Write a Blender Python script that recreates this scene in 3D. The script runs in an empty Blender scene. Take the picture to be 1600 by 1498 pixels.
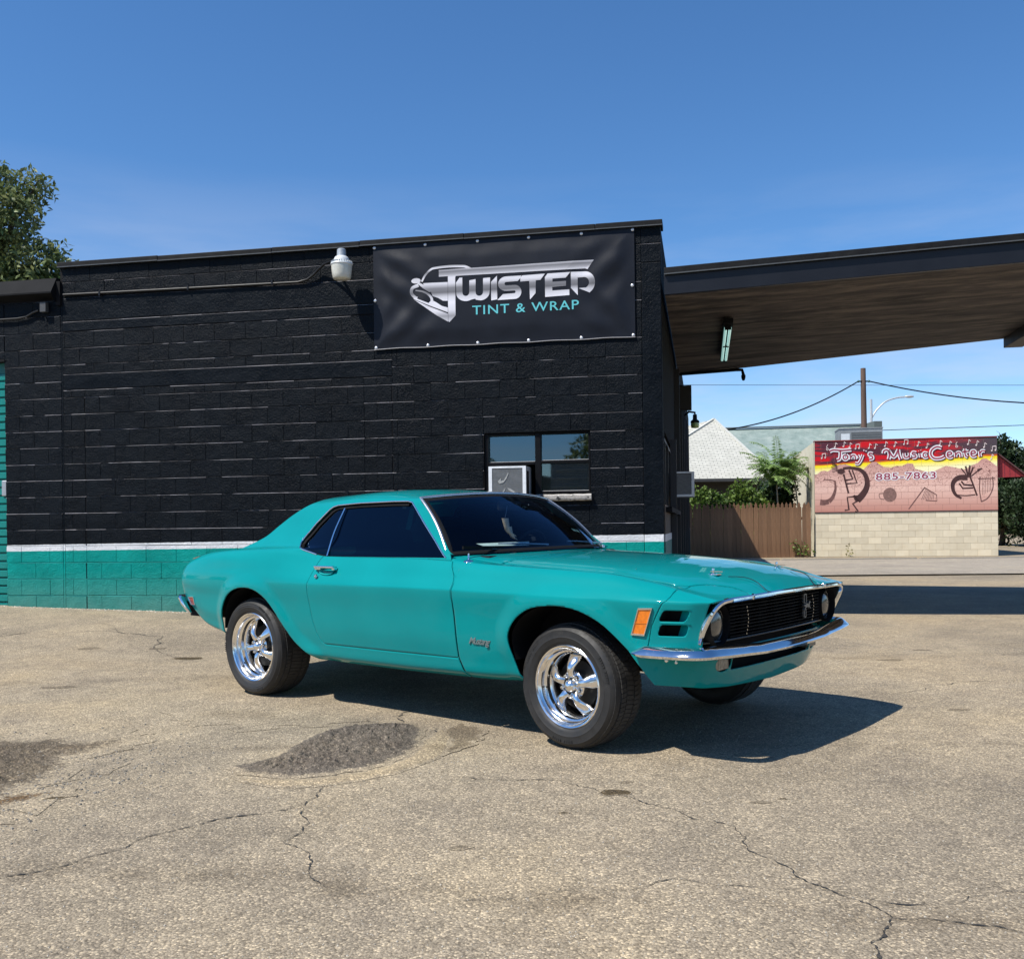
import bpy, bmesh, math, random
import numpy as np
from mathutils import Vector, Matrix, noise as mnoise
from mathutils.geometry import tessellate_polygon
random.seed(7)
R = math.radians
SC = bpy.context.scene
COL = SC.collection
CAM_H = 1.157
FPX = 1522.4

# ------------------------------------------------------------- camera, world, sun, exposure
cam_d = bpy.data.cameras.new('camera')
cam = bpy.data.objects.new('camera', cam_d)
COL.objects.link(cam)
cam.matrix_world = Matrix.Translation((0, 0, CAM_H)) @ Matrix.Rotation(R(90), 4, 'X') @ Matrix.Rotation(-0.012, 4, 'Z')
cam_d.sensor_fit = 'HORIZONTAL'
cam_d.sensor_width = 36.0
cam_d.lens = FPX / 1600 * 36.0
cam_d.shift_y = 73.0 / 1600
cam_d.clip_start = 0.05
cam_d.clip_end = 3000
SC.camera = cam

SUN = Vector((-0.585, -0.365, 1.0)).normalized()      # direction towards the sun
elev = math.asin(SUN.z)
world = bpy.data.worlds.new('World')
SC.world = world
world.use_nodes = True
wn = world.node_tree.nodes
wl = world.node_tree.links
wn.clear()
w_out = wn.new('ShaderNodeOutputWorld')
w_bg = wn.new('ShaderNodeBackground')
w_sky = wn.new('ShaderNodeTexSky')
w_sky.sky_type = 'NISHITA'
w_sky.sun_disc = False
w_sky.sun_elevation = elev
w_sky.sun_rotation = math.atan2(SUN.x, SUN.y)
w_sky.altitude = 1200
w_sky.air_density = 1.0
w_sky.dust_density = 0.15
w_sky.ozone_density = 5.0
# thin high cloud veils, strongest towards the horizon
w_tc = wn.new('ShaderNodeTexCoord')
w_map = wn.new('ShaderNodeMapping')
w_map.inputs['Scale'].default_value = (1.6, 1.6, 9.0)
w_map.inputs['Rotation'].default_value = (0.15, 0.1, 0.3)
w_ns = wn.new('ShaderNodeTexNoise')
w_ns.inputs['Scale'].default_value = 1.7
w_ns.inputs['Detail'].default_value = 7
w_ns.inputs['Roughness'].default_value = 0.55
w_rmp = wn.new('ShaderNodeValToRGB')
w_rmp.color_ramp.elements[0].position = 0.42
w_rmp.color_ramp.elements[1].position = 0.66
w_mul = wn.new('ShaderNodeMath'); w_mul.operation = 'MULTIPLY'; w_mul.inputs[1].default_value = 0.55
w_mix = wn.new('ShaderNodeMixRGB')
w_mix.inputs['Color2'].default_value = (5.6, 5.7, 6.3, 1)
wl.new(w_tc.outputs['Generated'], w_map.inputs['Vector'])
wl.new(w_map.outputs[0], w_ns.inputs['Vector'])
wl.new(w_ns.outputs['Fac'], w_rmp.inputs[0])
w_sep = wn.new('ShaderNodeSeparateXYZ'); wl.new(w_tc.outputs['Generated'], w_sep.inputs[0])
w_low = wn.new('ShaderNodeMapRange'); w_low.inputs['From Min'].default_value = 0.34; w_low.inputs['From Max'].default_value = 0.10; wl.new(w_sep.outputs[2], w_low.inputs['Value'])
w_m2 = wn.new('ShaderNodeMath'); w_m2.operation = 'MULTIPLY'; wl.new(w_rmp.outputs[0], w_m2.inputs[0]); wl.new(w_low.outputs[0], w_m2.inputs[1])
wl.new(w_m2.outputs[0], w_mul.inputs[0])
wl.new(w_mul.outputs[0], w_mix.inputs['Fac'])
w_hs = wn.new('ShaderNodeHueSaturation'); w_hs.inputs['Saturation'].default_value = 1.16; w_hs.inputs['Value'].default_value = 1.22
wl.new(w_sky.outputs[0], w_hs.inputs['Color'])
wl.new(w_hs.outputs[0], w_mix.inputs['Color1'])
wl.new(w_mix.outputs[0], w_bg.inputs['Color'])
wl.new(w_bg.outputs[0], w_out.inputs['Surface'])
w_bg.inputs['Strength'].default_value = 0.112

sun_d = bpy.data.lights.new('sun', 'SUN')
sun_d.energy = 4.95
sun_d.angle = R(0.53)
sun_d.color = (1.0, 0.955, 0.88)
sun = bpy.data.objects.new('sun', sun_d)
COL.objects.link(sun)
sun.location = (-20, -12, 30)
sun.rotation_euler = SUN.to_track_quat('Z', 'Y').to_euler()

SC.view_settings.view_transform = 'Standard'
SC.view_settings.look = 'None'
SC.view_settings.exposure = 0.27
SC.view_settings.gamma = 1.0
SC.view_settings.use_curve_mapping = False
SC.cycles.max_bounces = 8
SC.cycles.transparent_max_bounces = 12

# ------------------------------------------------------------- tagging helpers
def tag(o, label=None, cat=None, group=None, kind=None):
    if label: o['label'] = label
    if cat: o['category'] = cat
    if group: o['group'] = group
    if kind: o['kind'] = kind
    return o

def empty(name, loc=(0, 0, 0), rz=0.0, parent=None):
    o = bpy.data.objects.new(name, None)
    COL.objects.link(o)
    o.location = loc
    o.rotation_euler = (0, 0, rz)
    o.empty_display_size = 0.2
    if parent: o.parent = parent
    return o

def link(name, me, parent=None, loc=None, rot=None):
    o = bpy.data.objects.new(name, me)
    COL.objects.link(o)
    if parent: o.parent = parent
    if loc is not None: o.location = loc
    if rot is not None: o.rotation_euler = rot
    return o

def copy_tree(o, parent=None):
    c = o.copy(); COL.objects.link(c); c.parent = parent
    for ch in list(o.children): copy_tree(ch, c)
    return c

# ------------------------------------------------------------- mesh builder
class MB:
    def __init__(s): s.v = []; s.f = []; s.m = []; s.uv = None
    def quad(s, a, b, c, d, m=0):
        n = len(s.v); s.v += [tuple(a), tuple(b), tuple(c), tuple(d)]; s.f.append((n, n+1, n+2, n+3)); s.m.append(m); return s
    def box(s, lo, hi, m=0, bev=0.0):
        x0, y0, z0 = lo; x1, y1, z1 = hi
        return s.obox(((x0+x1)/2, (y0+y1)/2, (z0+z1)/2), ((x1-x0)/2, (y1-y0)/2, (z1-z0)/2), None, m)
    def obox(s, c, h, M=None, m=0):
        n = len(s.v)
        for dx, dy, dz in ((-1,-1,-1),(1,-1,-1),(1,1,-1),(-1,1,-1),(-1,-1,1),(1,-1,1),(1,1,1),(-1,1,1)):
            p = Vector((dx*h[0], dy*h[1], dz*h[2]))
            if M is not None: p = M @ p
            s.v.append((c[0]+p.x, c[1]+p.y, c[2]+p.z))
        for f in ((0,3,2,1),(4,5,6,7),(0,1,5,4),(1,2,6,5),(2,3,7,6),(3,0,4,7)):
            s.f.append(tuple(n+i for i in f)); s.m.append(m)
        return s
    def bar(s, a, b, w, h, up=(0,0,1), m=0):
        a = Vector(a); b = Vector(b); d = (b-a); L = d.length; d.normalize()
        u = Vector(up); x = d.cross(u)
        if x.length < 1e-5: u = Vector((0,1,0)); x = d.cross(u)
        x.normalize(); z = x.cross(d)
        M = Matrix((x, d, z)).transposed()
        return s.obox((a+b)/2, (w/2, L/2, h/2), M, m)
    def tube(s, pts, r, seg=8, m=0, caps=True, closed=False):
        pts = [Vector(p) for p in pts]; N = len(pts)
        rs = r if isinstance(r, (list, tuple)) else [r]*N
        n0 = len(s.v); prev = None
        for i, p in enumerate(pts):
            if closed: t = pts[(i+1) % N]-pts[i-1]
            else: t = pts[min(i+1, N-1)]-pts[max(i-1, 0)]
            t.normalize()
            if prev is None:
                a = Vector((0,0,1)) if abs(t.z) < .9 else Vector((1,0,0))
                u = t.cross(a).normalized()
            else:
                u = (prev - t*prev.dot(t))
                u = u.normalized() if u.length > 1e-6 else t.orthogonal().normalized()
            prev = u; w = t.cross(u)
            for k in range(seg):
                q = 2*math.pi*k/seg
                s.v.append(tuple(p+(u*math.cos(q)+w*math.sin(q))*rs[i]))
        for i in range(N if closed else N-1):
            j = (i+1) % N
            for k in range(seg):
                k2 = (k+1) % seg
                s.f.append((n0+i*seg+k, n0+i*seg+k2, n0+j*seg+k2, n0+j*seg+k)); s.m.append(m)
        if caps and not closed:
            s.f.append(tuple(n0+k for k in range(seg))[::-1]); s.m.append(m)
            s.f.append(tuple(n0+(N-1)*seg+k for k in range(seg))); s.m.append(m)
        return s
    def sweep(s, pts, prof, normals, m=0, closed=False, caps=True):
        # prof: list of (a,b): a along side vector (t x n), b along n
        pts = [Vector(p) for p in pts]; N = len(pts); K = len(prof); n0 = len(s.v)
        for i, p in enumerate(pts):
            if closed: t = (pts[(i+1) % N]-pts[i-1]).normalized()
            else: t = (pts[min(i+1, N-1)]-pts[max(i-1, 0)]).normalized()
            n = Vector(normals[i]) if isinstance(normals, list) else Vector(normals)
            n = (n-t*n.dot(t)).normalized(); sd = t.cross(n)
            for a, b in prof: s.v.append(tuple(p+sd*a+n*b))
        for i in range(N if closed else N-1):
            j = (i+1) % N
            for k in range(K):
                k2 = (k+1) % K
                s.f.append((n0+i*K+k, n0+i*K+k2, n0+j*K+k2, n0+j*K+k)); s.m.append(m)
        if caps and not closed:
            s.f.append(tuple(n0+k for k in range(K))[::-1]); s.m.append(m)
            s.f.append(tuple(n0+(N-1)*K+k for k in range(K))); s.m.append(m)
        return s
    def lathe(s, prof, seg=32, axis='Y', c=(0,0,0), m=0, closed=False):
        n0 = len(s.v); K = len(prof)
        for i in range(seg):
            q = 2*math.pi*i/seg; ca, sa = math.cos(q), math.sin(q)
            for r, h in prof:
                if axis == 'Y': p = (r*ca, h, r*sa)
                elif axis == 'Z': p = (r*ca, r*sa, h)
                else: p = (h, r*ca, r*sa)
                s.v.append((c[0]+p[0], c[1]+p[1], c[2]+p[2]))
        for i in range(seg):
            j = (i+1) % seg
            for k in range(K if closed else K-1):
                k2 = (k+1) % K
                s.f.append((n0+i*K+k, n0+j*K+k, n0+j*K+k2, n0+i*K+k2)); s.m.append(m)
        return s
    def poly(s, pts, m=0):
        n = len(s.v); s.v += [tuple(p) for p in pts]; s.f.append(tuple(range(n, n+len(pts)))); s.m.append(m); return s
    def prism(s, pts2, f, d0, d1, m=0):
        """closed 2D outline (list of (a,b)) extruded; f(a,b,d)->xyz"""
        n = len(s.v); K = len(pts2)
        s.v += [tuple(f(a, b, d0)) for a, b in pts2]+[tuple(f(a, b, d1)) for a, b in pts2]
        tris = tessellate_polygon([[Vector((a, b, 0)) for a, b in pts2]])
        for t in tris:
            s.f.append((n+t[0], n+t[1], n+t[2])); s.m.append(m)
            s.f.append((n+K+t[2], n+K+t[1], n+K+t[0])); s.m.append(m)
        for i in range(K):
            j = (i+1) % K
            s.f.append((n+i, n+K+i, n+K+j, n+j)); s.m.append(m)
        return s
    def sphere(s, c, r, seg=16, rings=8, m=0, sc=(1,1,1)):
        n0 = len(s.v)
        for i in range(rings+1):
            ph = math.pi*i/rings
            for k in range(seg):
                q = 2*math.pi*k/seg
                s.v.append((c[0]+r*sc[0]*math.sin(ph)*math.cos(q), c[1]+r*sc[1]*math.sin(ph)*math.sin(q), c[2]+r*sc[2]*math.cos(ph)))
        for i in range(rings):
            for k in range(seg):
                k2 = (k+1) % seg
                s.f.append((n0+i*seg+k, n0+(i+1)*seg+k, n0+(i+1)*seg+k2, n0+i*seg+k2)); s.m.append(m)
        return s
    def mesh(s, name, mats, smooth=None, merge=0.0, recalc=True):
        me = bpy.data.meshes.new(name)
        me.from_pydata(s.v, [], s.f)
        mats = mats if isinstance(mats, (list, tuple)) else [mats]
        for m in mats: me.materials.append(m)
        if len(mats) > 1: me.polygons.foreach_set('material_index', s.m)
        if merge or recalc:
            bm = bmesh.new(); bm.from_mesh(me)
            if merge: bmesh.ops.remove_doubles(bm, verts=bm.verts, dist=merge)
            if recalc: bmesh.ops.recalc_face_normals(bm, faces=bm.faces)
            bm.to_mesh(me); bm.free()
        finish(me, smooth)
        return me
    def build(s, name, mats, parent=None, smooth=None, merge=0.0, recalc=True):
        return link(name, s.mesh(name, mats, smooth, merge, recalc), parent)

def finish(me, smooth=None):
    if smooth is not None:
        me.polygons.foreach_set('use_smooth', [True]*len(me.polygons))
        try: me.set_sharp_from_angle(angle=R(smooth))
        except Exception: pass
    me.update()

def bevel_mod(o, w, seg=2, ang=35):
    b = o.modifiers.new('bevel', 'BEVEL'); b.width = w; b.segments = seg; b.limit_method = 'ANGLE'; b.angle_limit = R(ang)
    b.harden_normals = False
    return o

# ------------------------------------------------------------- materials
def newmat(name):
    m = bpy.data.materials.new(name); m.use_nodes = True
    nt = m.node_tree; b = nt.nodes['Principled BSDF']
    return m, nt, b

def setp(b, color=None, rough=None, metal=None, spec=None, coat=None, coatr=None):
    if color is not None: b.inputs['Base Color'].default_value = (*color, 1)
    if rough is not None: b.inputs['Roughness'].default_value = rough
    if metal is not None: b.inputs['Metallic'].default_value = metal
    if spec is not None: b.inputs['Specular IOR Level'].default_value = spec
    if coat is not None: b.inputs['Coat Weight'].default_value = coat
    if coatr is not None: b.inputs['Coat Roughness'].default_value = coatr

def noise_mat(name, c1, c2, scale=8.0, rough=0.7, metal=0.0, bump=0.0, bscale=None, detail=6, spec=0.5, coat=0.0,
              c3=None, s3=2.0, t3=(0.55, 0.7), bdist=0.01, rvar=0.0, rand=0.0, coords='Object', stretch=(1,1,1)):
    """two-tone noise colour, optional third patchy tone, bump"""
    m, nt, b = newmat(name); N, L = nt.nodes, nt.links
    setp(b, rough=rough, metal=metal, spec=spec, coat=coat, coatr=0.05)
    tc = N.new('ShaderNodeTexCoord'); mp = N.new('ShaderNodeMapping'); mp.inputs['Scale'].default_value = stretch
    L.new(tc.outputs[coords], mp.inputs['Vector'])
    n1 = N.new('ShaderNodeTexNoise'); n1.inputs['Scale'].default_value = scale; n1.inputs['Detail'].default_value = detail
    n1.inputs['Roughness'].default_value = 0.62
    L.new(mp.outputs[0], n1.inputs['Vector'])
    rp = N.new('ShaderNodeValToRGB'); e = rp.color_ramp.elements
    e[0].position = 0.3; e[0].color = (*c1, 1); e[1].position = 0.7; e[1].color = (*c2, 1)
    L.new(n1.outputs['Fac'], rp.inputs[0]); out = rp.outputs[0]
    if c3 is not None:
        n3 = N.new('ShaderNodeTexNoise'); n3.inputs['Scale'].default_value = s3; n3.inputs['Detail'].default_value = 8
        n3.inputs['Roughness'].default_value = 0.7
        L.new(mp.outputs[0], n3.inputs['Vector'])
        r3 = N.new('ShaderNodeValToRGB'); r3.color_ramp.elements[0].position = t3[0]; r3.color_ramp.elements[1].position = t3[1]
        L.new(n3.outputs['Fac'], r3.inputs[0])
        mx = N.new('ShaderNodeMixRGB'); L.new(r3.outputs[0], mx.inputs['Fac']); L.new(out, mx.inputs['Color1'])
        mx.inputs['Color2'].default_value = (*c3, 1); out = mx.outputs[0]
    if rand > 0:
        oi = N.new('ShaderNodeObjectInfo'); hv = N.new('ShaderNodeHueSaturation')
        mr = N.new('ShaderNodeMapRange'); mr.inputs['To Min'].default_value = 1-rand; mr.inputs['To Max'].default_value = 1+rand
        L.new(oi.outputs['Random'], mr.inputs['Value']); L.new(mr.outputs[0], hv.inputs['Value'])
        L.new(out, hv.inputs['Color']); out = hv.outputs[0]
    L.new(out, b.inputs['Base Color'])
    if rvar > 0:
        mr2 = N.new('ShaderNodeMapRange'); mr2.inputs['To Min'].default_value = max(0, rough-rvar); mr2.inputs['To Max'].default_value = min(1, rough+rvar)
        mr2.inputs['From Min'].default_value = .3; mr2.inputs['From Max'].default_value = .7
        L.new(n1.outputs['Fac'], mr2.inputs['Value']); L.new(mr2.outputs[0], b.inputs['Roughness'])
    if bump > 0:
        nb = N.new('ShaderNodeTexNoise'); nb.inputs['Scale'].default_value = bscale or scale*4; nb.inputs['Detail'].default_value = 5
        nb.inputs['Roughness'].default_value = 0.6
        L.new(mp.outputs[0], nb.inputs['Vector'])
        bp = N.new('ShaderNodeBump'); bp.inputs['Strength'].default_value = bump; bp.inputs['Distance'].default_value = bdist
        L.new(nb.outputs['Fac'], bp.inputs['Height']); L.new(bp.outputs[0], b.inputs['Normal'])
    return m

def plain(name, color, rough=0.5, metal=0.0, spec=0.5, coat=0.0, var=0.12, scale=14.0, bump=0.0, bscale=60, bdist=0.003):
    c1 = tuple(max(0, c*(1-var)) for c in color); c2 = tuple(c*(1+var) for c in color)
    return noise_mat(name, c1, c2, scale=scale, rough=rough, metal=metal, spec=spec, coat=coat, bump=bump, bscale=bscale, bdist=bdist, rvar=0.04)

def glass_mat(name, tint, rough=0.02, ior=1.5, gloss=(1,1,1)):
    """tinted sheet glass: clear transmission tinted, Fresnel mirror on top"""
    m = bpy.data.materials.new(name); m.use_nodes = True; nt = m.node_tree; N, L = nt.nodes, nt.links; N.clear()
    o = N.new('ShaderNodeOutputMaterial'); t = N.new('ShaderNodeBsdfTransparent'); t.inputs[0].default_value = (*tint, 1)
    g = N.new('ShaderNodeBsdfGlossy'); g.inputs['Roughness'].default_value = rough; g.inputs['Color'].default_value = (*gloss, 1)
    f = N.new('ShaderNodeFresnel'); f.inputs['IOR'].default_value = ior
    mx = N.new('ShaderNodeMixShader'); L.new(f.outputs[0], mx.inputs[0]); L.new(t.outputs[0], mx.inputs[1]); L.new(g.outputs[0], mx.inputs[2])
    L.new(mx.outputs[0], o.inputs['Surface'])
    return m

# ------------------------------------------------------------- numeric helpers
def pchip(xs, ys):
    """monotone cubic interpolation (Fritsch-Carlson)"""
    xs = np.asarray(xs, float); ys = np.asarray(ys, float)
    h = np.diff(xs); d = np.diff(ys)/h; n = len(xs); m = np.zeros(n)
    if n == 2: m[:] = d[0]
    else:
        for i in range(1, n-1):
            if d[i-1]*d[i] > 0:
                w1 = 2*h[i]+h[i-1]; w2 = h[i]+2*h[i-1]
                m[i] = (w1+w2)/(w1/d[i-1]+w2/d[i])
        m[0] = d[0]; m[-1] = d[-1]
    def f(x):
        x = np.clip(x, xs[0], xs[-1]); i = np.clip(np.searchsorted(xs, x)-1, 0, n-2)
        t = (x-xs[i])/h[i]; t2 = t*t; t3 = t2*t
        return ((2*t3-3*t2+1)*ys[i]+(t3-2*t2+t)*h[i]*m[i]+(-2*t3+3*t2)*ys[i+1]+(t3-t2)*h[i]*m[i+1])
    return f

def smooth_poly(pts, k=6, closed=False):
    """Catmull-Rom through 2D/3D points"""
    P = [np.array(p, float) for p in pts]; N = len(P); out = []
    rng = N if closed else N-1
    for i in range(rng):
        p1 = P[i]; p2 = P[(i+1) % N]
        p0 = P[i-1] if (closed or i > 0) else 2*p1-p2
        p3 = P[(i+2) % N] if (closed or i+2 < N) else 2*p2-p1
        for j in range(k):
            t = j/k
            out.append(tuple(0.5*((2*p1)+(-p0+p2)*t+(2*p0-5*p1+4*p2-p3)*t*t+(-p0+3*p1-3*p2+p3)*t**3)))
    if not closed: out.append(tuple(P[-1]))
    return out

def poly_sdf(poly):
    """signed distance (positive inside) to a closed 2D polygon, vectorised"""
    A = np.array(poly, float); B = np.roll(A, -1, axis=0)
    def f(x, z):
        x = np.asarray(x, float); z = np.asarray(z, float)
        P = np.stack([x.ravel(), z.ravel()], 1)
        d = np.full(len(P), 1e9); ins = np.zeros(len(P), bool)
        for a, b in zip(A, B):
            e = b-a; w = P-a; t = np.clip((w@e)/max(e@e, 1e-12), 0, 1)
            d = np.minimum(d, np.hypot(w[:, 0]-t*e[0], w[:, 1]-t*e[1]))
            c = ((a[1] > P[:, 1]) != (b[1] > P[:, 1]))
            if abs(b[1]-a[1]) > 1e-12:
                xi = (b[0]-a[0])*(P[:, 1]-a[1])/(b[1]-a[1])+a[0]
                ins ^= c & (P[:, 0] < xi)
        return np.where(ins, d, -d).reshape(x.shape)
    return f

def clip(V, F, val):
    """keep the part of the polygon mesh where val>0 (linear cut)"""
    nv = list(map(tuple, V)); val = list(val); cache = {}; out = []
    def cut(i, j):
        k = (min(i, j), max(i, j))
        if k not in cache:
            t = val[i]/(val[i]-val[j]); a = V[i]; b = V[j]
            nv.append(tuple(a[q]+(b[q]-a[q])*t for q in range(len(a)))); cache[k] = len(nv)-1
        return cache[k]
    for f in F:
        s = [val[i] > 0 for i in f]
        if all(s): out.append(tuple(f)); continue
        if not any(s): continue
        g = []
        for a in range(len(f)):
            i = f[a]; j = f[(a+1) % len(f)]
            if s[a]: g.append(i)
            if s[a] != s[(a+1) % len(f)]: g.append(cut(i, j))
        if len(g) > 2: out.append(tuple(g))
    used = sorted({i for f in out for i in f}); mp = {u: n for n, u in enumerate(used)}
    return [nv[u] for u in used], [tuple(mp[i] for i in f) for f in out]

def lerp(a, b, t): return a+(b-a)*t
def text_mesh(txt, size, extrude=0.0, offset=0.0, shear=0.0, spacing=1.0, align='CENTER'):
    cu = bpy.data.curves.new('txt', 'FONT'); cu.body = txt; cu.size = size; cu.extrude = extrude; cu.offset = offset; cu.shear = shear
    cu.space_character = spacing; cu.align_x = align; cu.align_y = 'CENTER'; cu.resolution_u = 4
    o = bpy.data.objects.new('txt', cu); COL.objects.link(o)
    dg = bpy.context.evaluated_depsgraph_get(); me = bpy.data.meshes.new_from_object(o.evaluated_get(dg))
    bpy.data.objects.remove(o); bpy.data.curves.remove(cu)
    return me
BLACKP = plain('satin_black_plastic', (0.012, 0.012, 0.013), rough=0.42)
BLACKM = plain('matt_black', (0.006, 0.006, 0.007), rough=0.85, spec=.2)
# =====================================================================================  GROUND
TH = math.atan(300/1522.4)
WTv = Vector((math.cos(TH), -math.sin(TH), 0)); WNv = Vector((math.sin(TH), math.cos(TH), 0)); WO = Vector((0, 11.15, 0))
def wall_tn(x, y):
    p = Vector((x, y, 0))-WO; return p.dot(WTv), p.dot(WNv)
def smooth01(t): t = max(0.0, min(1.0, t)); return t*t*(3-2*t)
def gh(x, y):
    """ground height"""
    lat = (x-0.8322)*math.sin(0.70048)+(y-5.6907)*math.cos(0.70048)+.75
    t, n = wall_tn(x, y)
    base = .0073*max(-4, min(lat, 3.0))*smooth01((lat+6)/4)
    fade = smooth01(1-(t-1.0)/3.0) if t > 1 else 1.0
    k = smooth01((n+3.4)/3.2)*fade
    ex = k*(.125+.028*max(0, min(4, -3.6-t))-.02*max(0, t+3.6)*.5)
    d = math.hypot(x, y-6)
    far = smooth01((d-12)/20)
    return (base+ex)*(1-far) + .05*far + .004*mnoise.noise(Vector((x*.8, y*.8, 0)))*(1-far)

def asphalt(name, dark=1.0, coarse=1.0, tone=(0.400, 0.338, 0.247), spread=1.0, track=False, wear=None):
    m, nt, b = newmat(name); N, L = nt.nodes, nt.links
    setp(b, rough=0.88, spec=0.25)
    geo = N.new('ShaderNodeNewGeometry'); P = geo.outputs['Position']
    def noise(sc, det=5, ro=.6, dist=0.0):
        n = N.new('ShaderNodeTexNoise'); n.inputs['Scale'].default_value = sc; n.inputs['Detail'].default_value = det
        n.inputs['Roughness'].default_value = ro; n.inputs['Distortion'].default_value = dist; L.new(P, n.inputs['Vector']); return n.outputs['Fac']
    def ramp(src, stops):
        r = N.new('ShaderNodeValToRGB'); e = r.color_ramp.elements
        while len(e) < len(stops): e.new(.5)
        for q, (p, c) in zip(e, stops): q.position = p; q.color = (*c, 1)
        L.new(src, r.inputs[0]); return r.outputs[0]
    def mix(a, b_, fac, mode='MIX'):
        x = N.new('ShaderNodeMixRGB'); x.blend_type = mode
        for s, i in ((fac, 'Fac'), (a, 'Color1'), (b_, 'Color2')):
            if isinstance(s, (int, float)): x.inputs[i].default_value = s
            elif isinstance(s, tuple): x.inputs[i].default_value = (*s, 1)
            else: L.new(s, x.inputs[i])
        return x.outputs[0]
    T = tuple(c*dark for c in tone)
    base = ramp(noise(.55, 6, .62), [(.30, tuple(c*.80 for c in T)), (.5, T), (.72, (T[0]*1.10, T[1]*1.08, T[2]*1.02))])
    grey = ramp(noise(1.7, 7, .7, .4), [(.46, (0, 0, 0)), (.70, (1, 1, 1))])
    base = mix(base, (T[0]*.66, T[1]*.66, T[2]*.70), mix((0, 0, 0), grey, .55))
    # aggregate: stones of two sizes
    v1 = N.new('ShaderNodeTexVoronoi'); v1.inputs['Scale'].default_value = 125*coarse; L.new(P, v1.inputs['Vector'])
    v2 = N.new('ShaderNodeTexVoronoi'); v2.inputs['Scale'].default_value = 310*coarse; L.new(P, v2.inputs['Vector'])
    sep = N.new('ShaderNodeSeparateColor'); L.new(v1.outputs['Color'], sep.inputs[0])
    sep2 = N.new('ShaderNodeSeparateColor'); L.new(v2.outputs['Color'], sep2.inputs[0])
    s1 = ramp(sep.outputs[0], [(0, (.42, .41, .40)), (.30, (.80, .79, .78)), (.72, (1.02, 1.01, .99)), (.84, (1.25, 1.23, 1.18)), (.93, (1.85, 1.80, 1.68))])
    s2 = ramp(sep2.outputs[0], [(0, (.58, .57, .57)), (.55, (1.0, .99, .98)), (1, (1.28, 1.26, 1.2))])
    c = mix(base, s1, .75*spread, 'MULTIPLY'); c = mix(c, s2, .65*spread, 'MULTIPLY')
    # gaps between stones
    gap = ramp(v1.outputs['Distance'], [(.0, (1.0, 1.0, 1.0)), (.0065/coarse*75/75*60, (1, 1, 1)), (.75, (.55, .53, .5))])
    c = mix(c, gap, .6, 'MULTIPLY')
    # fine dirt streaks
    st = ramp(noise(6.0, 8, .75, .6), [(.38, (1.10, 1.08, 1.05)), (.66, (.68, .67, .66))])
    c = mix(c, st, .6, 'MULTIPLY')
    if track:
        sp = N.new('ShaderNodeSeparateXYZ'); L.new(P, sp.inputs[0])
        def ma(op, a, b_, c_=None):
            q = N.new('ShaderNodeMath'); q.operation = op
            for i, s in enumerate((a, b_, c_)):
                if s is None: continue
                if isinstance(s, (int, float)): q.inputs[i].default_value = s
                else: L.new(s, q.inputs[i])
            return q.outputs[0]
        nz = noise(1.3, 6, .7)
        for (k0, k1, wd, dk) in ((3.10, -.20, .16, .55), (5.15, -.05, .10, .35), (7.9, .10, .2, .3)):
            y = ma('MULTIPLY_ADD', sp.outputs[0], -k1, sp.outputs[1]); y = ma('MULTIPLY_ADD', nz, .42, y); y = ma('ABSOLUTE', ma('SUBTRACT', y, k0+.21), 0.0)
            rr = ramp(y, [(0, (.60, .585, .57)), (wd, (1, 1, 1))]); br_ = ramp(noise(2.6, 5, .7), [(.40, (0, 0, 0)), (.62, (1, 1, 1))])
            c = mix(c, mix(c, rr, 1.0, 'MULTIPLY'), ma('MULTIPLY', br_, dk+.3))
        bl = ramp(noise(.42, 4, .6, .5), [(.34, (.72, .73, .76)), (.52, (1.0, 1.0, 1.0)), (.70, (1.12, 1.08, 1.0))]); c = mix(c, bl, .9, 'MULTIPLY')
    if wear:
        at = N.new('ShaderNodeAttribute'); at.attribute_name = 'wear'
        nz2 = noise(34, 5, .75); q = N.new('ShaderNodeMath'); q.operation = 'MULTIPLY_ADD'; q.inputs[1].default_value = 1.3; L.new(nz2, q.inputs[0]); L.new(at.outputs['Fac'], q.inputs[2])
        f = N.new('ShaderNodeMapRange'); f.inputs['From Min'].default_value = .98; f.inputs['From Max'].default_value = 1.20; L.new(q.outputs[0], f.inputs['Value'])
        c = mix(c, mix(c, tuple(wear), 1.0, 'MULTIPLY'), f.outputs[0])
    L.new(c, b.inputs['Base Color'])
    bp = N.new('ShaderNodeBump'); bp.inputs['Strength'].default_value = .65; bp.inputs['Distance'].default_value = .0045*1/coarse
    inv = N.new('ShaderNodeMath'); inv.operation = 'SUBTRACT'; inv.inputs[0].default_value = 1.0; L.new(v1.outputs['Distance'], inv.inputs[1])
    ad = N.new('ShaderNodeMath'); ad.operation = 'ADD'; L.new(inv.outputs[0], ad.inputs[0])
    mm = N.new('ShaderNodeMath'); mm.operation = 'MULTIPLY'; mm.inputs[1].default_value = 1.4; L.new(noise(22*coarse, 6, .7), mm.inputs[0]); L.new(mm.outputs[0], ad.inputs[1])
    L.new(ad.outputs[0], bp.inputs['Height']); L.new(bp.outputs[0], b.inputs['Normal'])
    return m
ASPH = asphalt('worn_tan_asphalt', track=True)
def axis(segs):
    out = []
    for a, b, s in segs:
        n = max(1, int(round((b-a)/s))); out += [a+(b-a)*i/n for i in range(n)]
    out.append(segs[-1][1]); return out
xs = axis([(-600, -100, 100), (-100, -30, 14), (-30, -9, 1.0), (-9, 7, .08), (7, 30, 1.0), (30, 100, 14), (100, 600, 100)])
ys = axis([(-300, -40, 40), (-40, -4, 3), (-4, 1.5, .5), (1.5, 13.5, .08), (13.5, 40, .9), (40, 100, 12), (100, 900, 100)])
mb = MB()
for y in ys:
    for x in xs: mb.v.append((x, y, gh(x, y)))
nx = len(xs)
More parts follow.
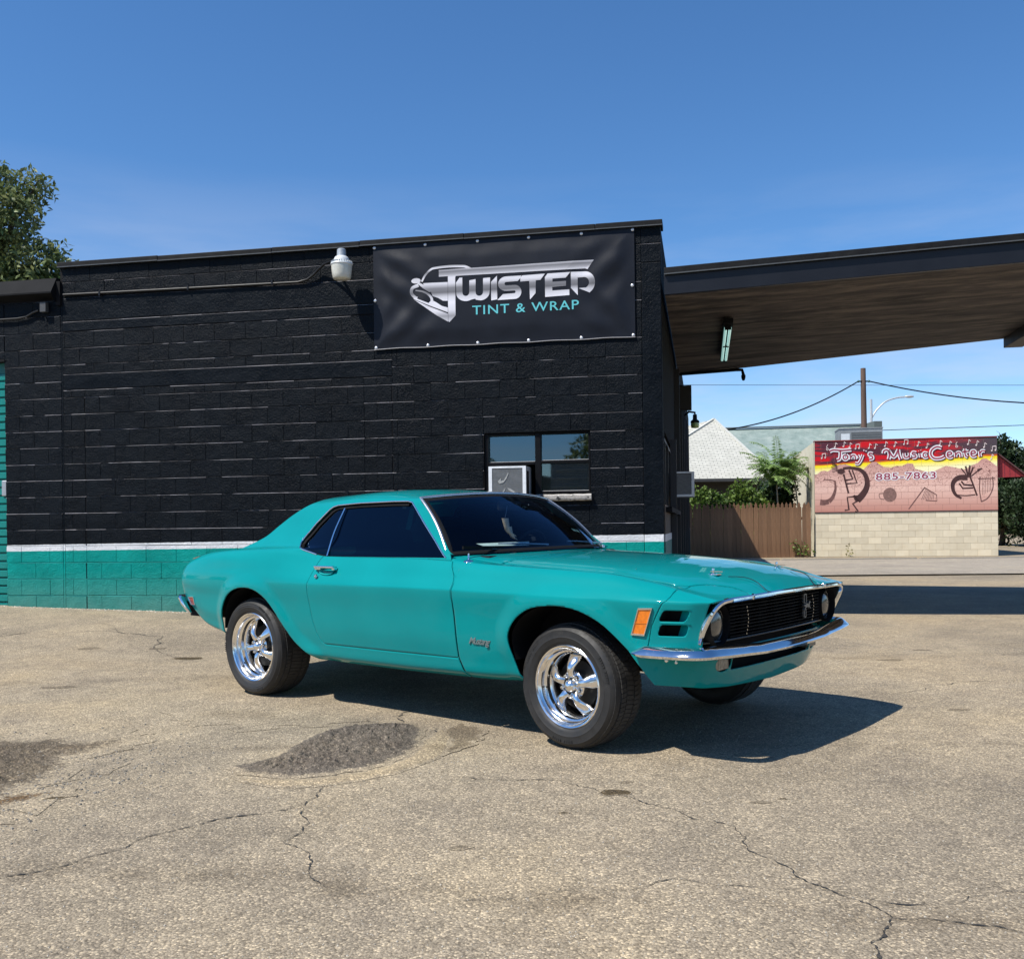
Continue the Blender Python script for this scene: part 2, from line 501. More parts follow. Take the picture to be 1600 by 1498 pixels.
mb.f = [(j*nx+i, j*nx+i+1, (j+1)*nx+i+1, (j+1)*nx+i) for j in range(len(ys)-1) for i in range(nx-1)]; mb.m = [0]*len(mb.f)
ground = mb.build('parking_lot', ASPH, smooth=80, recalc=False)
tag(ground, 'worn tan asphalt lot with cracks, patches and oil spots', kind='structure')

def overlay(name, outline, mat, step, hfun, parent=ground, edge=.02):
    sd = poly_sdf(outline)
    x0 = min(p[0] for p in outline); x1 = max(p[0] for p in outline); y0 = min(p[1] for p in outline); y1 = max(p[1] for p in outline)
    X, Y = np.meshgrid(np.arange(x0-.02, x1+.03, step), np.arange(y0-.02, y1+.03, step))
    D = sd(X, Y); ny, nx_ = X.shape
    V = [(float(X[j, i]), float(Y[j, i]), float(D[j, i])) for j in range(ny) for i in range(nx_)]
    F = [(j*nx_+i, j*nx_+i+1, (j+1)*nx_+i+1, (j+1)*nx_+i) for j in range(ny-1) for i in range(nx_-1)]
    V, F = clip(V, F, [v[2] for v in V])
    mb = MB(); mb.v = [(x, y, gh(x, y)+hfun(x, y, max(0.0, d))) for x, y, d in V]; mb.f = F; mb.m = [0]*len(F)
    o = mb.build(name, mat, parent, smooth=75, recalc=False)
    a = o.data.attributes.new('wear', 'FLOAT', 'POINT'); a.data.foreach_set('value', [min(1.0, max(0.0, v[2])/edge) for v in V])
    return o
def wob(pts, amp, k=4, seed=0):
    P = smooth_poly(pts, k, closed=True)
    return [(x+amp*mnoise.noise(Vector((x*14, y*14, seed))), y+amp*mnoise.noise(Vector((x*14, y*14, seed+9)))) for x, y in P]
PATCHM = asphalt('coarse_grey_cold_patch', track=True, wear=(.42, .43, .48))
po = wob([(-1.42,4.76),(-1.24,4.99),(-1.20,5.32),(-1.05,5.62),(-.80,5.78),(-.56,5.72),(-.50,5.42),(-.50,5.08),(-.62,4.78),(-.86,4.60),(-1.14,4.56)], .05)
def hp(x, y, d):
    e = smooth01((d-.03)/.12); q = lambda f, s: mnoise.noise(Vector((x*f, y*f, s)))
    return .0025+e*(.022+.020*q(7, 3)+.022*q(30, 1)+.018*q(62, 5))+smooth01(d/.05)*(1-e)*(.007+.006*q(40, 2))
overlay('cold_patch', po, PATCHM, .010, hp, edge=.09)
STAIN = asphalt('oil_stained_asphalt', track=True, wear=(.28, .25, .19))
STAIN2 = asphalt('tyre_darkened_asphalt', track=True, wear=(.62, .61, .60))
GRAV = asphalt('ravelled_dark_gravel', track=True, wear=(.46, .45, .45))
RUST = asphalt('rust_brown_stain', track=True, wear=(.42, .33, .24))
RIM = asphalt('pale_worn_rim', track=True, wear=(1.10, 1.07, 1.0))
overlay('worn_rim', wob([(-1.36,4.60),(-1.10,4.40),(-.84,4.42),(-.56,4.60),(-.36,4.95),(-.34,5.35),(-.42,5.6),(-.5,5.3),(-.52,5.02),(-.64,4.75),(-.87,4.58),(-1.12,4.55)], .03), RIM, .02, lambda x, y, d: .0018+.010*smooth01(d/.08), edge=.05)
overlay('ravelled_area', wob([(-3.3,5.4),(-2.7,5.6),(-2.25,5.65),(-2.0,5.40),(-2.15,5.1),(-1.95,4.80),(-2.15,4.50),(-2.05,4.15),(-2.3,3.75),(-2.8,3.8),(-3.4,4.3)], .22, 8),
        GRAV, .016, lambda x, y, d: .0024+smooth01((d-.05)/.30)*(.006+.018*mnoise.noise(Vector((x*22, y*22, 1)))+.018*mnoise.noise(Vector((x*55, y*55, 5)))), edge=.34)
overlay('brown_stain', wob([(-2.75,4.35),(-2.3,4.42),(-1.95,4.40),(-2.15,4.10),(-2.6,3.9),(-3.0,4.0)], .12, 6), RUST, .02, lambda x, y, d: .0028+.02*smooth01((d-.03)/.2)*max(0, mnoise.noise(Vector((x*22, y*22, 1)))), edge=.16)
overlay('scraped_area', wob([(-2.2,6.3),(-1.7,6.5),(-1.3,6.2),(-.9,5.9),(-1.3,5.7),(-1.9,5.8)], .2, 8), asphalt('scraped_asphalt', track=True, wear=(.78, .77, .76)), .03, lambda x, y, d: .0022, edge=.4)
overlay('scraped_area', wob([(-.3,5.75),(-.15,5.5),(-.25,5.1),(-.45,4.85),(-.36,5.2),(-.42,5.55)], .06, 8), asphalt('cracked_asphalt', track=True, wear=(.62, .60, .57)), .02, lambda x, y, d: .0036, edge=.07)
for k, (cx, cy, rx, ry, mt) in enumerate([(.43,4.23,.085,.055,STAIN),(.505,4.40,.035,.022,STAIN2),(-2.22,4.30,.24,.10,STAIN),(1.02,4.05,.05,.02,STAIN2),(1.12,4.1,.03,.015,STAIN),(2.7,5.9,.07,.035,STAIN2),(3.1,8.0,.12,.05,STAIN2),
                                          (3.6,8.6,.10,.04,STAIN2),(-1.05,4.50,.09,.035,STAIN2),(-3.4,7.3,.14,.06,STAIN2),(-2.9,8.7,.16,.07,STAIN),(-4.1,9.4,.13,.06,STAIN2),(-3.4,9.3,.10,.04,STAIN2),(-.20,3.55,.05,.03,STAIN2),(.2,3.95,.03,.015,STAIN)]):
    o = wob([(cx+rx*math.cos(q)*random.uniform(.75, 1.15), cy+ry*math.sin(q)*random.uniform(.75, 1.2)) for q in np.linspace(0, 2*math.pi, 10)[:-1]], .012, 3, k)
    overlay('oil_spot', o, mt, .012, lambda x, y, d: .0022, edge=.012)
CRK = plain('crack_dirt', (.045, .040, .034), rough=.95, var=.4, scale=40)
def crack(pts, w0=.010, seed=1, parent=ground, name='crack'):
    rnd = random.Random(seed); P = [Vector((*p, 0)) for p in pts]
    for it in range(5):
        Q = [P[0]]
        for a, b in zip(P, P[1:]):
            d = b-a; n = Vector((-d.y, d.x, 0)); Q += [(a+b)/2+n*rnd.uniform(-.13, .13), b]
        P = Q
    mb = MB(); n0 = 0
    for i, p in enumerate(P):
        t = (P[min(i+1, len(P)-1)]-P[max(i-1, 0)]).normalized(); nn = Vector((-t.y, t.x, 0)); w = w0*.72*(.12+1.1*abs(mnoise.noise(Vector((i*.21, seed, 0))))*1.6)*min(1, (i+1)/8, (len(P)-i)/8)
        for s in (-1, 1):
            q = p+nn*w*s; mb.v.append((q.x, q.y, gh(q.x, q.y)+.0035))
    for i in range(len(P)-1): mb.f.append((2*i, 2*i+2, 2*i+3, 2*i+1)); mb.m.append(0)
    return mb.build(name, CRK, parent, recalc=False)
crack([(-.84,4.60),(-.87,4.35),(-.89,4.12),(-1.2,3.94),(-1.45,3.60),(-1.66,3.36),(-1.9,3.2)], .009, 1)
crack([(-.89,4.12),(-.87,3.64),(-.72,3.40),(-.62,3.18)], .006, 2)
crack([(-.44,5.62),(-.38,5.25),(-.50,4.95)], .014, 3); crack([(-.30,5.55),(-.36,5.2),(-.55,4.86)], .008, 13)
crack([(-.3,4.55),(.20,4.45),(.43,4.25),(.60,4.0),(.84,3.73),(.92,3.24),(1.04,3.01),(1.10,2.86),(1.43,2.74),(2.2,2.6)], .0065, 4)
crack([(1.10,2.86),(.98,2.70),(.94,2.5)], .008, 5)
crack([(-6.2,9.6),(-5.0,10.4),(-3.9,10.2)], .010, 6); crack([(-4.9,11.2),(-3.6,10.0),(-2.9,8.6)], .008, 7)
crack([(-.66,5.75),(-.72,5.95),(-.62,6.2)], .01, 8); crack([(2.0,6.4),(3.6,6.9),(5.0,6.6)], .006, 9); crack([(-1.9,5.4),(-1.2,6.1),(.0,5.2)], .003, 11)
crack([(-.2,3.05),(.5,3.2),(1.3,2.95),(2.2,3.1)], .0045, 12)
# loose stones
def pebbles(name, n, region, s0, s1, mat, seed=3, label=None):
    rnd = random.Random(seed); mb = MB()
    for _ in range(n):
        x, y = region(rnd); s = rnd.uniform(s0, s1); z = gh(x, y)
        a = rnd.random()*6.28; n0 = len(mb.v)
        for k in range(5):
            q = a+k*1.2566; r = s*rnd.uniform(.6, 1.1); mb.v.append((x+r*math.cos(q), y+r*math.sin(q), z-.001))
        for k in range(5):
            q = a+k*1.2566; r = s*rnd.uniform(.35, .6); mb.v.append((x+r*math.cos(q), y+r*math.sin(q), z+s*rnd.uniform(.35, .7)))
        for k in range(5): mb.f.append((n0+k, n0+(k+1) % 5, n0+5+(k+1) % 5, n0+5+k)); mb.m.append(0)
        mb.f.append(tuple(n0+5+k for k in range(5))); mb.m.append(0)
    o = mb.build(name, mat, None, recalc=False)
    tag(o, label, kind='stuff'); return o
STONE = noise_mat('loose_chippings', (.16, .145, .12), (.62, .56, .45), scale=45, rough=.9)
pebbles('loose_chippings', 5200, lambda r: (r.uniform(-2.3, 2.3), 2.4+3.6*r.random()**1.7), .0014, .0050, STONE, 5, 'pale chippings loosened from the asphalt in the foreground')
pebbles('loose_gravel', 1500, lambda r: (r.gauss(-2.45, .40), r.gauss(4.6, .42)), .003, .011, noise_mat('dark_gravel', (.07, .065, .055), (.36, .32, .26), scale=40, rough=.9), 6, 'dark loose gravel over the ravelled asphalt at the left')
tag(pebbles('wall_debris', 900, lambda r: (lambda t, n: ((WO+WTv*t+WNv*n).x, (WO+WTv*t+WNv*n).y))(r.uniform(-7.5, 1.5), -abs(r.gauss(0, .07))-.02), .004, .016, noise_mat('pale_grit', (.35, .3, .22), (.7, .64, .52), scale=40, rough=.9), 8), 'pale grit gathered along the foot of the painted wall')

# =====================================================================================  THE BLACK SHOP BUILDING
shop = empty('block_shop_building', WO, -TH)
tag(shop, 'black painted concrete block shop with a white stripe and turquoise base', 'building')
def paint_block(name, bscale=48, bump=1.0, rough=.40, scr=.685):
    """painted block: colour follows the painted bands (building height), worn spots show pale"""
    m, nt, b = newmat(name); N, L = nt.nodes, nt.links
    setp(b, spec=.115)
    tc = N.new('ShaderNodeTexCoord'); tc.object = shop; P = tc.outputs['Object']
    sp = N.new('ShaderNodeSeparateXYZ'); L.new(P, sp.inputs[0])
    n0 = N.new('ShaderNodeTexNoise'); n0.inputs['Scale'].default_value = 14; n0.inputs['Detail'].default_value = 4; L.new(P, n0.inputs['Vector'])
    # edge height = z - .0065*t + wobble
    a = N.new('ShaderNodeMath'); a.operation = 'MULTIPLY_ADD'; a.inputs[1].default_value = -.0068; L.new(sp.outputs[0], a.inputs[0]); L.new(sp.outputs[2], a.inputs[2])
    w = N.new('ShaderNodeMath'); w.operation = 'MULTIPLY_ADD'; w.inputs[1].default_value = .012; L.new(n0.outputs['Fac'], w.inputs[0]); L.new(a.outputs[0], w.inputs[2])
    def gt(x):
        g = N.new('ShaderNodeMath'); g.operation = 'GREATER_THAN'; g.inputs[1].default_value = x; L.new(w.outputs[0], g.inputs[0]); return g.outputs[0]
    n1 = N.new('ShaderNodeTexNoise'); n1.inputs['Scale'].default_value = 2.1; n1.inputs['Detail'].default_value = 8; n1.inputs['Roughness'].default_value = .68; L.new(P, n1.inputs['Vector'])
    def ramp(src, c1, c2, p1=.35, p2=.68):
        r = N.new('ShaderNodeValToRGB'); r.color_ramp.elements[0].position = p1; r.color_ramp.elements[1].position = p2
        r.color_ramp.elements[0].color = (*c1, 1); r.color_ramp.elements[1].color = (*c2, 1); L.new(src, r.inputs[0]); return r.outputs[0]
    blk = ramp(n1.outputs['Fac'], (.0004, .0018, .0038), (.0022, .0052, .0090))
    teal = ramp(n1.outputs['Fac'], (.0, .225, .195), (.0, .300, .262))
    wht = ramp(n1.outputs['Fac'], (.62, .64, .66), (.80, .81, .82))
    def mx(f, c1, c2):
        x = N.new('ShaderNodeMixRGB'); L.new(f, x.inputs['Fac']); L.new(c1, x.inputs['Color1']); L.new(c2, x.inputs['Color2']); return x.outputs[0]
    c = mx(gt(.962), teal, wht); c = mx(gt(1.042), c, blk)
    n3 = N.new('ShaderNodeTexNoise'); n3.inputs['Scale'].default_value = 38; n3.inputs['Detail'].default_value = 9; n3.inputs['Roughness'].default_value = .78; L.new(P, n3.inputs['Vector'])
    sc = ramp(n3.outputs['Fac'], (0, 0, 0), (1, 1, 1), scr, scr+.055)
    x = N.new('ShaderNodeMixRGB'); L.new(sc, x.inputs['Fac']); L.new(c, x.inputs['Color1']); x.inputs['Color2'].default_value = (.16, .155, .15, 1); c = x.outputs[0]
    # splash dirt near the ground
    dr = N.new('ShaderNodeMapRange'); dr.inputs['From Min'].default_value = .66; dr.inputs['From Max'].default_value = .02; L.new(sp.outputs[2], dr.inputs['Value'])
    dm = N.new('ShaderNodeMath'); dm.operation = 'MULTIPLY'; L.new(dr.outputs[0], dm.inputs[0]); L.new(n1.outputs['Fac'], dm.inputs[1])
    x = N.new('ShaderNodeMixRGB'); L.new(dm.outputs[0], x.inputs['Fac']); L.new(c, x.inputs['Color1']); x.inputs['Color2'].default_value = (.16, .19, .15, 1); c = x.outputs[0]
    L.new(c, b.inputs['Base Color'])
    mr = N.new('ShaderNodeMapRange'); mr.inputs['From Min'].default_value = .3; mr.inputs['From Max'].default_value = .7
    mr.inputs['To Min'].default_value = rough-.10; mr.inputs['To Max'].default_value = rough+.14; L.new(n1.outputs['Fac'], mr.inputs['Value']); L.new(mr.outputs[0], b.inputs['Roughness'])
    v = N.new('ShaderNodeTexNoise'); v.inputs['Scale'].default_value = bscale; v.inputs['Detail'].default_value = 6; v.inputs['Roughness'].default_value = .7; L.new(P, v.inputs['Vector'])
    v2 = N.new('ShaderNodeTexNoise'); v2.inputs['Scale'].default_value = 9; v2.inputs['Detail'].default_value = 3; L.new(P, v2.inputs['Vector'])
    ad = N.new('ShaderNodeMath'); ad.operation = 'ADD'; L.new(v.outputs['Fac'], ad.inputs[0]); L.new(v2.outputs['Fac'], ad.inputs[1])
    bp = N.new('ShaderNodeBump'); bp.inputs['Strength'].default_value = bump; bp.inputs['Distance'].default_value = .013; L.new(ad.outputs[0], bp.inputs['Height']); L.new(bp.outputs[0], b.inputs['Normal'])
    return m
BLK = paint_block('painted_rough_block'); BLKS = paint_block('painted_smooth_render', 34, .75, .42, scr=.655); BLKR = paint_block('painted_split_block', 42, 1.0, .5)
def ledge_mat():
    m, nt, b = newmat('glint_tinted_mortar_edge'); N, L = nt.nodes, nt.links; setp(b, rough=.5, spec=.4)
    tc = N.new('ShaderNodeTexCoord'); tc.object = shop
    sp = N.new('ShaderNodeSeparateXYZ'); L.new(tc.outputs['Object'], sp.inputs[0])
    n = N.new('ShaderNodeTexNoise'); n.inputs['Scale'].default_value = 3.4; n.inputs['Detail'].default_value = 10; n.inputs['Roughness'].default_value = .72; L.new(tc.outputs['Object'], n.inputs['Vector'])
    r = N.new('ShaderNodeValToRGB'); e = r.color_ramp.elements; e[0].position = .24; e[0].color = (.05, .05, .055, 1); e[1].position = .62; e[1].color = (.46, .44, .46, 1); L.new(n.outputs['Fac'], r.inputs[0])  # pale patches paint in the sun glint along the bed-joint ledges
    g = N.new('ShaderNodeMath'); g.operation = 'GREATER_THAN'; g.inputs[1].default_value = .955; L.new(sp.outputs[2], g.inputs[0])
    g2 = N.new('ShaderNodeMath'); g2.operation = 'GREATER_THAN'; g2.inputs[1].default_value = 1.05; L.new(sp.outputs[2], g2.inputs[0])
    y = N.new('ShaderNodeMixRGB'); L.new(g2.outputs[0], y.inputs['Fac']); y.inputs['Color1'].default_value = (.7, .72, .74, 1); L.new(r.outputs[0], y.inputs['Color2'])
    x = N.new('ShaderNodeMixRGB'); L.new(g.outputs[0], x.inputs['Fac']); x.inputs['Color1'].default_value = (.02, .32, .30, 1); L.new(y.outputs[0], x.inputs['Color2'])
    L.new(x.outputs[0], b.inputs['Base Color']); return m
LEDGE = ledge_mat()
DARKJ = plain('dark_joint', (.006, .006, .007), rough=.8, spec=.2)
CH = .2068; Z0 = .355
def zc(k): return Z0+CH*k
HOLES = [(-.32, .91, 1.44, 2.225)]
cells = []; joints_h = []
def fill(t0, t1, z0, z1, ph, mat='b', width=.408, ks=None):
    k = math.floor((z0-Z0)/CH-1e-6)
    while zc(k) < z1-.01:
        a, b = max(z0, zc(k)), min(z1, zc(k+1))
        if b-a > .02:
            off = ph+(width/2 if k % 2 else 0); i = math.floor((t0-off)/width)
            joints_h.append((t0, t1, b))
            while off+i*width < t1-.005:
                c, d = max(t0, off+i*width), min(t1, off+(i+1)*width)
                if d-c > .02: cells.append((c, d, a, b, mat))
                i += 1
        k += 1
fill(-5.73, -5.43, .10, 2.93, -5.62, 'r', .36)
fill(-5.43, -1.76, .10, 2.93, -5.43, 'b')
fill(-1.76, -1.41, .10, 2.93, -1.60, 'r', .36)
fill(-5.73, -1.41, 3.13, 3.664, -5.50, 'b'); fill(-5.73, -1.41, 4.084, 4.47, -5.55, 'b')
fill(-1.41, 1.50, .10, 4.47, -.331+.0, 'b')
fill(1.50, 1.72, 4.07, 4.47, 1.50, 's', .5)
fill(-6.57, -5.76, .10, 4.06, -6.357, 'b'); fill(-9.5, -6.57, 3.36, 4.06, -6.7, 'b')
singles = [(-5.73, -1.41, 3.79, 4.084, 'l'), (-5.73, -1.41, 3.664, 3.79, 'l'), (-5.73, -1.41, 2.93, 3.13, 'l'), (1.50, 1.72, .10, 4.07, 'p')]
for s_ in singles[:3]: joints_h.append((s_[0], s_[1], s_[3]))
def carve(c):
    out = [c]
    for h in HOLES:
        nxt = []
        for a, b, z0, z1, m in out:
            if b <= h[0] or a >= h[1] or z1 <= h[2] or z0 >= h[3]: nxt.append((a, b, z0, z1, m)); continue
            if a < h[0]: nxt.append((a, h[0], z0, z1, m))
            if b > h[1]: nxt.append((h[1], b, z0, z1, m))
            aa, bb = max(a, h[0]), min(b, h[1])
            if z0 < h[2]: nxt.append((aa, bb, z0, h[2], m))
            if z1 > h[3]: nxt.append((aa, bb, h[3], z1, m))
        out = nxt
    return [c for c in out if c[1]-c[0] > .015 and c[3]-c[2] > .015]
cells = [q for c in cells for q in carve(c)]
def block_mb(w, h, seed, mb=None, o=(0, 0, 0)):
    """block face towards -y, arrises worn and slightly uneven"""
    mb = mb or MB(); rnd = random.Random(seed); n = len(mb.v)
    g = .0022; c = .0042; j = lambda a=.0012: rnd.uniform(-a, a)
    gx = .0010; cx_ = .0024; xs_ = (-w/2+gx, w/2-gx); zs_ = (-h/2+g, h/2-g)
    outer = [(xs_[0]+j(.0006), .012, zs_[0]+j()), (xs_[1]+j(.0006), .012, zs_[0]+j()), (xs_[1]+j(.0006), .012, zs_[1]+j()), (xs_[0]+j(.0006), .012, zs_[1]+j())]
    mid = [(x, .003+j(.001), z) for x, _, z in outer]
    inner = [(xs_[0]+cx_+j(.0006), -.001+j(.0012), zs_[0]+c+j()), (xs_[1]-cx_+j(.0006), -.001+j(.0012), zs_[0]+c+j()), (xs_[1]-cx_+j(.0006), -.001+j(.0012), zs_[1]-c+j()), (xs_[0]+cx_+j(.0006), -.001+j(.0012), zs_[1]-c+j())]
    for p in outer+mid+inner: mb.v.append((p[0]+o[0], p[1]+o[1], p[2]+o[2]))
    for r in (0, 4):
        for k in range(4): mb.f.append((n+r+k, n+r+(k+1) % 4, n+r+4+(k+1) % 4, n+r+4+k)); mb.m.append(0)
    mb.f.append((n+8, n+9, n+10, n+11)); mb.m.append(0)
    return mb
MATS = {'b': BLK, 'r': BLKR, 's': BLKS, 'l': BLKS, 'p': BLKS}
def seen_weight(c):
    t = (c[0]+c[1])/2; z = (c[2]+c[3])/2; a = (c[1]-c[0])*(c[3]-c[2])
    if -1.55 < t < 1.36 and 3.30 < z < 4.40: return a*.01          # behind the banner
    if t > -4.0 and z < np.interp(t, [-4.0, -3.4, -2.7, -1.6, .3, .8, 1.6], [.95, 1.0, 1.25, 1.52, 1.5, 1.3, .9]): return a*.02   # behind the car
    if t < -7.0: return a*.02
    return a
cells.sort(key=seen_weight, reverse=True)
cache = {}; rest = MB()
for i, c in enumerate(cells):
    w, h = c[1]-c[0], c[3]-c[2]; cx, cz = (c[0]+c[1])/2, (c[2]+c[3])/2
    if i < 296:
        key = (round(w, 3), round(h, 3), c[4], i % 5)
        if key not in cache: cache[key] = block_mb(w, h, hash(key[:2]) % 1000+i % 5).mesh('block', MATS[c[4]], recalc=False)
        link('block', cache[key], shop, (cx, random.uniform(-.0012, .0012), cz))
    else: block_mb(w, h, i, rest, (cx, 0, cz))
tag(rest.build('block_courses', BLK, shop, recalc=False), kind='stuff')
def cut_h(t0, t1, z):
    segs = [(t0, t1)]
    for h in HOLES:
        if h[2]-.002 < z < h[3]+.002: segs = [q for s in segs for q in ((s[0], min(s[1], h[0])), (max(s[0], h[1]), s[1])) if q[1]-q[0] > .02]
    return segs
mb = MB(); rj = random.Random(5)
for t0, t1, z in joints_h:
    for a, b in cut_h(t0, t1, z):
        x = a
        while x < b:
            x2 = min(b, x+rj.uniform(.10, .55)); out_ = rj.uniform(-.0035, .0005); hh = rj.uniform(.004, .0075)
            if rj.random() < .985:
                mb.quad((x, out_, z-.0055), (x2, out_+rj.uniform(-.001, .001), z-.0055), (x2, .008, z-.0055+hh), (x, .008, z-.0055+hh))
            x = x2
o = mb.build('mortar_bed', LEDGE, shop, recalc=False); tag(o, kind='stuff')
for t0, t1, z0, z1, m_ in singles:
    if m_ == 'p':
        mb = MB(); mb.box((t0+.004, -.006, z0), (t1, .20, z1)); o = mb.build('corner_pilaster', BLKS, shop); bevel_mod(o, .008)
    else:
        mb = MB(); nseg = 24
        for i in range(nseg+1):
            x = t0+.004+(t1-t0-.008)*i/nseg
            for j_, zz in enumerate((z0+.005, z0+.012, (z0+z1)/2, z1-.012, z1-.004)):
                mb.v.append((x, (.004 if j_ in (0, 4) else -.003)+.002*mnoise.noise(Vector((x*3, zz*8, 0))), zz+.002*mnoise.noise(Vector((x*5, zz, 4)))))
        for i in range(nseg):
            for j_ in range(4): q = i*5+j_; mb.f.append((q, q+5, q+6, q+1)); mb.m.append(0)
        mb.build('lintel', BLKS, shop, recalc=False)
# wall cores behind the blocks (with the window opening), roof, other walls
mb = MB()
for a, b, z0, z1 in ((-5.76, -.32, 0, 4.47), (.91, 1.72, 0, 4.47), (-.32, .91, 0, 1.44), (-.32, .91, 2.225, 4.47)): mb.box((a, .0055, z0-.3 if z0 == 0 else z0), (b, .19, z1))
mb.box((-6.57, .010, -.3), (-5.76, .19, 4.08)); mb.box((-9.5, .010, 3.36), (-6.57, .19, 4.08))
mb.build('wall_core', DARKJ, shop)
# seam between main block and wing
MB().box((-5.760, .003, .1), (-5.735, .012, 4.0)).build('control_joint', BLKS, shop)
mb = MB(); mb.box((-5.74, .19, 4.30), (1.70, 20.0, 4.40)); mb.build('roof', plain('roof_felt', (.05, .05, .05), rough=.9), shop)
mb = MB(); mb.box((-9.5, 19.8, 0), (1.72, 20, 4.4)); mb.box((-9.6, .19, 0), (-9.5, 20, 4.0)); mb.build('back_wall', DARKJ, shop)
mb = MB(); mb.box((-9.5, .19, 3.95), (-5.75, 20, 4.05)); mb.build('wing_roof', plain('wing_felt', (.05, .05, .05), rough=.9), shop)
FELT = noise_mat('weathered_black_flashing', (.003, .003, .0035), (.013, .013, .013), scale=9, rough=.6, spec=.2, bump=.3, bscale=60, bdist=.003)
EDGE = plain('flashing_lip', (.10, .10, .095), rough=.4, metal=.3)
rj = random.Random(12); x = -5.77
while x < 1.72:
    x2 = min(1.745, x+rj.uniform(1.1, 1.7)); dz = rj.uniform(-.005, .006)
    mb = MB(); mb.box((x, -.045, 4.468+dz), (x2-.003, .22, 4.530+dz)); o = mb.build('coping', FELT, shop); bevel_mod(o, .006)
    mb = MB(); mb.box((x, -.049, 4.464+dz), (x2-.004, -.043, 4.474+dz)); mb.build('coping_lip', EDGE, o)
    x = x2
# side wall under the canopy with its openings
SIDEM = noise_mat('side_wall_render', (.0015, .0015, .002), (.004, .004, .004), scale=6, rough=.85, spec=.1, bump=.4, bscale=40)
mb = MB()
mb.box((1.45, .19, 2.23), (1.72, 20, 4.46)); mb.box((1.45, .19, -.3), (1.72, 20, 1.36)); mb.box((1.45, .19, 1.36), (1.72, .42, 2.23)); mb.box((1.45, 4.6, 1.36), (1.72, 6.4, 2.23)); mb.box((1.45, 8.2, 1.36), (1.72, 20, 2.23))
mb.build('side_wall', SIDEM, shop)
MB().box((1.722, .21, .05), (1.728, 20, .96)).build('side_base_band', plain('teal_side_paint', (.004, .16, .155), rough=.6), shop)
MB().box((1.722, .21, .962), (1.728, 20, 1.045)).build('side_stripe', plain('grey_white_paint', (.62, .62, .64), rough=.6), shop)
MB().box((1.722, .21, 1.047), (1.728, 1.9, 1.36)).build('side_panel', noise_mat('brown_boarding', (.07, .05, .038), (.13, .095, .07), scale=5, rough=.8, stretch=(1, 1, .2)), shop)
for d0 in (2.4, 4.62, 6.42, 8.3, 10.0, 12.2, 14.5):
    MB().box((1.72, d0, .05), (1.80, d0+.07, 3.6 if d0 > 4 else 2.3)).build('downpipe', plain('dark_grey_pipe', (.015, .015, .018), rough=.5), shop)
for d0, d1 in ((.42, 4.6), (6.4, 8.2)):
    w_ = MB().box((1.60, d0, 1.36), (1.64, d1, 2.23)).build('side_window', glass_mat('side_window_glass', (.03, .04, .05), ior=1.8), shop)
    mb = MB(); 
    for q in np.linspace(d0, d1-.05, 5): mb.box((1.64, q, 1.36), (1.69, q+.05, 2.23))
    mb.box((1.64, d0, 1.36), (1.69, d1, 1.40)); mb.box((1.64, d0, 2.19), (1.69, d1, 2.229)); mb.build('side_window_frame', BLACKP, w_)
MB().box((1.72, .40, 1.30), (1.80, 4.65, 1.36)).build('side_sill', DARKJ, shop)
mb = MB(); mb.box((1.74, 5.2, 3.02), (1.98, 5.35, 3.42)); o = mb.build('projecting_sign_box', plain('black_sign_box', (.01, .01, .012), rough=.5), shop); bevel_mod(o, .01)
def gooseneck(x, y, z):
    o = empty('wall_lamp', (WO+WTv*x+WNv*y+Vector((0, 0, z))), -TH)
    tag(o, 'small green glass wall lamp on the shaded side wall under the canopy', 'lamp')
    MB().tube([(-.25, 0, .05), (-.12, 0, .16), (0, 0, .14), (0, 0, .06)], .022, 8).build('arm', BLACKM, o, smooth=60)
    MB().lathe([(0, .10), (.04, .10), (.045, .0), (.085, -.03), (.09, -.07), (0, -.07)], 20, 'Z').build('cap', BLACKM, o, smooth=40)
    MB().lathe([(.080, -.07), (.085, -.11), (.075, -.17), (0, -.18)], 20, 'Z').build('glass_shade', plain('yellow_green_glass', (.40, .42, .10), rough=.2, coat=.5), o, smooth=50)
gooseneck(2.0, 9.2, 3.28)

# wing: eave, conduit, roller door
mb = MB()
for x in (-9.6, -5.80):
    mb.v += [(x, -.015, 4.345), (x, -.125, 4.155), (x, -.125, 4.135), (x, -.06, 4.045), (x, .10, 4.045), (x, .10, 4.36)]
mb.f = [(0, 6, 7, 1), (1, 7, 8, 2), (2, 8, 10, 4), (5, 11, 6, 0), (6, 11, 10, 9, 8, 7), (0, 1, 2, 3, 4, 5)]; mb.m = [0]*6
EAVE = noise_mat('weathered_grey_black_fascia', (.0025, .003, .004), (.008, .0085, .010), scale=4, rough=.75, spec=.15)
mb.build('wing_eave', EAVE, shop)
mb = MB(); mb.box((-5.80, -.03, 4.0), (-5.745, .01, 4.30)); mb.build('eave_stop', DARKJ, shop)
mb = MB(); mb.box((-6.00, -.07, 3.92), (-5.92, -.01, 4.04)); mb.build('junction_box', plain('box_grey', (.06, .06, .06), rough=.5), shop)
door = MB().box((-9.2, .095, .0), (-6.57, .12, 3.33)).build('roller_door', plain('door_core', (.002, .12, .11), rough=.5), shop)
TEALD = noise_mat('turquoise_door_paint', (.0, .185, .165), (.003, .245, .215), scale=7, rough=.38, bump=.15, bscale=30)
sl_me = MB()
sl_me.v = [(-9.2, .095, 0), (-6.572, .095, 0), (-9.2, .070, .012), (-6.572, .070, .012), (-9.2, .070, .080), (-6.572, .070, .080), (-9.2, .095, .094), (-6.572, .095, .094)]
sl_me.f = [(0, 1, 3, 2), (2, 3, 5, 4), (4, 5, 7, 6)]; sl_me.m = [0]*3
sl_me = sl_me.mesh('door_slat', TEALD, recalc=False)
z = .16
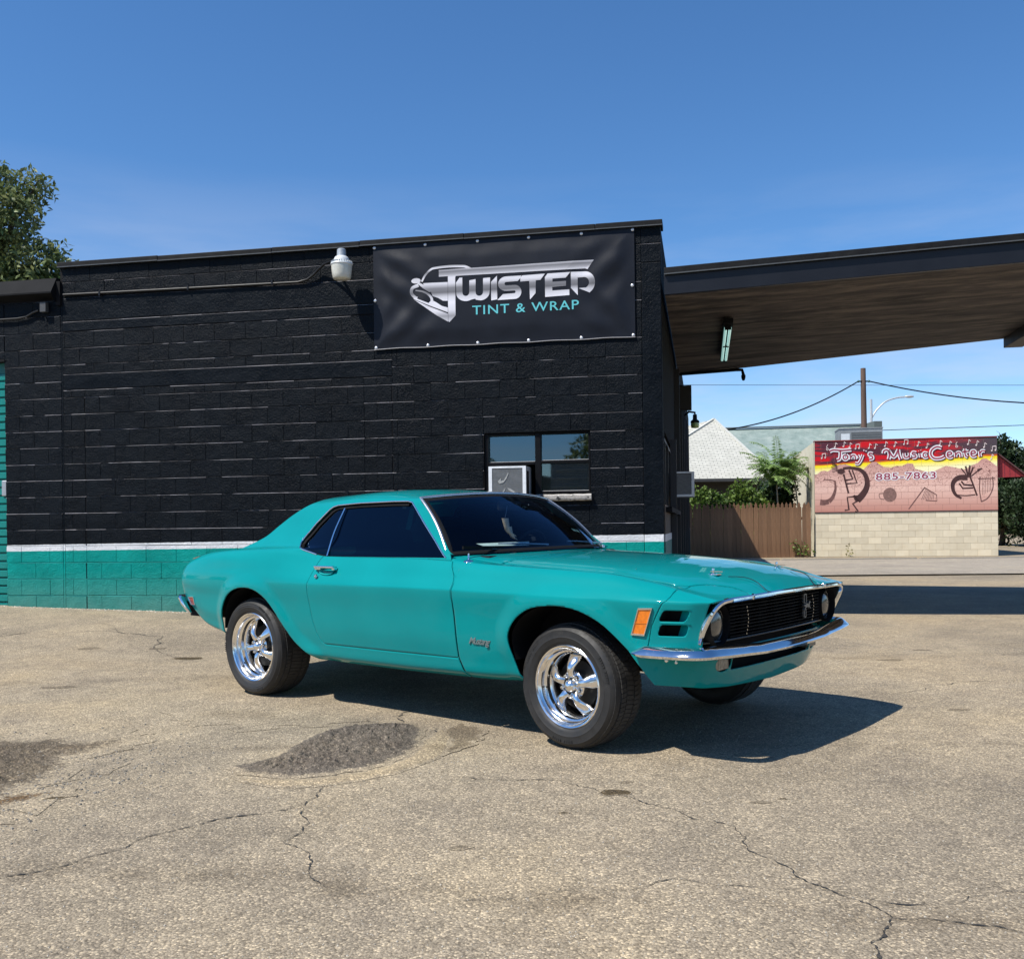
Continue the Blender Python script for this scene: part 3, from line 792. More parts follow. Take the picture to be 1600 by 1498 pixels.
while z < 3.20: link('door_slat', sl_me, door, (0, 0, z)); z += .105
mb = MB(); mb.obox((-6.63, .062, 1.72), (.045, .012, .10)); o = mb.build('door_handle', plain('galvanised', (.45, .45, .46), rough=.4, metal=.6), door); bevel_mod(o, .02, 3)
MB().box((-9.3, -.012, 3.33), (-6.56, .10, 3.36)).build('door_lintel', DARKJ, shop)
# window group
WF = plain('black_window_frame', (.004, .004, .005), rough=.5, spec=.15)
win = MB()
for a, b, z0, z1 in ((-.318, -.272, 1.445, 2.220), (.272, .338, 1.445, 2.220), (.884, .905, 1.445, 2.220), (-.272, .272, 2.198, 2.220), (.338, .884, 2.205, 2.220), (-.272, .272, 1.858, 1.893), (.338, .884, 1.868, 1.902), (.338, .884, 1.525, 1.552), (-.272, .272, 1.445, 1.47)):
    win.box((a, .03, z0), (b, .13, z1))
win = win.build('window', WF, shop); bevel_mod(win, .004)
WG = glass_mat('reflective_window_glass', (.42, .45, .45), ior=2.4, gloss=(.80, .95, .92))
for a, b, z0, z1 in ((-.272, .272, 1.893, 2.198), (.338, .884, 1.902, 2.205), (.338, .884, 1.552, 1.868)):
    tl = .010 if z0 > 1.7 else .002; mb = MB(); mb.quad((a, .075, z0), (b, .0765, z0), (b, .0765+tl, z1), (a, .075+tl, z1)); mb.build('pane', WG, win)
RAIL = plain('sunlit_rail_colour', (.55, .52, .48), rough=.6)  # pale colour paints in the sunlight on the bottom rail edges
for a, b, z0 in ((-.262, .270, 1.893), (.342, .884, 1.902), (.352, .884, 1.552)):
    MB().box((a, .052, z0-.004), (b, .078, z0+.006)).build('glazing_bead', RAIL, win)
BL = plain('old_blind', (.50, .48, .50), rough=.7)
for k in range(13):
    mb = MB(); mb.obox((.61, .115, 1.575+.0225*k), (.262, .012, .0012), Matrix.Rotation(R(48), 3, 'X')); mb.build('blind_slat', BL, win)
for x in (.50, .80): MB().box((x, .10, 1.555), (x+.004, .104, 1.865)).build('blind_cord', BL, win)
mb = MB(); mb.box((-.40, .18, 1.36), (1.0, 1.4, 1.37)); mb.box((-.40, 1.4, 1.36), (1.0, 1.41, 2.3)); mb.build('dark_room', plain('room_dark', (.02, .02, .02), rough=.9), shop)
mb = MB(); nseg = 26
for i in range(nseg+1):
    x = -.33+1.25*i/nseg; wv = lambda s: .004*mnoise.noise(Vector((x*14, s, 2)))
    for (yy, zz) in ((.03, 1.515), (-.055, 1.508), (-.068, 1.495), (-.066, 1.462), (-.058, 1.444), (.0, 1.437)): mb.v.append((x, yy+wv(zz), zz+wv(yy+5)))
for i in range(nseg):
    for j_ in range(5): q = i*6+j_; mb.f.append((q, q+1, q+7, q+6)); mb.m.append(0)
mb.f += [tuple(range(6)), tuple(nseg*6+k for k in range(6))[::-1]]; mb.m += [0, 0]
mb.build('window_sill', noise_mat('bare_concrete_sill', (.30, .28, .25), (.55, .52, .48), scale=16, rough=.8, bump=.5, c3=(.05, .05, .05), s3=9, t3=(.56, .62)), shop)

# ---- air conditioners
def air_con(name, label, org, rz, w, h, dp, coil=True):
    a = empty(name, org, rz); tag(a, label, 'air conditioner')
    CW = plain('white_casing', (.74, .76, .78), rough=.35); CG = plain('side_casing_grey', (.40, .42, .44), rough=.4)
    MB().box((-w/2, .004, 0), (w/2, dp, h)).build('casing', CG, a)
    mb = MB(); f = .034
    for q in ((-w/2-.004, 0, -w/2+f, h), (w/2-f, 0, w/2+.004, h), (-w/2+f, h-.022, w/2-f, h), (-w/2+f, 0, w/2-f, .03)): mb.box((q[0], -.010, q[1]), (q[2], .003, q[3]))
    o = mb.build('front_frame', CW, a)
    MB().box((-w/2+f, -.001, .03), (w/2-f, .0035, h-.022)).build('coil', noise_mat('dusty_condenser_fins', (.05, .055, .055), (.17, .17, .16), scale=18, rough=.6, bump=.6, bscale=200, stretch=(1, 1, 6)), a)
    for k in range(int((h-.06)/.012)):
        MB().box((-w/2+f, -.0045, .034+.012*k), (w/2-f, -.002, .0365+.012*k)).build('fin', CG, a)
    for k in range(8):
        MB().box((w/2, .05+k*.02, .06), (w/2+.002, .058+k*.02, h-.05)).build('side_louvre', DARKJ, a)
    if coil:
        rp = noise_mat('bent_metal_patch', (.22, .23, .23), (.42, .42, .40), scale=20, rough=.5)
        for p in ([(-.11, .36), (-.07, .40), (-.075, .365), (-.04, .37), (-.01, .42), (.01, .46), (.015, .445), (-.01, .39), (-.045, .345), (-.09, .335)],
                  [(-.10, .22), (-.06, .24), (-.03, .28), (-.02, .285), (-.03, .255), (-.06, .225), (-.10, .205)], [(.00, .285), (.03, .28), (.09, .24), (.085, .225), (.02, .255)]):
            mb = MB(); mb.prism([(u, v) for u, v in p], lambda q, r, d: (q, -.006-d, r), 0, .003); mb.build('bent_patch', rp, a)
    return a
p_ = WO+WTv*(0.0)+WNv*(-.235)
air_con('window_air_conditioner', 'white-framed air conditioner filling the lower left window above the car roof', (p_.x, p_.y, 1.30), -TH, .418, .53, .36)
p_ = WO+WTv*1.88+WNv*2.5
air_con('side_air_conditioner', 'grey air conditioner jutting from the side wall beside the building corner', (p_.x, p_.y, 1.53), -TH, .30, .34, .5, coil=False)

# ---- security lamp and conduit
lamp = empty('security_lamp', WO+WTv*(-1.925)+WNv*(-.245)+Vector((0, 0, 0)), -TH)
tag(lamp, 'white dusk-to-dawn security lamp on a bent arm left of the banner', 'lamp')
LG = plain('grey_lamp_metal', (.42, .44, .45), rough=.45, metal=.4)
MB().lathe([(0, 4.392), (.035, 4.390), (.050, 4.380), (.053, 4.330), (.056, 4.300), (.0, 4.300)], 28, 'Z').build('photocell_cap', LG, lamp, smooth=35)
MB().lathe([(.056, 4.303), (.075, 4.292), (.088, 4.270), (.095, 4.235), (.122, 4.222), (.128, 4.205), (.122, 4.196), (0, 4.196)], 40, 'Z').build('housing', plain('pale_lamp_housing', (.62, .64, .64), rough=.4), lamp, smooth=35)
for k in range(26):
    q = 2*math.pi*k/26; MB().obox((.107*math.cos(q), .107*math.sin(q), 4.228), (.016, .003, .014), Matrix.Rotation(q, 3, 'Z')).build('housing_rib', LG, lamp)
MB().lathe([(.120, 4.200), (.118, 4.150), (.110, 4.090), (.102, 4.050), (.092, 4.038), (.0, 4.032)], 40, 'Z').build('diffuser_bowl', plain('cream_acrylic', (.58, .57, .50), rough=.3, coat=.3), lamp, smooth=50)
MB().tube([(-.10, 0, 4.262), (-.14, .04, 4.262), (-.16, .14, 4.262), (-.165, .245, 4.262)], .016, 8).build('arm', BLACKM, lamp, smooth=60)
MB().box((-.20, .225, 4.20), (-.13, .243, 4.32)).build('wall_plate', BLACKM, lamp)
cond = empty('electrical_conduit', WO, -TH); tag(cond, 'black painted conduit running along the wall top to the security lamp', 'conduit')
pp = [(-5.70, -.022, 4.125), (-4.4, -.022, 4.112), (-3.0, -.022, 4.10), (-2.56, -.022, 4.096), (-2.44, -.03, 4.118), (-2.36, -.04, 4.165), (-2.28, -.05, 4.235), (-2.20, -.09, 4.270), (-2.13, -.14, 4.272), (-2.08, -.19, 4.264)]
CM = plain('conduit_black', (.006, .006, .007), rough=.42, spec=.35)
MB().tube(pp, .015, 10).build('pipe', CM, cond, smooth=60)
for x in (-5.2, -4.0, -2.9): MB().box((x, -.040, 4.085), (x+.02, -.004, 4.140)).build('pipe_clip', CM, cond)
c2 = empty('wing_conduit', WO, -TH); tag(c2, 'short black conduit under the eave of the lower left wing', 'conduit')
MB().tube([(-9.0, -.03, 3.845), (-6.35, -.03, 3.860), (-6.22, -.03, 3.875), (-6.12, -.03, 3.925), (-6.03, -.05, 3.94)], .014, 8).build('pipe', CM, c2, smooth=60)

# =====================================================================================  BANNER
def banner_disp(t, z):
    T0, T1, B0, B1 = -1.62, 1.43, 3.25, 4.465
    u = (t-T0)/(T1-T0); v = (z-B0)/(B1-B0)
    e = min(u, 1-u)*3.05; f = min(v, 1-v)*1.215
    puff = smooth01(min(e, f)/.22)
    top = math.cos(2*math.pi*(t+1.605)/.605)
    r = .020*puff
    r += -.010*max(0, top)*math.exp(-((1-v)*1.2/.20)**2)*puff
    d1 = (t+1.60)*.75+(z-4.44)*1.0; r += .016*math.exp(-((t+1.35)**2+(z-4.05)**2)/.10)*math.sin(d1*17)*puff
    d2 = (t-1.42)*.8-(z-4.44)*.9; r += .011*math.exp(-((t-1.15)**2+(z-4.05)**2)/.12)*math.sin(d2*15)*puff
    d3 = (t+1.60)*.9-(z-3.26)*.8; r += .011*math.exp(-((t+1.25)**2+(z-3.55)**2)/.12)*math.sin(d3*16)*puff
    d4 = (t-1.42)*.8+(z-3.26)*.7; r += .012*math.exp(-((t-1.15)**2+(z-3.50)**2)/.10)*math.sin(d4*18)*puff
    r += puff*(-.006*mnoise.noise(Vector((t*1.6, z*2.2, .3)))+.004*mnoise.noise(Vector((t*4+z*2, z*5, 1.3))))
    return -.018-r
def banner_edge(t, z):
    return (0.0, .010*math.cos(2*math.pi*(t+1.605)/.605)*(1 if z > 4 else -1)*.35)
banner = empty('vinyl_banner', WO, -TH); tag(banner, 'black vinyl banner with silver and cyan shop lettering nailed to the wall', 'banner')
mb = MB(); NU, NV = 150, 60
for j in range(NV+1):
    for i in range(NU+1):
        t = -1.62+3.05*i/NU; z = 3.25+1.215*j/NV
        ez = banner_edge(t, z)[1]*abs(2*j/NV-1)**4
        mb.v.append((t, banner_disp(t, z), z+ez))
mb.f = [(j*(NU+1)+i, j*(NU+1)+i+1, (j+1)*(NU+1)+i+1, (j+1)*(NU+1)+i) for j in range(NV) for i in range(NU)]; mb.m = [0]*len(mb.f)
BAN = noise_mat('black_banner_vinyl', (.0035, .0048, .0095), (.008, .0105, .018), scale=3, rough=.5, bump=.6, bscale=300, bdist=.002, spec=.25)
bs = mb.build('sheet', BAN, banner, smooth=80, recalc=False)
HEM = plain('hem_fold', (.05, .05, .052), rough=.5)
mb = MB()
for z0 in (3.25,):
    pts = [(-1.62+3.05*i/60, banner_disp(-1.62+3.05*i/60, z0)-.004, z0+banner_edge(-1.62+3.05*i/60, z0)[1]) for i in range(61)]
    mb.tube(pts, .004, 5)
mb.build('hem', plain('bright_hem', (.35, .34, .35), rough=.5), banner, smooth=60)
for t, z in [(-1.603, 4.440), (-.985, 4.438), (-.361, 4.438), (.236, 4.438), (.840, 4.439), (1.412, 4.443), (1.403, 3.823), (-1.601, 3.821), (-1.595, 3.268), (-.965, 3.268), (-.370, 3.268), (.224, 3.268), (.826, 3.268), (1.408, 3.270)]:
    MB().lathe([(0, -.010), (.006, -.010), (.010, -.006), (.016, -.004), (.018, 0), (.018, .003)], 16, 'Y', (t, banner_disp(t, z)-.003, z)).build('grommet', plain('zinc_grommet', (.72, .72, .74), rough=.3, metal=.5) if t == -1.603 else bpy.data.materials['zinc_grommet'], banner, smooth=40)

# printed lettering; u,v are the artwork's own grid (u right, v down)
def art(u, v): return (-.819+.001533*(u-320), 4.123-.001526*(v-160))
def silver():
    m, nt, b = newmat('silver_print'); N, L = nt.nodes, nt.links; setp(b, rough=.45, spec=.4)
    tc = N.new('ShaderNodeTexCoord'); sp = N.new('ShaderNodeSeparateXYZ'); L.new(tc.outputs['Object'], sp.inputs[0])
    n = N.new('ShaderNodeTexNoise'); n.inputs['Scale'].default_value = 300; L.new(tc.outputs['Object'], n.inputs['Vector'])
    mr = N.new('ShaderNodeMapRange'); mr.inputs['From Min'].default_value = 3.52; mr.inputs['From Max'].default_value = 4.17; L.new(sp.outputs[2], mr.inputs['Value'])
    ad = N.new('ShaderNodeMath'); ad.operation = 'MULTIPLY_ADD'; ad.inputs[1].default_value = .02; L.new(n.outputs['Fac'], ad.inputs[0]); L.new(mr.outputs[0], ad.inputs[2])
    r = N.new('ShaderNodeValToRGB'); e = r.color_ramp.elements
    st = [(0, .75), (.12, .45), (.22, .80), (.36, .88), (.46, .72), (.54, .28), (.62, .36), (.70, .78), (.80, .82), (.86, .50), (.91, .32), (.97, .80), (1, .6)]
    while len(e) < len(st): e.new(.5)
    for q, (p, c) in zip(e, st): q.position = p; q.color = (c**1.5*1.0, c**1.5*.975, c**1.5*1.03, 1)
    L.new(ad.outputs[0], r.inputs[0]); L.new(r.outputs[0], b.inputs['Base Color']); return m
SILV = silver()
def emboss(mb, parent, name, mat, off=.0035):
    """drape a flat (t,0,z) mesh on the banner, finely subdivided"""
    me = bpy.data.meshes.new(name); me.from_pydata(mb.v, [], mb.f)
    bm = bmesh.new(); bm.from_mesh(me); bmesh.ops.remove_doubles(bm, verts=bm.verts, dist=1e-5)
    bmesh.ops.triangulate(bm, faces=bm.faces)
    for _ in range(4):
        es = [e for e in bm.edges if e.calc_length() > .05]
        if not es: break
        bmesh.ops.subdivide_edges(bm, edges=es, cuts=1); bmesh.ops.triangulate(bm, faces=[f for f in bm.faces if len(f.verts) > 3])
    for v in bm.verts: v.co.y = banner_disp(v.co.x, v.co.z)-off
    for f in bm.faces:
        f.normal_update()
        if f.normal.y > 0: f.normal_flip()
    bm.to_mesh(me); bm.free(); me.materials.append(mat); return link(name, me, parent)
def flat(mb, pts):
    tris = tessellate_polygon([[Vector((*art(u, v), 0)) for u, v in pts]]); n = len(mb.v)
    for u, v in pts: t, z = art(u, v); mb.v.append((t, 0, z))
    for a in tris: mb.f.append(tuple(n+i for i in a)); mb.m.append(0)
    return mb
def stroke(mb, pts, w, k=5, conv=art, raw=False):
    P = [Vector(p) for p in (smooth_poly(pts, k) if k > 1 else pts)]; n = len(mb.v)
    for i, p in enumerate(P):
        t = (P[min(i+1, len(P)-1)]-P[max(i-1, 0)]).normalized(); nn = Vector((-t.y, t.x)); ww = w if not isinstance(w, (list, tuple)) else w[0]+(w[1]-w[0])*i/(len(P)-1)
        for s in (-1, 1):
            q = p+nn*ww/2*s; a, b = conv(q.x, q.y); mb.v.append((a, 0, b))
    for i in range(len(P)-1): mb.f.append((n+2*i, n+2*i+2, n+2*i+3, n+2*i+1)); mb.m.append(0)
    return mb
mb = MB(); flat(mb, [(320, 158), (1492, 154), (1446, 220), (1428, 214), (452, 210), (447, 222), (447, 508), (398, 556), (390, 548), (390, 208), (320, 208)]); emboss(mb, banner, 'letter_t_bar', SILV)
def ell(cx, cy, rx, ry, a0=0, a1=360, n=20): return [(cx+rx*math.cos(R(a0+(a1-a0)*i/n)), cy+ry*math.sin(R(a0+(a1-a0)*i/n))) for i in range(n+1)]
# W with two round bowls
flatp = [(480, 226), (502, 226), (502, 330)]+ell(528, 340, 26, 26, 180, 0, 8)+[(556, 250), (604, 244), (604, 340)]+ell(632, 345, 28, 26, 180, 0, 8)+[(662, 240), (716, 238), (712, 340)]+ell(640, 345, 70, 60, 0, 90, 8)+[(604, 398), (600, 390)]+ell(530, 342, 76, 62, 60, 180, 9)+[(452, 262)]
mb = MB(); flat(mb, flatp); emboss(mb, banner, 'letter_w', SILV)
mb = MB(); flat(mb, [(768, 228), (768, 404), (722, 410), (722, 272)]); emboss(mb, banner, 'letter_i', SILV)
mb = MB(); flat(mb, [(952, 238), (948, 252), (925, 278), (840, 279)]+ell(838, 292, 13, 13, 270, 90, 6)+[(900, 305)]+ell(902, 357, 50, 52, 270, 450, 12)+[(768, 410), (812, 368), (896, 366)]+ell(898, 356, 10, 10, 90, -90, 6)+[(840, 346)]+ell(838, 292, 62, 54, 90, 270, 12)); emboss(mb, banner, 'letter_s', SILV)
mb = MB(); flat(mb, [(958, 238), (1130, 236), (1096, 280), (1062, 281), (1058, 376), (1016, 420), (1012, 282), (945, 283), (945, 256)]); emboss(mb, banner, 'letter_t', SILV)
mb = MB(); flat(mb, [(1150, 236), (1318, 234), (1284, 274), (1186, 276), (1186, 300), (1286, 298), (1286, 334), (1184, 338), (1184, 364), (1310, 362), (1310, 404), (1130, 408), (1130, 262)]); emboss(mb, banner, 'letter_e', SILV)
mb = MB(); flat(mb, [(1322, 234), (1420, 236)]+ell(1424, 318, 76, 82, 270, 420, 14)+[(1462, 394), (1380, 358), (1388, 356)]+ell(1420, 318, 36, 40, 70, -90, 10)+[(1372, 278), (1372, 408), (1322, 352)]); emboss(mb, banner, 'letter_d', SILV)
mb = MB(); stroke(mb, [(186, 238), (215, 190), (255, 152), (290, 140), (400, 135), (500, 140), (530, 146), (575, 170)], [14, 20], 5)
flat(mb, ell(140, 228, 38, 20, 0, 360, 18)[:-1]); flat(mb, [(160, 238), (200, 262), (258, 318), (246, 322), (198, 290), (150, 250)])
flat(mb, [(196, 250), (388, 252), (388, 395), (350, 392), (312, 368), (270, 352), (258, 320), (205, 268)])
stroke(mb, [(158, 262), (112, 280), (104, 320), (130, 352), (150, 362)], [26, 20], 5)
stroke(mb, [(135, 300), (190, 312), (238, 338), (262, 370), (262, 402)], [10, 22], 5)
flat(mb, [(262, 380), (300, 402), (340, 430), (388, 446), (388, 474), (300, 440), (235, 405)])
emboss(mb, banner, 'car_emblem', SILV)
mb = MB(); flat(mb, [(118, 352), (240, 404), (388, 470), (388, 482), (240, 420), (124, 368)]); flat(mb, [(128, 374), (240, 428), (388, 492), (388, 552), (300, 500)]); emboss(mb, banner, 'emblem_wedge', SILV)
CYAN = plain('cyan_print', (.115, .52, .56), rough=.5, var=.05)
me = text_mesh('TINT & WRAP', .135, offset=.0006, spacing=1.12)
xs_ = [v.co.x for v in me.vertices]; ys_ = [v.co.y for v in me.vertices]; k = 1.232/(max(xs_)-min(xs_)); ky = .104/(max(ys_)-min(ys_))
mb = MB(); mb.v = [(.189+(v.co.x-(max(xs_)+min(xs_))/2)*k, 0, 3.640+(v.co.y-(max(ys_)+min(ys_))/2)*ky) for v in me.vertices]; mb.f = [tuple(p.vertices) for p in me.polygons]; mb.m = [0]*len(mb.f)
_o = emboss(mb, banner, 'tint_and_wrap_lettering', CYAN)
# one object for each printed character
bm = bmesh.new(); bm.from_mesh(_o.data); bm.verts.ensure_lookup_table(); seen = set(); isl = []
for v0 in bm.verts:
    if v0.index in seen: continue
    st = [v0]; seen.add(v0.index); g = []
    while st:
        v = st.pop(); g.append(v.index)
        for e in v.link_edges:
            o2 = e.other_vert(v)
            if o2.index not in seen: seen.add(o2.index); st.append(o2)
    isl.append(set(g))
bm.free(); src = _o.data
for g in sorted(isl, key=lambda g: min(src.vertices[i].co.x for i in g)):
    ids = sorted(g); mp = {q: n for n, q in enumerate(ids)}
    me = bpy.data.meshes.new('cyan_letter'); me.from_pydata([tuple(src.vertices[i].co) for i in ids], [], [tuple(mp[i] for i in p.vertices) for p in src.polygons if p.vertices[0] in g]); me.materials.append(CYAN); link('cyan_letter', me, banner)
bpy.data.objects.remove(_o)

# =====================================================================================  CANOPY
can = empty('drive_through_canopy', WO, -TH); tag(can, 'flat black canopy with stained plywood soffit projecting right of the shop', 'canopy')
def zs(t): return 3.70+.034*(t-1.74)
def bk(t): return 5.9-.245*(t-1.75)
TR = 9.4
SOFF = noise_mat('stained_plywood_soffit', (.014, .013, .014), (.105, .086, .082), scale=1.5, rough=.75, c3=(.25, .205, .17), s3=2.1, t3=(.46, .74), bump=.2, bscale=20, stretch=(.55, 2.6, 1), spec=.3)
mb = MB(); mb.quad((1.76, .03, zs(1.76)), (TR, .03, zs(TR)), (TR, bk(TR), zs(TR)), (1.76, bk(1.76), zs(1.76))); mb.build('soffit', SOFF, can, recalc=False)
FASC = noise_mat('dark_blue_black_fascia', (.0045, .005, .008), (.009, .010, .014), scale=3, rough=.42, spec=.35)
def slab(name, mat, d0, d1, h0, h1, back=False, parent=can, t0=1.755, t1=TR):
    mb = MB(); P = []
    for t in (t0, t1):
        o_ = bk(t) if back else 0
        P += [(t, o_+d0, zs(t)+h0), (t, o_+d1, zs(t)+h0), (t, o_+d1, zs(t)+h1), (t, o_+d0, zs(t)+h1)]
    mb.v = P; mb.f = [(0, 4, 5, 1), (1, 5, 6, 2), (2, 6, 7, 3), (3, 7, 4, 0), (0, 1, 2, 3), (4, 7, 6, 5)]; mb.m = [0]*6
    o = mb.build(name, mat, parent); return o
bevel_mod(slab('front_fascia', FASC, -.02, .03, -.004, .215), .004)
bevel_mod(slab('rear_fascia', FASC, -.03, .02, -.004, .20, True), .004)
bevel_mod(slab('roof_edge', FELT, -.055, .06, .218, .292), .006)
slab('drip_edge', EDGE, -.060, -.052, .212, .224)
mb = MB(); mb.quad((1.755, .02, zs(1.755)+.21), (TR, .02, zs(TR)+.21), (TR, bk(TR), zs(TR)+.21), (1.755, bk(1.755), zs(1.755)+.21)); mb.build('canopy_roof', FELT, can)
mb = MB(); mb.box((TR-.03, -.02, zs(TR)-.004), (TR, bk(TR), zs(TR)+.28)); mb.build('end_fascia', FASC, can)
for t in (6.55,):
    mb = MB(); mb.box((t, .2, zs(t)-.150), (t+.26, bk(t)-.05, zs(t)-.002)); o = mb.build('cross_beam', noise_mat('beam_paint', (.05, .045, .042), (.10, .085, .075), scale=4, rough=.6), can); bevel_mod(o, .006)
for d in (.35, 3.9):
    MB().box((8.9, d, .0), (9.04, d+.14, zs(8.97)-.002)).build('post', FASC, can)
TUBEM = plain('frosted_tube', (.72, .90, .86), rough=.25, coat=.3); _b = TUBEM.node_tree.nodes['Principled BSDF']; _b.inputs['Emission Color'].default_value = (.55, 1.0, .95, 1); _b.inputs['Emission Strength'].default_value = .42
fl = empty('fluorescent_fixture', WO, -TH); tag(fl, 'two-tube fluorescent fixture hanging under the dark canopy', 'light')
MB().box((2.42, 1.42, 3.64), (2.54, 4.15, 3.70)).build('housing', BLACKM, fl)
for x in (2.452, 2.508):
    MB().tube([(x, 1.62, 3.615), (x, 4.05, 3.615)], .019, 12).build('tube', TUBEM, fl, smooth=60)
for y in (1.56, 2.8, 4.06): MB().box((2.44, y, 3.59), (2.52, y+.05, 3.645)).build('tube_holder', BLACKM, fl)
cp = empty('canopy_pipe', WO, -TH); tag(cp, 'black pipe with drooping nozzle fixed at the rear edge of the canopy', 'pipe')
MB().tube([(1.75, 5.75, 3.685), (2.70, 5.55, 3.69), (2.80, 5.52, 3.68), (2.82, 5.52, 3.60)], .026, 8).build('pipe', BLACKM, cp, smooth=60)
MB().lathe([(0, -.10), (.022, -.09), (.034, -.05), (.036, -.01), (.02, .01), (0, .01)], 14, 'Z', (2.82, 5.52, 3.60)).build('nozzle', BLACKM, cp, smooth=50)
# =====================================================================================  THE CAR
CAR_A = 0.70048; CAR_R = 0.00728
_h = Vector((math.cos(CAR_A), -math.sin(CAR_A), 0)); _l0 = Vector((math.sin(CAR_A), math.cos(CAR_A), 0)); _up = Vector((0, 0, 1))
_l = _l0*math.cos(CAR_R)+_up*math.sin(CAR_R); _u = -_l0*math.sin(CAR_R)+_up*math.cos(CAR_R)
_oc = Vector((0.8322, 5.6907, 0))-_l0*0.75+_l*0.75

def paint_mat():
    m, nt, b = newmat('teal_car_paint'); N, L = nt.nodes, nt.links
    setp(b, rough=0.5, spec=0.05, coat=1.0, coatr=0.02); b.inputs['Coat IOR'].default_value = 1.27
    tc = N.new('ShaderNodeTexCoord')
    n = N.new('ShaderNodeTexNoise'); n.inputs['Scale'].default_value = 2.2; n.inputs['Detail'].default_value = 7
    L.new(tc.outputs['Object'], n.inputs['Vector'])
    rp = N.new('ShaderNodeValToRGB'); rp.color_ramp.elements[0].position = .35; rp.color_ramp.elements[1].position = .7
    rp.color_ramp.elements[0].color = (0.0, 0.222, 0.226, 1); rp.color_ramp.elements[1].color = (0.0, 0.244, 0.247, 1)
    L.new(n.outputs['Fac'], rp.inputs[0]); L.new(rp.outputs[0], b.inputs['Base Color'])
    n2 = N.new('ShaderNodeTexNoise'); n2.inputs['Scale'].default_value = 3.0; n2.inputs['Detail'].default_value = 3
    L.new(tc.outputs['Object'], n2.inputs['Vector'])
    bp = N.new('ShaderNodeBump'); bp.inputs['Strength'].default_value = 0.12; bp.inputs['Distance'].default_value = 0.004
    L.new(n2.outputs['Fac'], bp.inputs['Height']); L.new(bp.outputs[0], b.inputs['Coat Normal'])
    n3 = N.new('ShaderNodeTexNoise'); n3.inputs['Scale'].default_value = 9.0; n3.inputs['Detail'].default_value = 8
    L.new(tc.outputs['Object'], n3.inputs['Vector'])
    mr = N.new('ShaderNodeMapRange'); mr.inputs['From Min'].default_value = .45; mr.inputs['From Max'].default_value = .8
    mr.inputs['To Min'].default_value = .025; mr.inputs['To Max'].default_value = .13
    L.new(n3.outputs['Fac'], mr.inputs['Value']); L.new(mr.outputs[0], b.inputs['Coat Roughness'])
    return m
PAINT = paint_mat()
CHROME = plain('polished_chrome', (0.80, 0.81, 0.82), rough=0.07, metal=1.0, var=.04)
ALLOY = plain('polished_aluminium', (0.88, 0.86, 0.83), rough=0.17, metal=1.0, var=.04)
RUBBER = noise_mat('tyre_rubber', (0.012, 0.012, 0.012), (0.022, 0.021, 0.020), scale=25, rough=0.62, bump=.25, bscale=220, bdist=.001,
                   c3=(0.05, 0.045, 0.038), s3=7, t3=(.56, .8), rvar=.12)
RUBTREAD = noise_mat('dusty_tread_rubber', (0.020, 0.019, 0.018), (0.045, 0.042, 0.038), scale=30, rough=0.8, bump=.3, bscale=260, bdist=.001)
GLASS_SIDE = glass_mat('dark_tinted_glass', (0.012, 0.026, 0.036), ior=1.42, gloss=(.55, .75, 1.0))
GLASS_WS = glass_mat('tinted_windscreen_glass', (0.80, 0.90, 0.93), ior=1.35, gloss=(.55, .75, 1.0))
AMBER = plain('amber_lens', (0.80, 0.20, 0.010), rough=0.18, coat=.8, var=.2, scale=60)
REDL = plain('red_lens', (0.30, 0.006, 0.008), rough=0.2, coat=.8, var=.2, scale=60)
LENS = plain('headlamp_lens', (0.09, 0.09, 0.085), rough=0.08, metal=.55, coat=1.0, var=.25, scale=30, bump=.5, bscale=90, bdist=.002)
LENSW = plain('clear_ribbed_lens', (0.42, 0.38, 0.32), rough=0.2, coat=1.0, var=.25, scale=50)
INTER = plain('dark_cabin_vinyl', (0.008, 0.008, 0.010), rough=0.7, spec=.2)

car = bpy.data.objects.new('coupe_car', None); COL.objects.link(car)
car.matrix_world = Matrix.Translation(_oc) @ Matrix((_h, _l, _u)).transposed().to_4x4()
tag(car, 'turquoise two-door classic muscle coupe with chrome five-spoke wheels parked before the black wall', 'car')

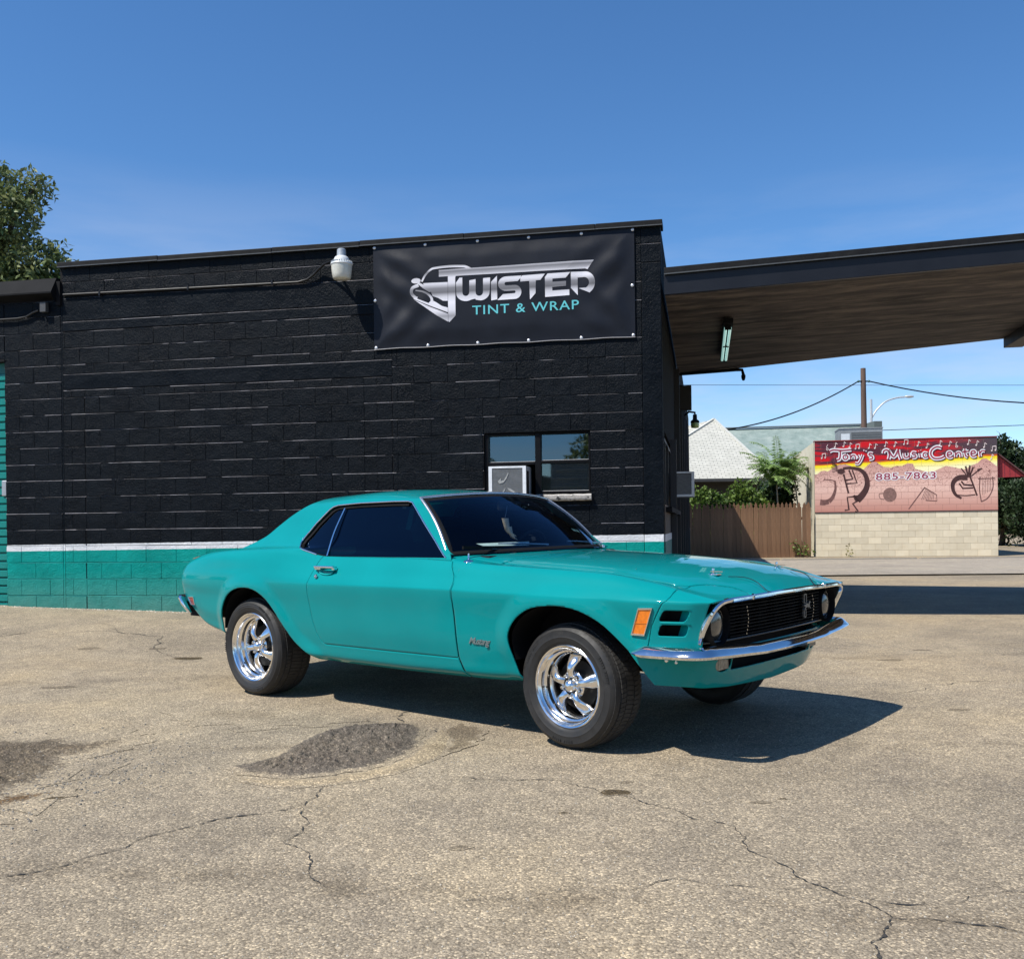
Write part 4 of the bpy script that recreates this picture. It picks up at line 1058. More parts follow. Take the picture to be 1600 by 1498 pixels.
# ---- control net: X stations and the rows of the half section (w = distance from the centreline)
SX = [-3.72, -3.6, -3.3, -3.0, -2.74, -2.4, -2.1, -1.7, -1.3, -.9, -.6, -.3, 0, .25, .42, .52, .60, .68, .75]
ROW = [
 ([.74,.78,.81,.82,.82,.81,.80,.80,.80,.80,.80,.80,.81,.82,.82,.81,.78,.73,.68],
  [.66,.60,.44,.395,.37,.35,.305,.295,.295,.30,.305,.32,.33,.34,.36,.37,.37,.37,.37]),
 ([.78,.825,.85,.86,.86,.855,.85,.85,.85,.85,.85,.85,.855,.86,.86,.84,.81,.76,.70],
  [.675,.62,.47,.425,.40,.38,.340,.335,.335,.34,.345,.36,.37,.38,.40,.41,.41,.41,.41]),
 ([.79,.835,.860,.868,.868,.866,.864,.863,.863,.863,.863,.863,.865,.867,.864,.852,.830,.80,.76],
  [.70,.64,.51,.475,.46,.43,.405,.405,.405,.405,.405,.42,.43,.44,.45,.45,.45,.45,.45]),
 ([.80,.85,.876,.886,.887,.886,.885,.885,.885,.885,.885,.885,.886,.887,.884,.870,.848,.818,.778],
  [.725,.68,.58,.555,.54,.53,.52,.52,.52,.52,.52,.52,.53,.54,.55,.55,.55,.55,.55]),
 ([.805,.86,.884,.895,.898,.899,.900,.900,.900,.900,.900,.900,.901,.901,.897,.882,.860,.832,.787],
  [.755,.73,.68,.67,.66,.66,.66,.66,.66,.66,.66,.66,.66,.66,.67,.67,.67,.67,.67]),
 ([.81,.868,.898,.908,.912,.916,.917,.918,.919,.919,.919,.919,.919,.917,.911,.894,.872,.843,.797],
  [.79,.785,.78,.785,.79,.795,.797,.800,.803,.803,.799,.795,.793,.790,.786,.783,.781,.779,.778]),
 ([.81,.866,.896,.906,.909,.910,.910,.910,.910,.910,.910,.910,.910,.908,.902,.887,.866,.838,.794],
  [.82,.82,.82,.822,.824,.824,.822,.819,.820,.820,.816,.812,.810,.806,.801,.797,.793,.790,.787]),
 ([.80,.855,.885,.892,.892,.888,.880,.875,.873,.872,.871,.870,.868,.866,.861,.850,.834,.812,.783],
  [.86,.87,.875,.88,.885,.882,.875,.872,.872,.872,.868,.864,.860,.852,.838,.824,.809,.799,.791]),
 ([.775,.83,.86,.87,.868,.860,.847,.840,.838,.837,.835,.833,.831,.829,.824,.815,.802,.784,.770],
  [.885,.922,.95,.965,.965,.950,.933,.930,.930,.928,.920,.911,.902,.889,.866,.846,.824,.806,.794]),
 ([.74,.795,.825,.835,.84,.836,.822,.814,.810,.806,.80,.795,.79,.788,.783,.775,.768,.760,.752],
  [.90,.945,.985,1.004,1.008,1.000,.982,.972,.972,.962,.946,.934,.923,.908,.882,.860,.835,.813,.796]),
]
VAL = [  # fender valley and hood rows (front only), given on the last ten stations (X from -.9)
 ([.735,.73,.728,.725,.722,.717,.712,.708,.702,.698], [.985,.950,.930,.915,.900,.876,.857,.835,.814,.797]),
 ([.60,.60,.60,.60,.60,.60,.595,.585,.57,.55], [.998,.972,.956,.940,.922,.900,.881,.858,.829,.798]),
 ([.43,.43,.43,.43,.43,.43,.43,.43,.43,.43], [1.004,.986,.973,.958,.940,.919,.900,.876,.845,.799]),
 ([.20]*10, [1.010,.995,.984,.970,.952,.931,.912,.887,.856,.802]),
 ([0.0]*10, [1.012,.998,.987,.973,.955,.934,.915,.890,.858,.803]),
]
XEND = [.70,.71,.72,.738,.757,.795,.803,.810,.816,.820,.822,.824,.826,.836,.840]   # where each row ends at the nose
GH = [  # greenhouse rows: rear X, front X, w(rear,mid,front), z(rear,mid,front)
 (-3.05, -.892, (.72,.790,.782), (1.030,1.040,1.008)),
 (-2.87, -.988, (.67,.745,.742), (1.100,1.100,1.090)),
 (-2.75, -1.096, (.63,.703,.703), (1.180,1.180,1.180)),
 (-2.61, -1.188, (.60,.662,.665), (1.260,1.262,1.258)),
 (-2.47, -1.280, (.56,.622,.630), (1.325,1.332,1.325)),
 (-2.38, -1.280, (.50,.565,.580), (1.358,1.368,1.344)),
 (-2.33, -1.235, (.42,.46,.47), (1.375,1.392,1.356)),
 (-2.28, -1.19, (.25,.27,.27), (1.385,1.407,1.368)),
 (-2.26, -1.175, (0,0,0), (1.388,1.412,1.372)),
]

def rows_front(S):
    """rows r0..r14 on nominal stations S (>-.95)"""
    out = []
    for i in range(15):
        if i < 10: w, z = ROW[i]; ws = pchip(SX, w)(S); zs = pchip(SX, z)(S)
        else:
            w, z = VAL[i-10]; ws = pchip(SX[-10:], w)(S); zs = pchip(SX[-10:], z)(S)
        k = (XEND[i]-.42)/(.75-.42)
        X = np.where(S > .42, .42+(S-.42)*k, S)
        out.append((X, ws, zs))
    return out

def rows_rear(S):
    XT = [0, 0, 0, 0, 0, 0, .01, .03, .07, .12]
    kk = np.clip((-3.25-S)/.47, 0, 1)**1.5
    out = [(S+XT[i]*kk, pchip(SX, w)(S), pchip(SX, z)(S)) for i, (w, z) in enumerate(ROW)]
    t = np.clip((S+3.78)/3.06, 0, 1.0)
    for xr, xf, w, z in GH:
        X = xr+(xf-xr)*t
        out.append((X, pchip([0, .5, 1.0], w)(t), pchip([0, .5, 1.0], z)(t)))
    return out

def grid(rows, sub):
    """interpolate rows -> arrays X,w,z,v of shape (nv, ns)"""
    n = len(rows); vs = []
    for i in range(n-1):
        k = sub[i] if isinstance(sub, list) else sub
        vs += [i+j/k for j in range(k)]
    vs.append(n-1); vs = np.array(vs, float)
    A = [np.array([r[c] for r in rows]) for c in range(3)]
    chord = np.zeros(n)
    for i in range(1, n):
        chord[i] = chord[i-1]+max(1e-3, float(np.mean(np.sqrt(sum((a[i]-a[i-1])**2 for a in A)))))
    cv = np.interp(vs, np.arange(n), chord)
    ns = A[0].shape[1]; G = np.zeros((3, len(vs), ns))
    for c in range(3):
        for j in range(ns): G[c, :, j] = pchip(chord, A[c][:, j])(cv)
    return G[0], G[1], G[2], np.repeat(vs[:, None], ns, 1)

def to_mesh_arrays(G, extra=None):
    nv, ns = G[0].shape
    V = np.stack([g.ravel() for g in G], 1)
    F = [(i*ns+j, i*ns+j+1, (i+1)*ns+j+1, (i+1)*ns+j) for i in range(nv-1) for j in range(ns-1)]
    return V, F

def arch_flare(X, w, z, sdf, amp, width):
    d = -sdf(X, z)     # distance outside the arch opening
    f = np.clip(1-d/width, 0, 1); return w+amp*(f*f*(3-2*f))*np.where(z < .86, 1, 0)

ARCH_F = smooth_poly([(-.292,.30),(-.335,.44),(-.362,.545),(-.345,.61),(-.29,.672),(-.20,.722),(-.11,.742),(-.02,.748),(.07,.742),(.15,.722),(.24,.682),(.31,.634),(.375,.577),(.425,.528),(.485,.465),(.57,.385),(.64,.30)], 5)+[(.5,.0),(-.29,.0)]
ARCH_R = smooth_poly([(-3.02,.20),(-3.045,.34),(-3.055,.48),(-3.035,.60),(-2.965,.69),(-2.85,.742),(-2.72,.757),(-2.60,.738),(-2.50,.685),(-2.42,.612),(-2.33,.51),(-2.235,.41),(-2.15,.355),(-2.06,.30),(-2.0,.2)], 5)
sdfF = poly_sdf(ARCH_F); sdfR = poly_sdf(ARCH_R)
DOOR = [(-.875,1.10),(-.865,.976),(-.835,.935),(-.790,.885),(-.768,.838),(-.763,.64),(-.762,.456),(-.762,.4145),(-1.3,.412),(-1.94,.412),(-1.968,.425),(-2.009,.479),(-2.039,.566),(-2.054,.664),(-2.062,.74),(-2.056,.80),(-2.046,.86),(-2.040,.90),(-2.030,.935),(-2.012,.965),(-1.995,.985),(-1.985,1.10)]
sdfD = poly_sdf(DOOR)
WIN = [(-2.272,1.030),(-2.317,1.064),(-2.312,1.098),(-2.24,1.195),(-2.150,1.285),(-2.118,1.302),(-2.069,1.311),(-1.848,1.320),(-1.529,1.323),(-1.390,1.321),(-1.348,1.312),(-1.150,1.156),(-.941,.995),(-.915,.978),(-1.559,.9775),(-1.983,.9775),(-2.07,.988),(-2.178,1.010)]
sdfW = poly_sdf(WIN)
HOODP = [(-.44,-.3),(-.47,.3),(-.56,.705),(0,.705),(.42,.700),(.55,.685),(.605,.655),(.66,.565),(.75,.468),(.80,.434),(1.0,.425),(1.0,-.3)]
sdfH = poly_sdf(HOODP)

# front grid
Sf = np.concatenate([np.linspace(-.95, .42, 150), np.linspace(.42, .75, 56)[1:]])
GF = grid(rows_front(Sf), [6,6,12,14,14,3,6,6,6,6,8,8,8,8])
GFx, GFw, GFz, GFv = GF
GFw = arch_flare(GFx, GFw, GFz, sdfF, .020, .115)
# rear grid
Sr = np.linspace(-3.72, -.72, 300)
GR = grid(rows_rear(Sr), [6,6,12,14,14,3,6,6,6,8,8,8,8,8,6,6,6,6])
GRx, GRw, GRz, GRv = GR
GRw = arch_flare(GRx, GRw, GRz, sdfR, .020, .105)

def panel(name, V, F, side, mat=PAINT, th=.009, smooth=38, parent=car, label=None):
    """V columns (X, w, z): build the panel on one side (side -1 right, +1 left, 0 both)"""
    mb = MB()
    for s in ((-1, 1) if side == 0 else (side,)):
        n = len(mb.v)
        mb.v += [(v[0], s*v[1], v[2]) for v in V]
        mb.f += [tuple(n+i for i in (f if s < 0 else f[::-1])) for f in F]
        mb.m += [0]*len(F)
    me = mb.mesh(name, mat, smooth=None, merge=.0008, recalc=False)
    finish(me, smooth)
    o = link(name, me, parent)
    if label: o['label'] = label
    if th:
        so = o.modifiers.new('thickness', 'SOLIDIFY'); so.thickness = th; so.offset = -1; so.use_even_offset = False
    return o

GAP = .0036
def cutset(G, tests):
    V, F = to_mesh_arrays(G)
    for t in tests:
        val = t(np.array([v[0] for v in V]), np.array([v[1] for v in V]), np.array([v[2] for v in V]), np.array([v[3] for v in V]))
        V, F = clip(V, F, np.asarray(val))
    return V, F
Gf4 = (GFx, GFw, GFz, GFv); Gr4 = (GRx, GRw, GRz, GRv)
GEX = lambda v: np.interp(v, [2.5, 3, 4, 5, 6, 6.6, 9], [.485, .500, .528, .590, .607, .610, .612])
def hood_sd(x, w, z, v): return np.where(v > 8.2, sdfH(x, w), -1)
def below_bumper(x, w, z, v): return z-(.538+.0*x)
def gills(x, w, z):
    def rr(x0, x1, z0, z1, sl, r=.014):
        cx, cz = (x0+x1)/2, (z0+z1)/2
        xx = x-(z-cz)*sl
        dx = np.abs(xx-cx)-((x1-x0)/2-r); dz = np.abs(z-cz)-((z1-z0)/2-r)
        return np.hypot(np.maximum(dx, 0), np.maximum(dz, 0))+np.minimum(np.maximum(dx, dz), 0)-r
    return np.minimum(rr(.575, .700, .6935, .749, .55), rr(.560, .690, .6235, .679, .35))
def joinp(*sets):
    V = []; F = []
    for v, f in sets:
        n = len(V); V += v; F += [tuple(n+i for i in q) for q in f]
    return V, F
LOW = lambda x, w, z, v: 9.0-v+1e-7
UPP = lambda x, w, z, v: v-9.0+1e-7
for side in (-1, 1):
    # fender
    lo = cutset(Gf4, [LOW, lambda x, w, z, v: x-np.interp(z, [.3, .4145, .456, .64, .838, .885, .935, .976, 1.1], [-.71, -.757, -.757, -.758, -.763, -.785, -.830, -.860, -.875])-GAP*.5,
                      lambda x, w, z, v: -sdfF(x, z), lambda x, w, z, v: np.where(x > .3, z-.540, 1), lambda x, w, z, v: GEX(v)-GAP-x])
    up = cutset(Gf4, [UPP, lambda x, w, z, v: x+.948, lambda x, w, z, v: -(sdfH(x, w)+GAP), lambda x, w, z, v: np.where(x < -.50, w-.713, 1), lambda x, w, z, v: GEX(v)-GAP-x])
    V, F = joinp(lo, up)
    panel('fender', V, F, side)
    # fender extension with two gill slots beside the headlamp
    V, F = cutset(Gf4, [lambda x, w, z, v: x-GEX(v),
                        lambda x, w, z, v: np.where(v < 7, z-.505, 1),
                        lambda x, w, z, v: np.where(v > 8.5, -(sdfH(x, w)+GAP), 1),
                        lambda x, w, z, v: np.where(v < 7, gills(x, w, z), 1)])
    panel('fender_extension', V, F, side)
    # door skin
    V, F = cutset((GRx[:, :], GRw, GRz, GRv), [lambda x, w, z, v: sdfD(x, z)-GAP, lambda x, w, z, v: 9.0-v+1e-6])
    dV, dF = V, F
    door = panel('door', V, F, side)
    # quarter panel, sill and roof pillar
    lo = cutset(Gr4, [LOW, lambda x, w, z, v: -sdfD(x, z), lambda x, w, z, v: -sdfR(x, z), lambda x, w, z, v: -sdfW(x, z),
                      lambda x, w, z, v: np.interp(z, [.25, .41], [-.712, -.765])-x])
    up = cutset(Gr4, [UPP, lambda x, w, z, v: -sdfW(x, z), lambda x, w, z, v: 14.6-v, lambda x, w, z, v: np.where(v < 10, np.interp(z, [.955, 1.01], [-.862, -.898])-x, 1)])
    V, F = joinp(lo, up)
    panel('quarter_panel', V, F, side)
    door_side = door
    if side == -1: door_r = door
    else: door_l = door
# cowl strip between hood and windscreen
V, F = cutset(Gf4, [lambda x, w, z, v: v-9.3, lambda x, w, z, v: .71-w, lambda x, w, z, v: np.interp(w, [0, .3, .705], [-.44, -.47, -.56])-.006-x,
                    lambda x, w, z, v: x-np.interp(w, [0, .2, .4, .6, .75], [-.72, -.73, -.81, -.89, -.95])])
panel('cowl', V, F, 0)
V, F = cutset(Gf4, [lambda x, w, z, v: v-8.3, lambda x, w, z, v: sdfH(x, w)-GAP*.8])
hood = panel('hood', V, F, 0)
V, F = cutset(Gr4, [lambda x, w, z, v: v-14.6])
panel('roof', V, F, 0)

# ---- rear deck, tail panel, rear glass (mostly turned away)
mb = MB()
Sd = np.linspace(-3.60, -2.55, 30)
wr = pchip(SX, ROW[9][0])(Sd); zr = pchip(SX, ROW[9][1])(Sd)
for k, (x, w, z) in enumerate(zip(Sd, wr, zr)):
    for q in np.linspace(-1, 1, 17): mb.v.append((x, q*(w-.004), z-.006+.016*(1-q*q)))
for i in range(29):
    for j in range(16): mb.f.append((i*17+j, i*17+j+1, (i+1)*17+j+1, (i+1)*17+j)); mb.m.append(0)
mb.build('deck_lid', PAINT, car, smooth=40)
tail = [(ROW[i][0][0], ROW[i][1][0]) for i in range(10)]
mb = MB(); outl = [(w, z) for w, z in tail]+[(-w, z) for w, z in tail[::-1]]
mb.prism(outl, lambda a, b, d: (-3.700-d+.03*(a/.8)**2+.09*max(0, b-.86)/.09, a, b), 0, .012)
mb.build('tail_panel', PAINT, car, smooth=30)
for s in (-1, 1):
    for k in range(3):
        mb = MB(); mb.box((-3.73, s*(.36+.13*k)-.045, .70), (-3.69, s*(.36+.13*k)+.045, .82)); o = mb.build('tail_lamp', REDL, car); bevel_mod(o, .01)
mb = MB()      # rear screen
for i in range(9):
    t = i/8
    for j in range(17):
        q = j/8-1
        mb.v.append((lerp(-2.28, -2.86, t)+.0*q-(.06*q*q*(1-t)), q*lerp(.50, .66, t), lerp(1.375, 1.015, t)-.02*q*q))
for i in range(8):
    for j in range(16): mb.f.append((i*17+j, (i+1)*17+j, (i+1)*17+j+1, i*17+j+1)); mb.m.append(0)
mb.build('rear_screen', GLASS_SIDE, car, smooth=60)

# ---- windscreen
def ws_pt(q, t):     # q -1..1 across, t 0 bottom .. 1 top
    bx = lerp(-.655, -.920, abs(q)**2.2); by = q*.776; bz = 1.004-.014*q*q
    tx = lerp(-1.168, -1.283, abs(q)**2.0); ty = q*.633; tz = lerp(1.368, 1.335, q*q)
    bow = .018*math.sin(math.pi*t)
    return Vector((lerp(bx, tx, t)+bow, lerp(by, ty, t), lerp(bz, tz, t)+bow))
def patch(fn, nu, nv, inset=(0, 1, 0, 1)):
    mb = MB()
    for i in range(nv+1):
        for j in range(nu+1):
            mb.v.append(tuple(fn(lerp(inset[0], inset[1], j/nu), lerp(inset[2], inset[3], i/nv))))
    for i in range(nv):
        for j in range(nu):
            a = i*(nu+1)+j; mb.f.append((a, a+1, a+nu+2, a+nu+1)); mb.m.append(0)
    return mb
ws = patch(lambda u, t: ws_pt(u*2-1, t), 40, 14).build('windscreen', GLASS_WS, car, smooth=60)
def ws_n(q, t):
    a = ws_pt(q+.01, t)-ws_pt(q-.01, t); b = ws_pt(q, t+.01)-ws_pt(q, t-.01)
    return a.cross(b).normalized()
loop = [(-1+2*i/30, 1) for i in range(31)]+[(1, 1-i/14) for i in range(1, 15)]+[(1-2*i/30, 0) for i in range(1, 31)]+[(-1, i/14) for i in range(1, 14)]
pts = [ws_pt(q, t)+ws_n(q*.99, min(max(t, .01), .99))*.004 for q, t in loop]
nrm = [ws_n(q*.99, min(max(t, .01), .99)) for q, t in loop]
def prof_round(w, h, k=8): return [(w*math.cos(2*math.pi*i/k), h*math.sin(2*math.pi*i/k)) for i in range(k)]
K0 = 30+14
seq = list(range(K0+30, len(pts)))+list(range(0, K0+1))
trim = MB().sweep([pts[i] for i in seq], prof_round(.010, .007), [nrm[i] for i in seq]).build('windscreen_trim', plain('satin_bright_trim', (.62, .62, .61), rough=.28, metal=.85), ws, smooth=50)
# black band under the trim
pts2 = [ws_pt(q*.972, lerp(.03, .955, t)) - ws_n(q*.97, min(max(t, .02), .98))*.002 for q, t in loop]
MB().sweep(pts2, prof_round(.016, .004), nrm, closed=True).build('windscreen_seal', BLACKM, ws, smooth=50)

# ---- side glass and its bright frame
def surf_pt(x, z, G=Gr4, vmin=8.0, vmax=16.0, inset=0.0):
    """w on the rear grid for given (x,z)"""
    X, W, Z, Vv = G; m = (Vv >= vmin) & (Vv <= vmax)
    d = (X-x)**2+(Z-z)**2; d = np.where(m, d, 1e9); idx = np.argsort(d.ravel())[:6]
    ww = 1/(d.ravel()[idx]+1e-7); return float((W.ravel()[idx]*ww).sum()/ww.sum())-inset
V, F = cutset(Gr4, [lambda x, w, z, v: np.where((v > 8.2) & (v < 15.9), sdfW(x, z)+.006, -1)])
divider = [(-1.997, 1.290), (-1.984, .974)]
for side in (-1, 1):
    Vq = [(v[0], v[1]-.026, v[2], 0) for v in V]
    val = np.array([(-1.990-.04*(v[2]-1.1)) - v[0] for v in Vq])
    Va, Fa = clip(Vq, F, val); Vb, Fb = clip(Vq, F, -val)
    qg = panel('quarter_glass', Va, Fa, side, GLASS_SIDE, th=0, smooth=60)
    dg = panel('door_glass', Vb, Fb, side, GLASS_SIDE, th=0, smooth=60)
    # bright trim round the opening
    P = []
    poly = WIN
    fine = []
    for i in range(len(poly)):
        a, b = poly[i], poly[(i+1) % len(poly)]; n = max(1, int(math.dist(a, b)/.03))
        fine += [(lerp(a[0], b[0], k/n), lerp(a[1], b[1], k/n)) for k in range(n)]
    P = [Vector((x, side*(surf_pt(x, z)+.001), z)) for x, z in fine]
    i_f = [i for i, (x, z) in enumerate(fine) if not (z < .984 and x < -.93)]
    st = next(i for i in range(len(fine)) if i in i_f and (i-1) % len(fine) not in i_f)
    order = [(st+k) % len(fine) for k in range(len(i_f))]
    MB().sweep([P[i] for i in order], prof_round(.0055, .005), Vector((0, side, .35))).build('window_trim', CHROME, car, smooth=50)
    # dark reveal between the trim and the glass
    mb = MB()
    for p in P: mb.v += [tuple(p), (p.x, p.y-side*.040, p.z)]
    n = len(P)
    for i in range(n):
        j = (i+1) % n; mb.f.append((2*i, 2*j, 2*j+1, 2*i+1)); mb.m.append(0)
    mb.build('window_reveal', BLACKM, car)
    # upper black gasket, visible as a thick dark band along the top
    top = [(x, z) for x, z in fine if z > 1.29 or x < -2.1]
    st = fine.index((-2.272, 1.030)) if (-2.272, 1.030) in fine else 0
    band = [q for q in fine[st:]+fine[:st] if (q[1] > 1.03 and not (q[0] > -1.36))]
    MB().sweep([Vector((x+(.012 if x < -2.1 else 0), side*(surf_pt(x, z-.014)-.020), z-.014)) for x, z in band], [(-.016, -.004), (.016, -.004), (.016, .004), (-.016, .004)], Vector((0, side, .4))).build('window_gasket', BLACKM, car)
    a = Vector((-1.997, side*(surf_pt(-1.997, 1.285)-.014), 1.288)); b = Vector((-1.984, side*(surf_pt(-1.984, .985)-.014), .978))
    m_ = (a+b)/2+Vector((-.012, side*.004, 0))
    MB().sweep([tuple(q) for q in smooth_poly([a, m_, b], 5)], [(-.006, -.004), (.006, -.004), (.006, .004), (-.006, .004)], Vector((0, side, .3))).build('window_divider', CHROME, dg)

# ---- gill boxes: dark hollow with a painted ramp
for side in (-1, 1):
    for x0, x1, z0, z1 in ((.575, .700, .6935, .749), (.560, .690, .6235, .679)):
        def wf(x, z): 
            return surf_pt(x, z, Gf4, 1.5, 6.0)
        mb = MB()
        xm = x0+(x1-x0)*.62; sl = .45
        def P(x, z, d): return (x+(z-(z0+z1)/2)*sl, side*(wf(x, z)-d), z)
        e = .004
        for (za, zb) in ((z0-e, z1+e),):
            mb.quad(P(x0-e, za, .075), P(xm, za, .075), P(xm, zb, .075), P(x0-e, zb, .075), 1)      # back
            mb.quad(P(x0-e, za, .003), P(x0-e, za, .075), P(x0-e, zb, .075), P(x0-e, zb, .003), 1)  # rear end
            mb.quad(P(xm-.012, za, .060), P(x1+e, za, .006), P(x1+e, zb, .006), P(xm-.012, zb, .060), 0)   # ramp
            mb.quad(P(x0-e, zb, .003), P(x0-e, zb, .075), P(xm, zb, .075), P(xm, zb, .003), 0)
            mb.quad(P(xm, zb, .003), P(xm, zb, .075), P(x1+e, zb, .02), P(x1+e, zb, .003), 0)
            mb.quad(P(x0-e, za, .003), P(x0-e, za, .075), P(xm, za, .075), P(xm, za, .003), 0)
            mb.quad(P(xm, za, .003), P(xm, za, .075), P(x1+e, za, .02), P(x1+e, za, .003), 0)
        mb.build('gill_recess', [PAINT, BLACKM], car)

# ---- valance below the bumper
PV = smooth_poly([(.30,.905),(.40,.898),(.46,.888),(.55,.862),(.635,.80),(.695,.70),(.730,.55),(.750,.35),(.758,.15),(.760,0)], 6)
PVb = smooth_poly([(.36,.86),(.44,.853),(.50,.838),(.56,.795),(.620,.70),(.665,.58),(.695,.42),(.708,.25),(.712,.10),(.713,0)], 6)
mb = []
Vv = []; nn = len(PV)
lv = [0, .12, .25, .4, .55, .7, .82, .92, 1.0]
zt = .545
for t in lv:
    for i in range(nn):
        a = PV[i]; b = PVb[i]; k = t**1.5
        zb = np.interp(b[1], [0, .45, .62, .75, .85], [.328, .340, .352, .372, .385])
        Vv.append((lerp(a[0], b[0], k), lerp(a[1], b[1], k), lerp(zt, zb, t), 0))
Fv = [(i*nn+j, i*nn+j+1, (i+1)*nn+j+1, (i+1)*nn+j) for i in range(len(lv)-1) for j in range(nn-1)]
# refine so that the cuts are clean
def refine(V, F, times=1):
    for _ in range(times):
        V = [tuple(v) for v in V]; cache = {}; out = []
        def mid(i, j):
            k = (min(i, j), max(i, j))
            if k not in cache: V.append(tuple((a+b)/2 for a, b in zip(V[i], V[j]))); cache[k] = len(V)-1
            return cache[k]
        for f in F:
            if len(f) != 4: out.append(f); continue
            a, b, c, d = f; ab, bc, cd, da = mid(a, b), mid(b, c), mid(c, d), mid(d, a)
            V.append(tuple(sum(V[q][k] for q in f)/4 for k in range(len(V[0])))); m = len(V)-1
            out += [(a, ab, m, da), (ab, b, bc, m), (m, bc, c, cd), (da, m, cd, d)]
        F = out
    return V, F
Vv, Fv = refine(Vv, Fv, 2)
A_ = np.array(Vv)
slot = np.minimum(np.minimum(.498-A_[:, 2]+0, A_[:, 2]-(.428-.0*A_[:, 1])), .47-A_[:, 1])
Vv2, Fv2 = clip(Vv, Fv, -slot)
A_ = np.array(Vv2)
lampc = .062-np.hypot((A_[:, 1]-.535)*1.0, (A_[:, 2]-.468)*1.45)
Vv2, Fv2 = clip(Vv2, Fv2, -lampc)
A_ = np.array(Vv2)
Vv2, Fv2 = clip(Vv2, Fv2, A_[:, 0]-np.interp(A_[:, 2], [.33, .385, .465, .533, .56], [.500, .508, .462, .417, .40]))
panel('front_valance', Vv2, Fv2, 0, th=.007)
mb = MB(); mb.box((.50, -.60, .345), (.655, .60, .56)); mb.build('slot_backing', BLACKM, car)  # black box added behind the valance slot to stop light showing through
for s in (-1, 1):
    mb = MB()
    prof = [(0.0, .722), (.03, .720), (.05, .712), (.062, .700), (.064, .66)]
    for k in range(24):
        q = 2*math.pi*k/24
        for r, x in prof: mb.v.append((x-.0, s*(.535+r*math.cos(q)), .468+r*math.sin(q)/1.45))
    K = len(prof)
    for k in range(24):
        for i in range(K-1):
            j = (k+1) % 24; mb.f.append((k*K+i, j*K+i, j*K+i+1, k*K+i+1)); mb.m.append(0)
    o = mb.build('turn_signal', LENSW, car, smooth=40, merge=1e-4)
    mb = MB()
    for k in range(7): mb.box((.716, s*.535-.045+.014*k, .437), (.7245, s*.535-.041+.014*k, .499))
    mb.build('lens_rib', LENSW, o)
    mb = MB(); mb.box((.66, s*.66-.03, .50), (.70, s*.66+.03, .53)); mb.build('bumper_bracket', BLACKM, car)

# ---- grille mouth: chrome surround, bucket walls, slats, lamps
def mouth_top(w): return (np.interp(w, [0, .2, .43, .56, .64, .70, .74], [.868, .860, .836, .818, .800, .775, .745]),
                          np.interp(w, [0, .43, .56, .64, .70, .725, .745], [.795, .789, .789, .784, .765, .735, .69]))
topc = smooth_poly([(.848,0,.797),(.843,.20,.796),(.834,.43,.791),(.830,.56,.790),(.826,.66,.788),(.820,.725,.780),(.808,.762,.757),(.790,.780,.722),(.766,.786,.676),(.745,.785,.630),(.730,.780,.588)], 6)
full = [(x, -w, z) for x, w, z in topc[::-1]]+[(x, w, z) for x, w, z in topc[1:]]
nr = []
for x, y, z in full:
    nr.append(Vector((1, .55*y, .25 if abs(y) < .66 else 0)))
surround = MB().sweep([Vector(p) for p in full], [(-.014, -.012), (-.012, .004), (-.004, .010), (.006, .009), (.011, .002), (.011, -.012)], nr).build('grille_surround', CHROME, car, smooth=35)
for s in (-1, 1):
    mb = MB(); mb.bar((.832, s*.418, .796), (.838, s*.45, .790), .018, .024); o = mb.build('trim_joint', CHROME, surround); bevel_mod(o, .004)
# lower trim line of the mouth
low = smooth_poly([(.735,.77,.590),(.745,.62,.585),(.752,.45,.583),(.757,.2,.582),(.76,0,.582)], 5)
lowf = [(x, -w, z) for x, w, z in low]+[(x, w, z) for x, w, z in low[::-1][1:]]
MB().tube(lowf, .0055, 6).build('lower_grille_trim', plain('dull_grey_trim', (.12, .12, .12), rough=.3, metal=.8), car, smooth=50)
mb = MB()       # bucket walls (dark)
K = len(full)
for x, y, z in full: mb.v += [(x-.012, y*.985, z-.008 if abs(y) < .69 else z), (x-.13, y*.95, z-.020 if abs(y) < .69 else z)]
for i in range(K-1): mb.f.append((2*i, 2*i+2, 2*i+3, 2*i+1)); mb.m.append(0)
n = len(mb.v)
bot = [(x, y, .575) for x, y, z in lowf]
for x, y, z in bot: mb.v += [(x+.0, y, z), (x-.12, y, z)]
for i in range(len(bot)-1): mb.f.append((n+2*i, n+2*i+1, n+2*i+3, n+2*i+2)); mb.m.append(0)
mb.build('grille_housing', BLACKP, car)
mb = MB(); mb.box((.60, -.75, .55), (.655, .75, .79)); mb.build('grille_backing', BLACKM, car)
GRILM = plain('black_grille_plastic', (.004, .004, .0045), rough=.6, spec=.10)
for k in range(11):      # slats
    z = .600+.0165*k
    pts = [(lerp(.755, .770, 1-(abs(q)/.54)**2), q, z) for q in np.linspace(-.54, .54, 13)]
    MB().sweep([Vector(p) for p in pts], [(-.0025, -.016), (.0025, -.016), (.0025, .008), (-.0025, .008)], Vector((1, 0, 0))).build('grille_slat', GRILM, car)
for q in (-.36, -.18, .0, .18, .36):
    mb = MB(); mb.box((.70, q-.003, .595), (lerp(.728, .745, 1-(abs(q)/.44)**2), q+.003, .772)); mb.build('grille_upright', GRILM, car)
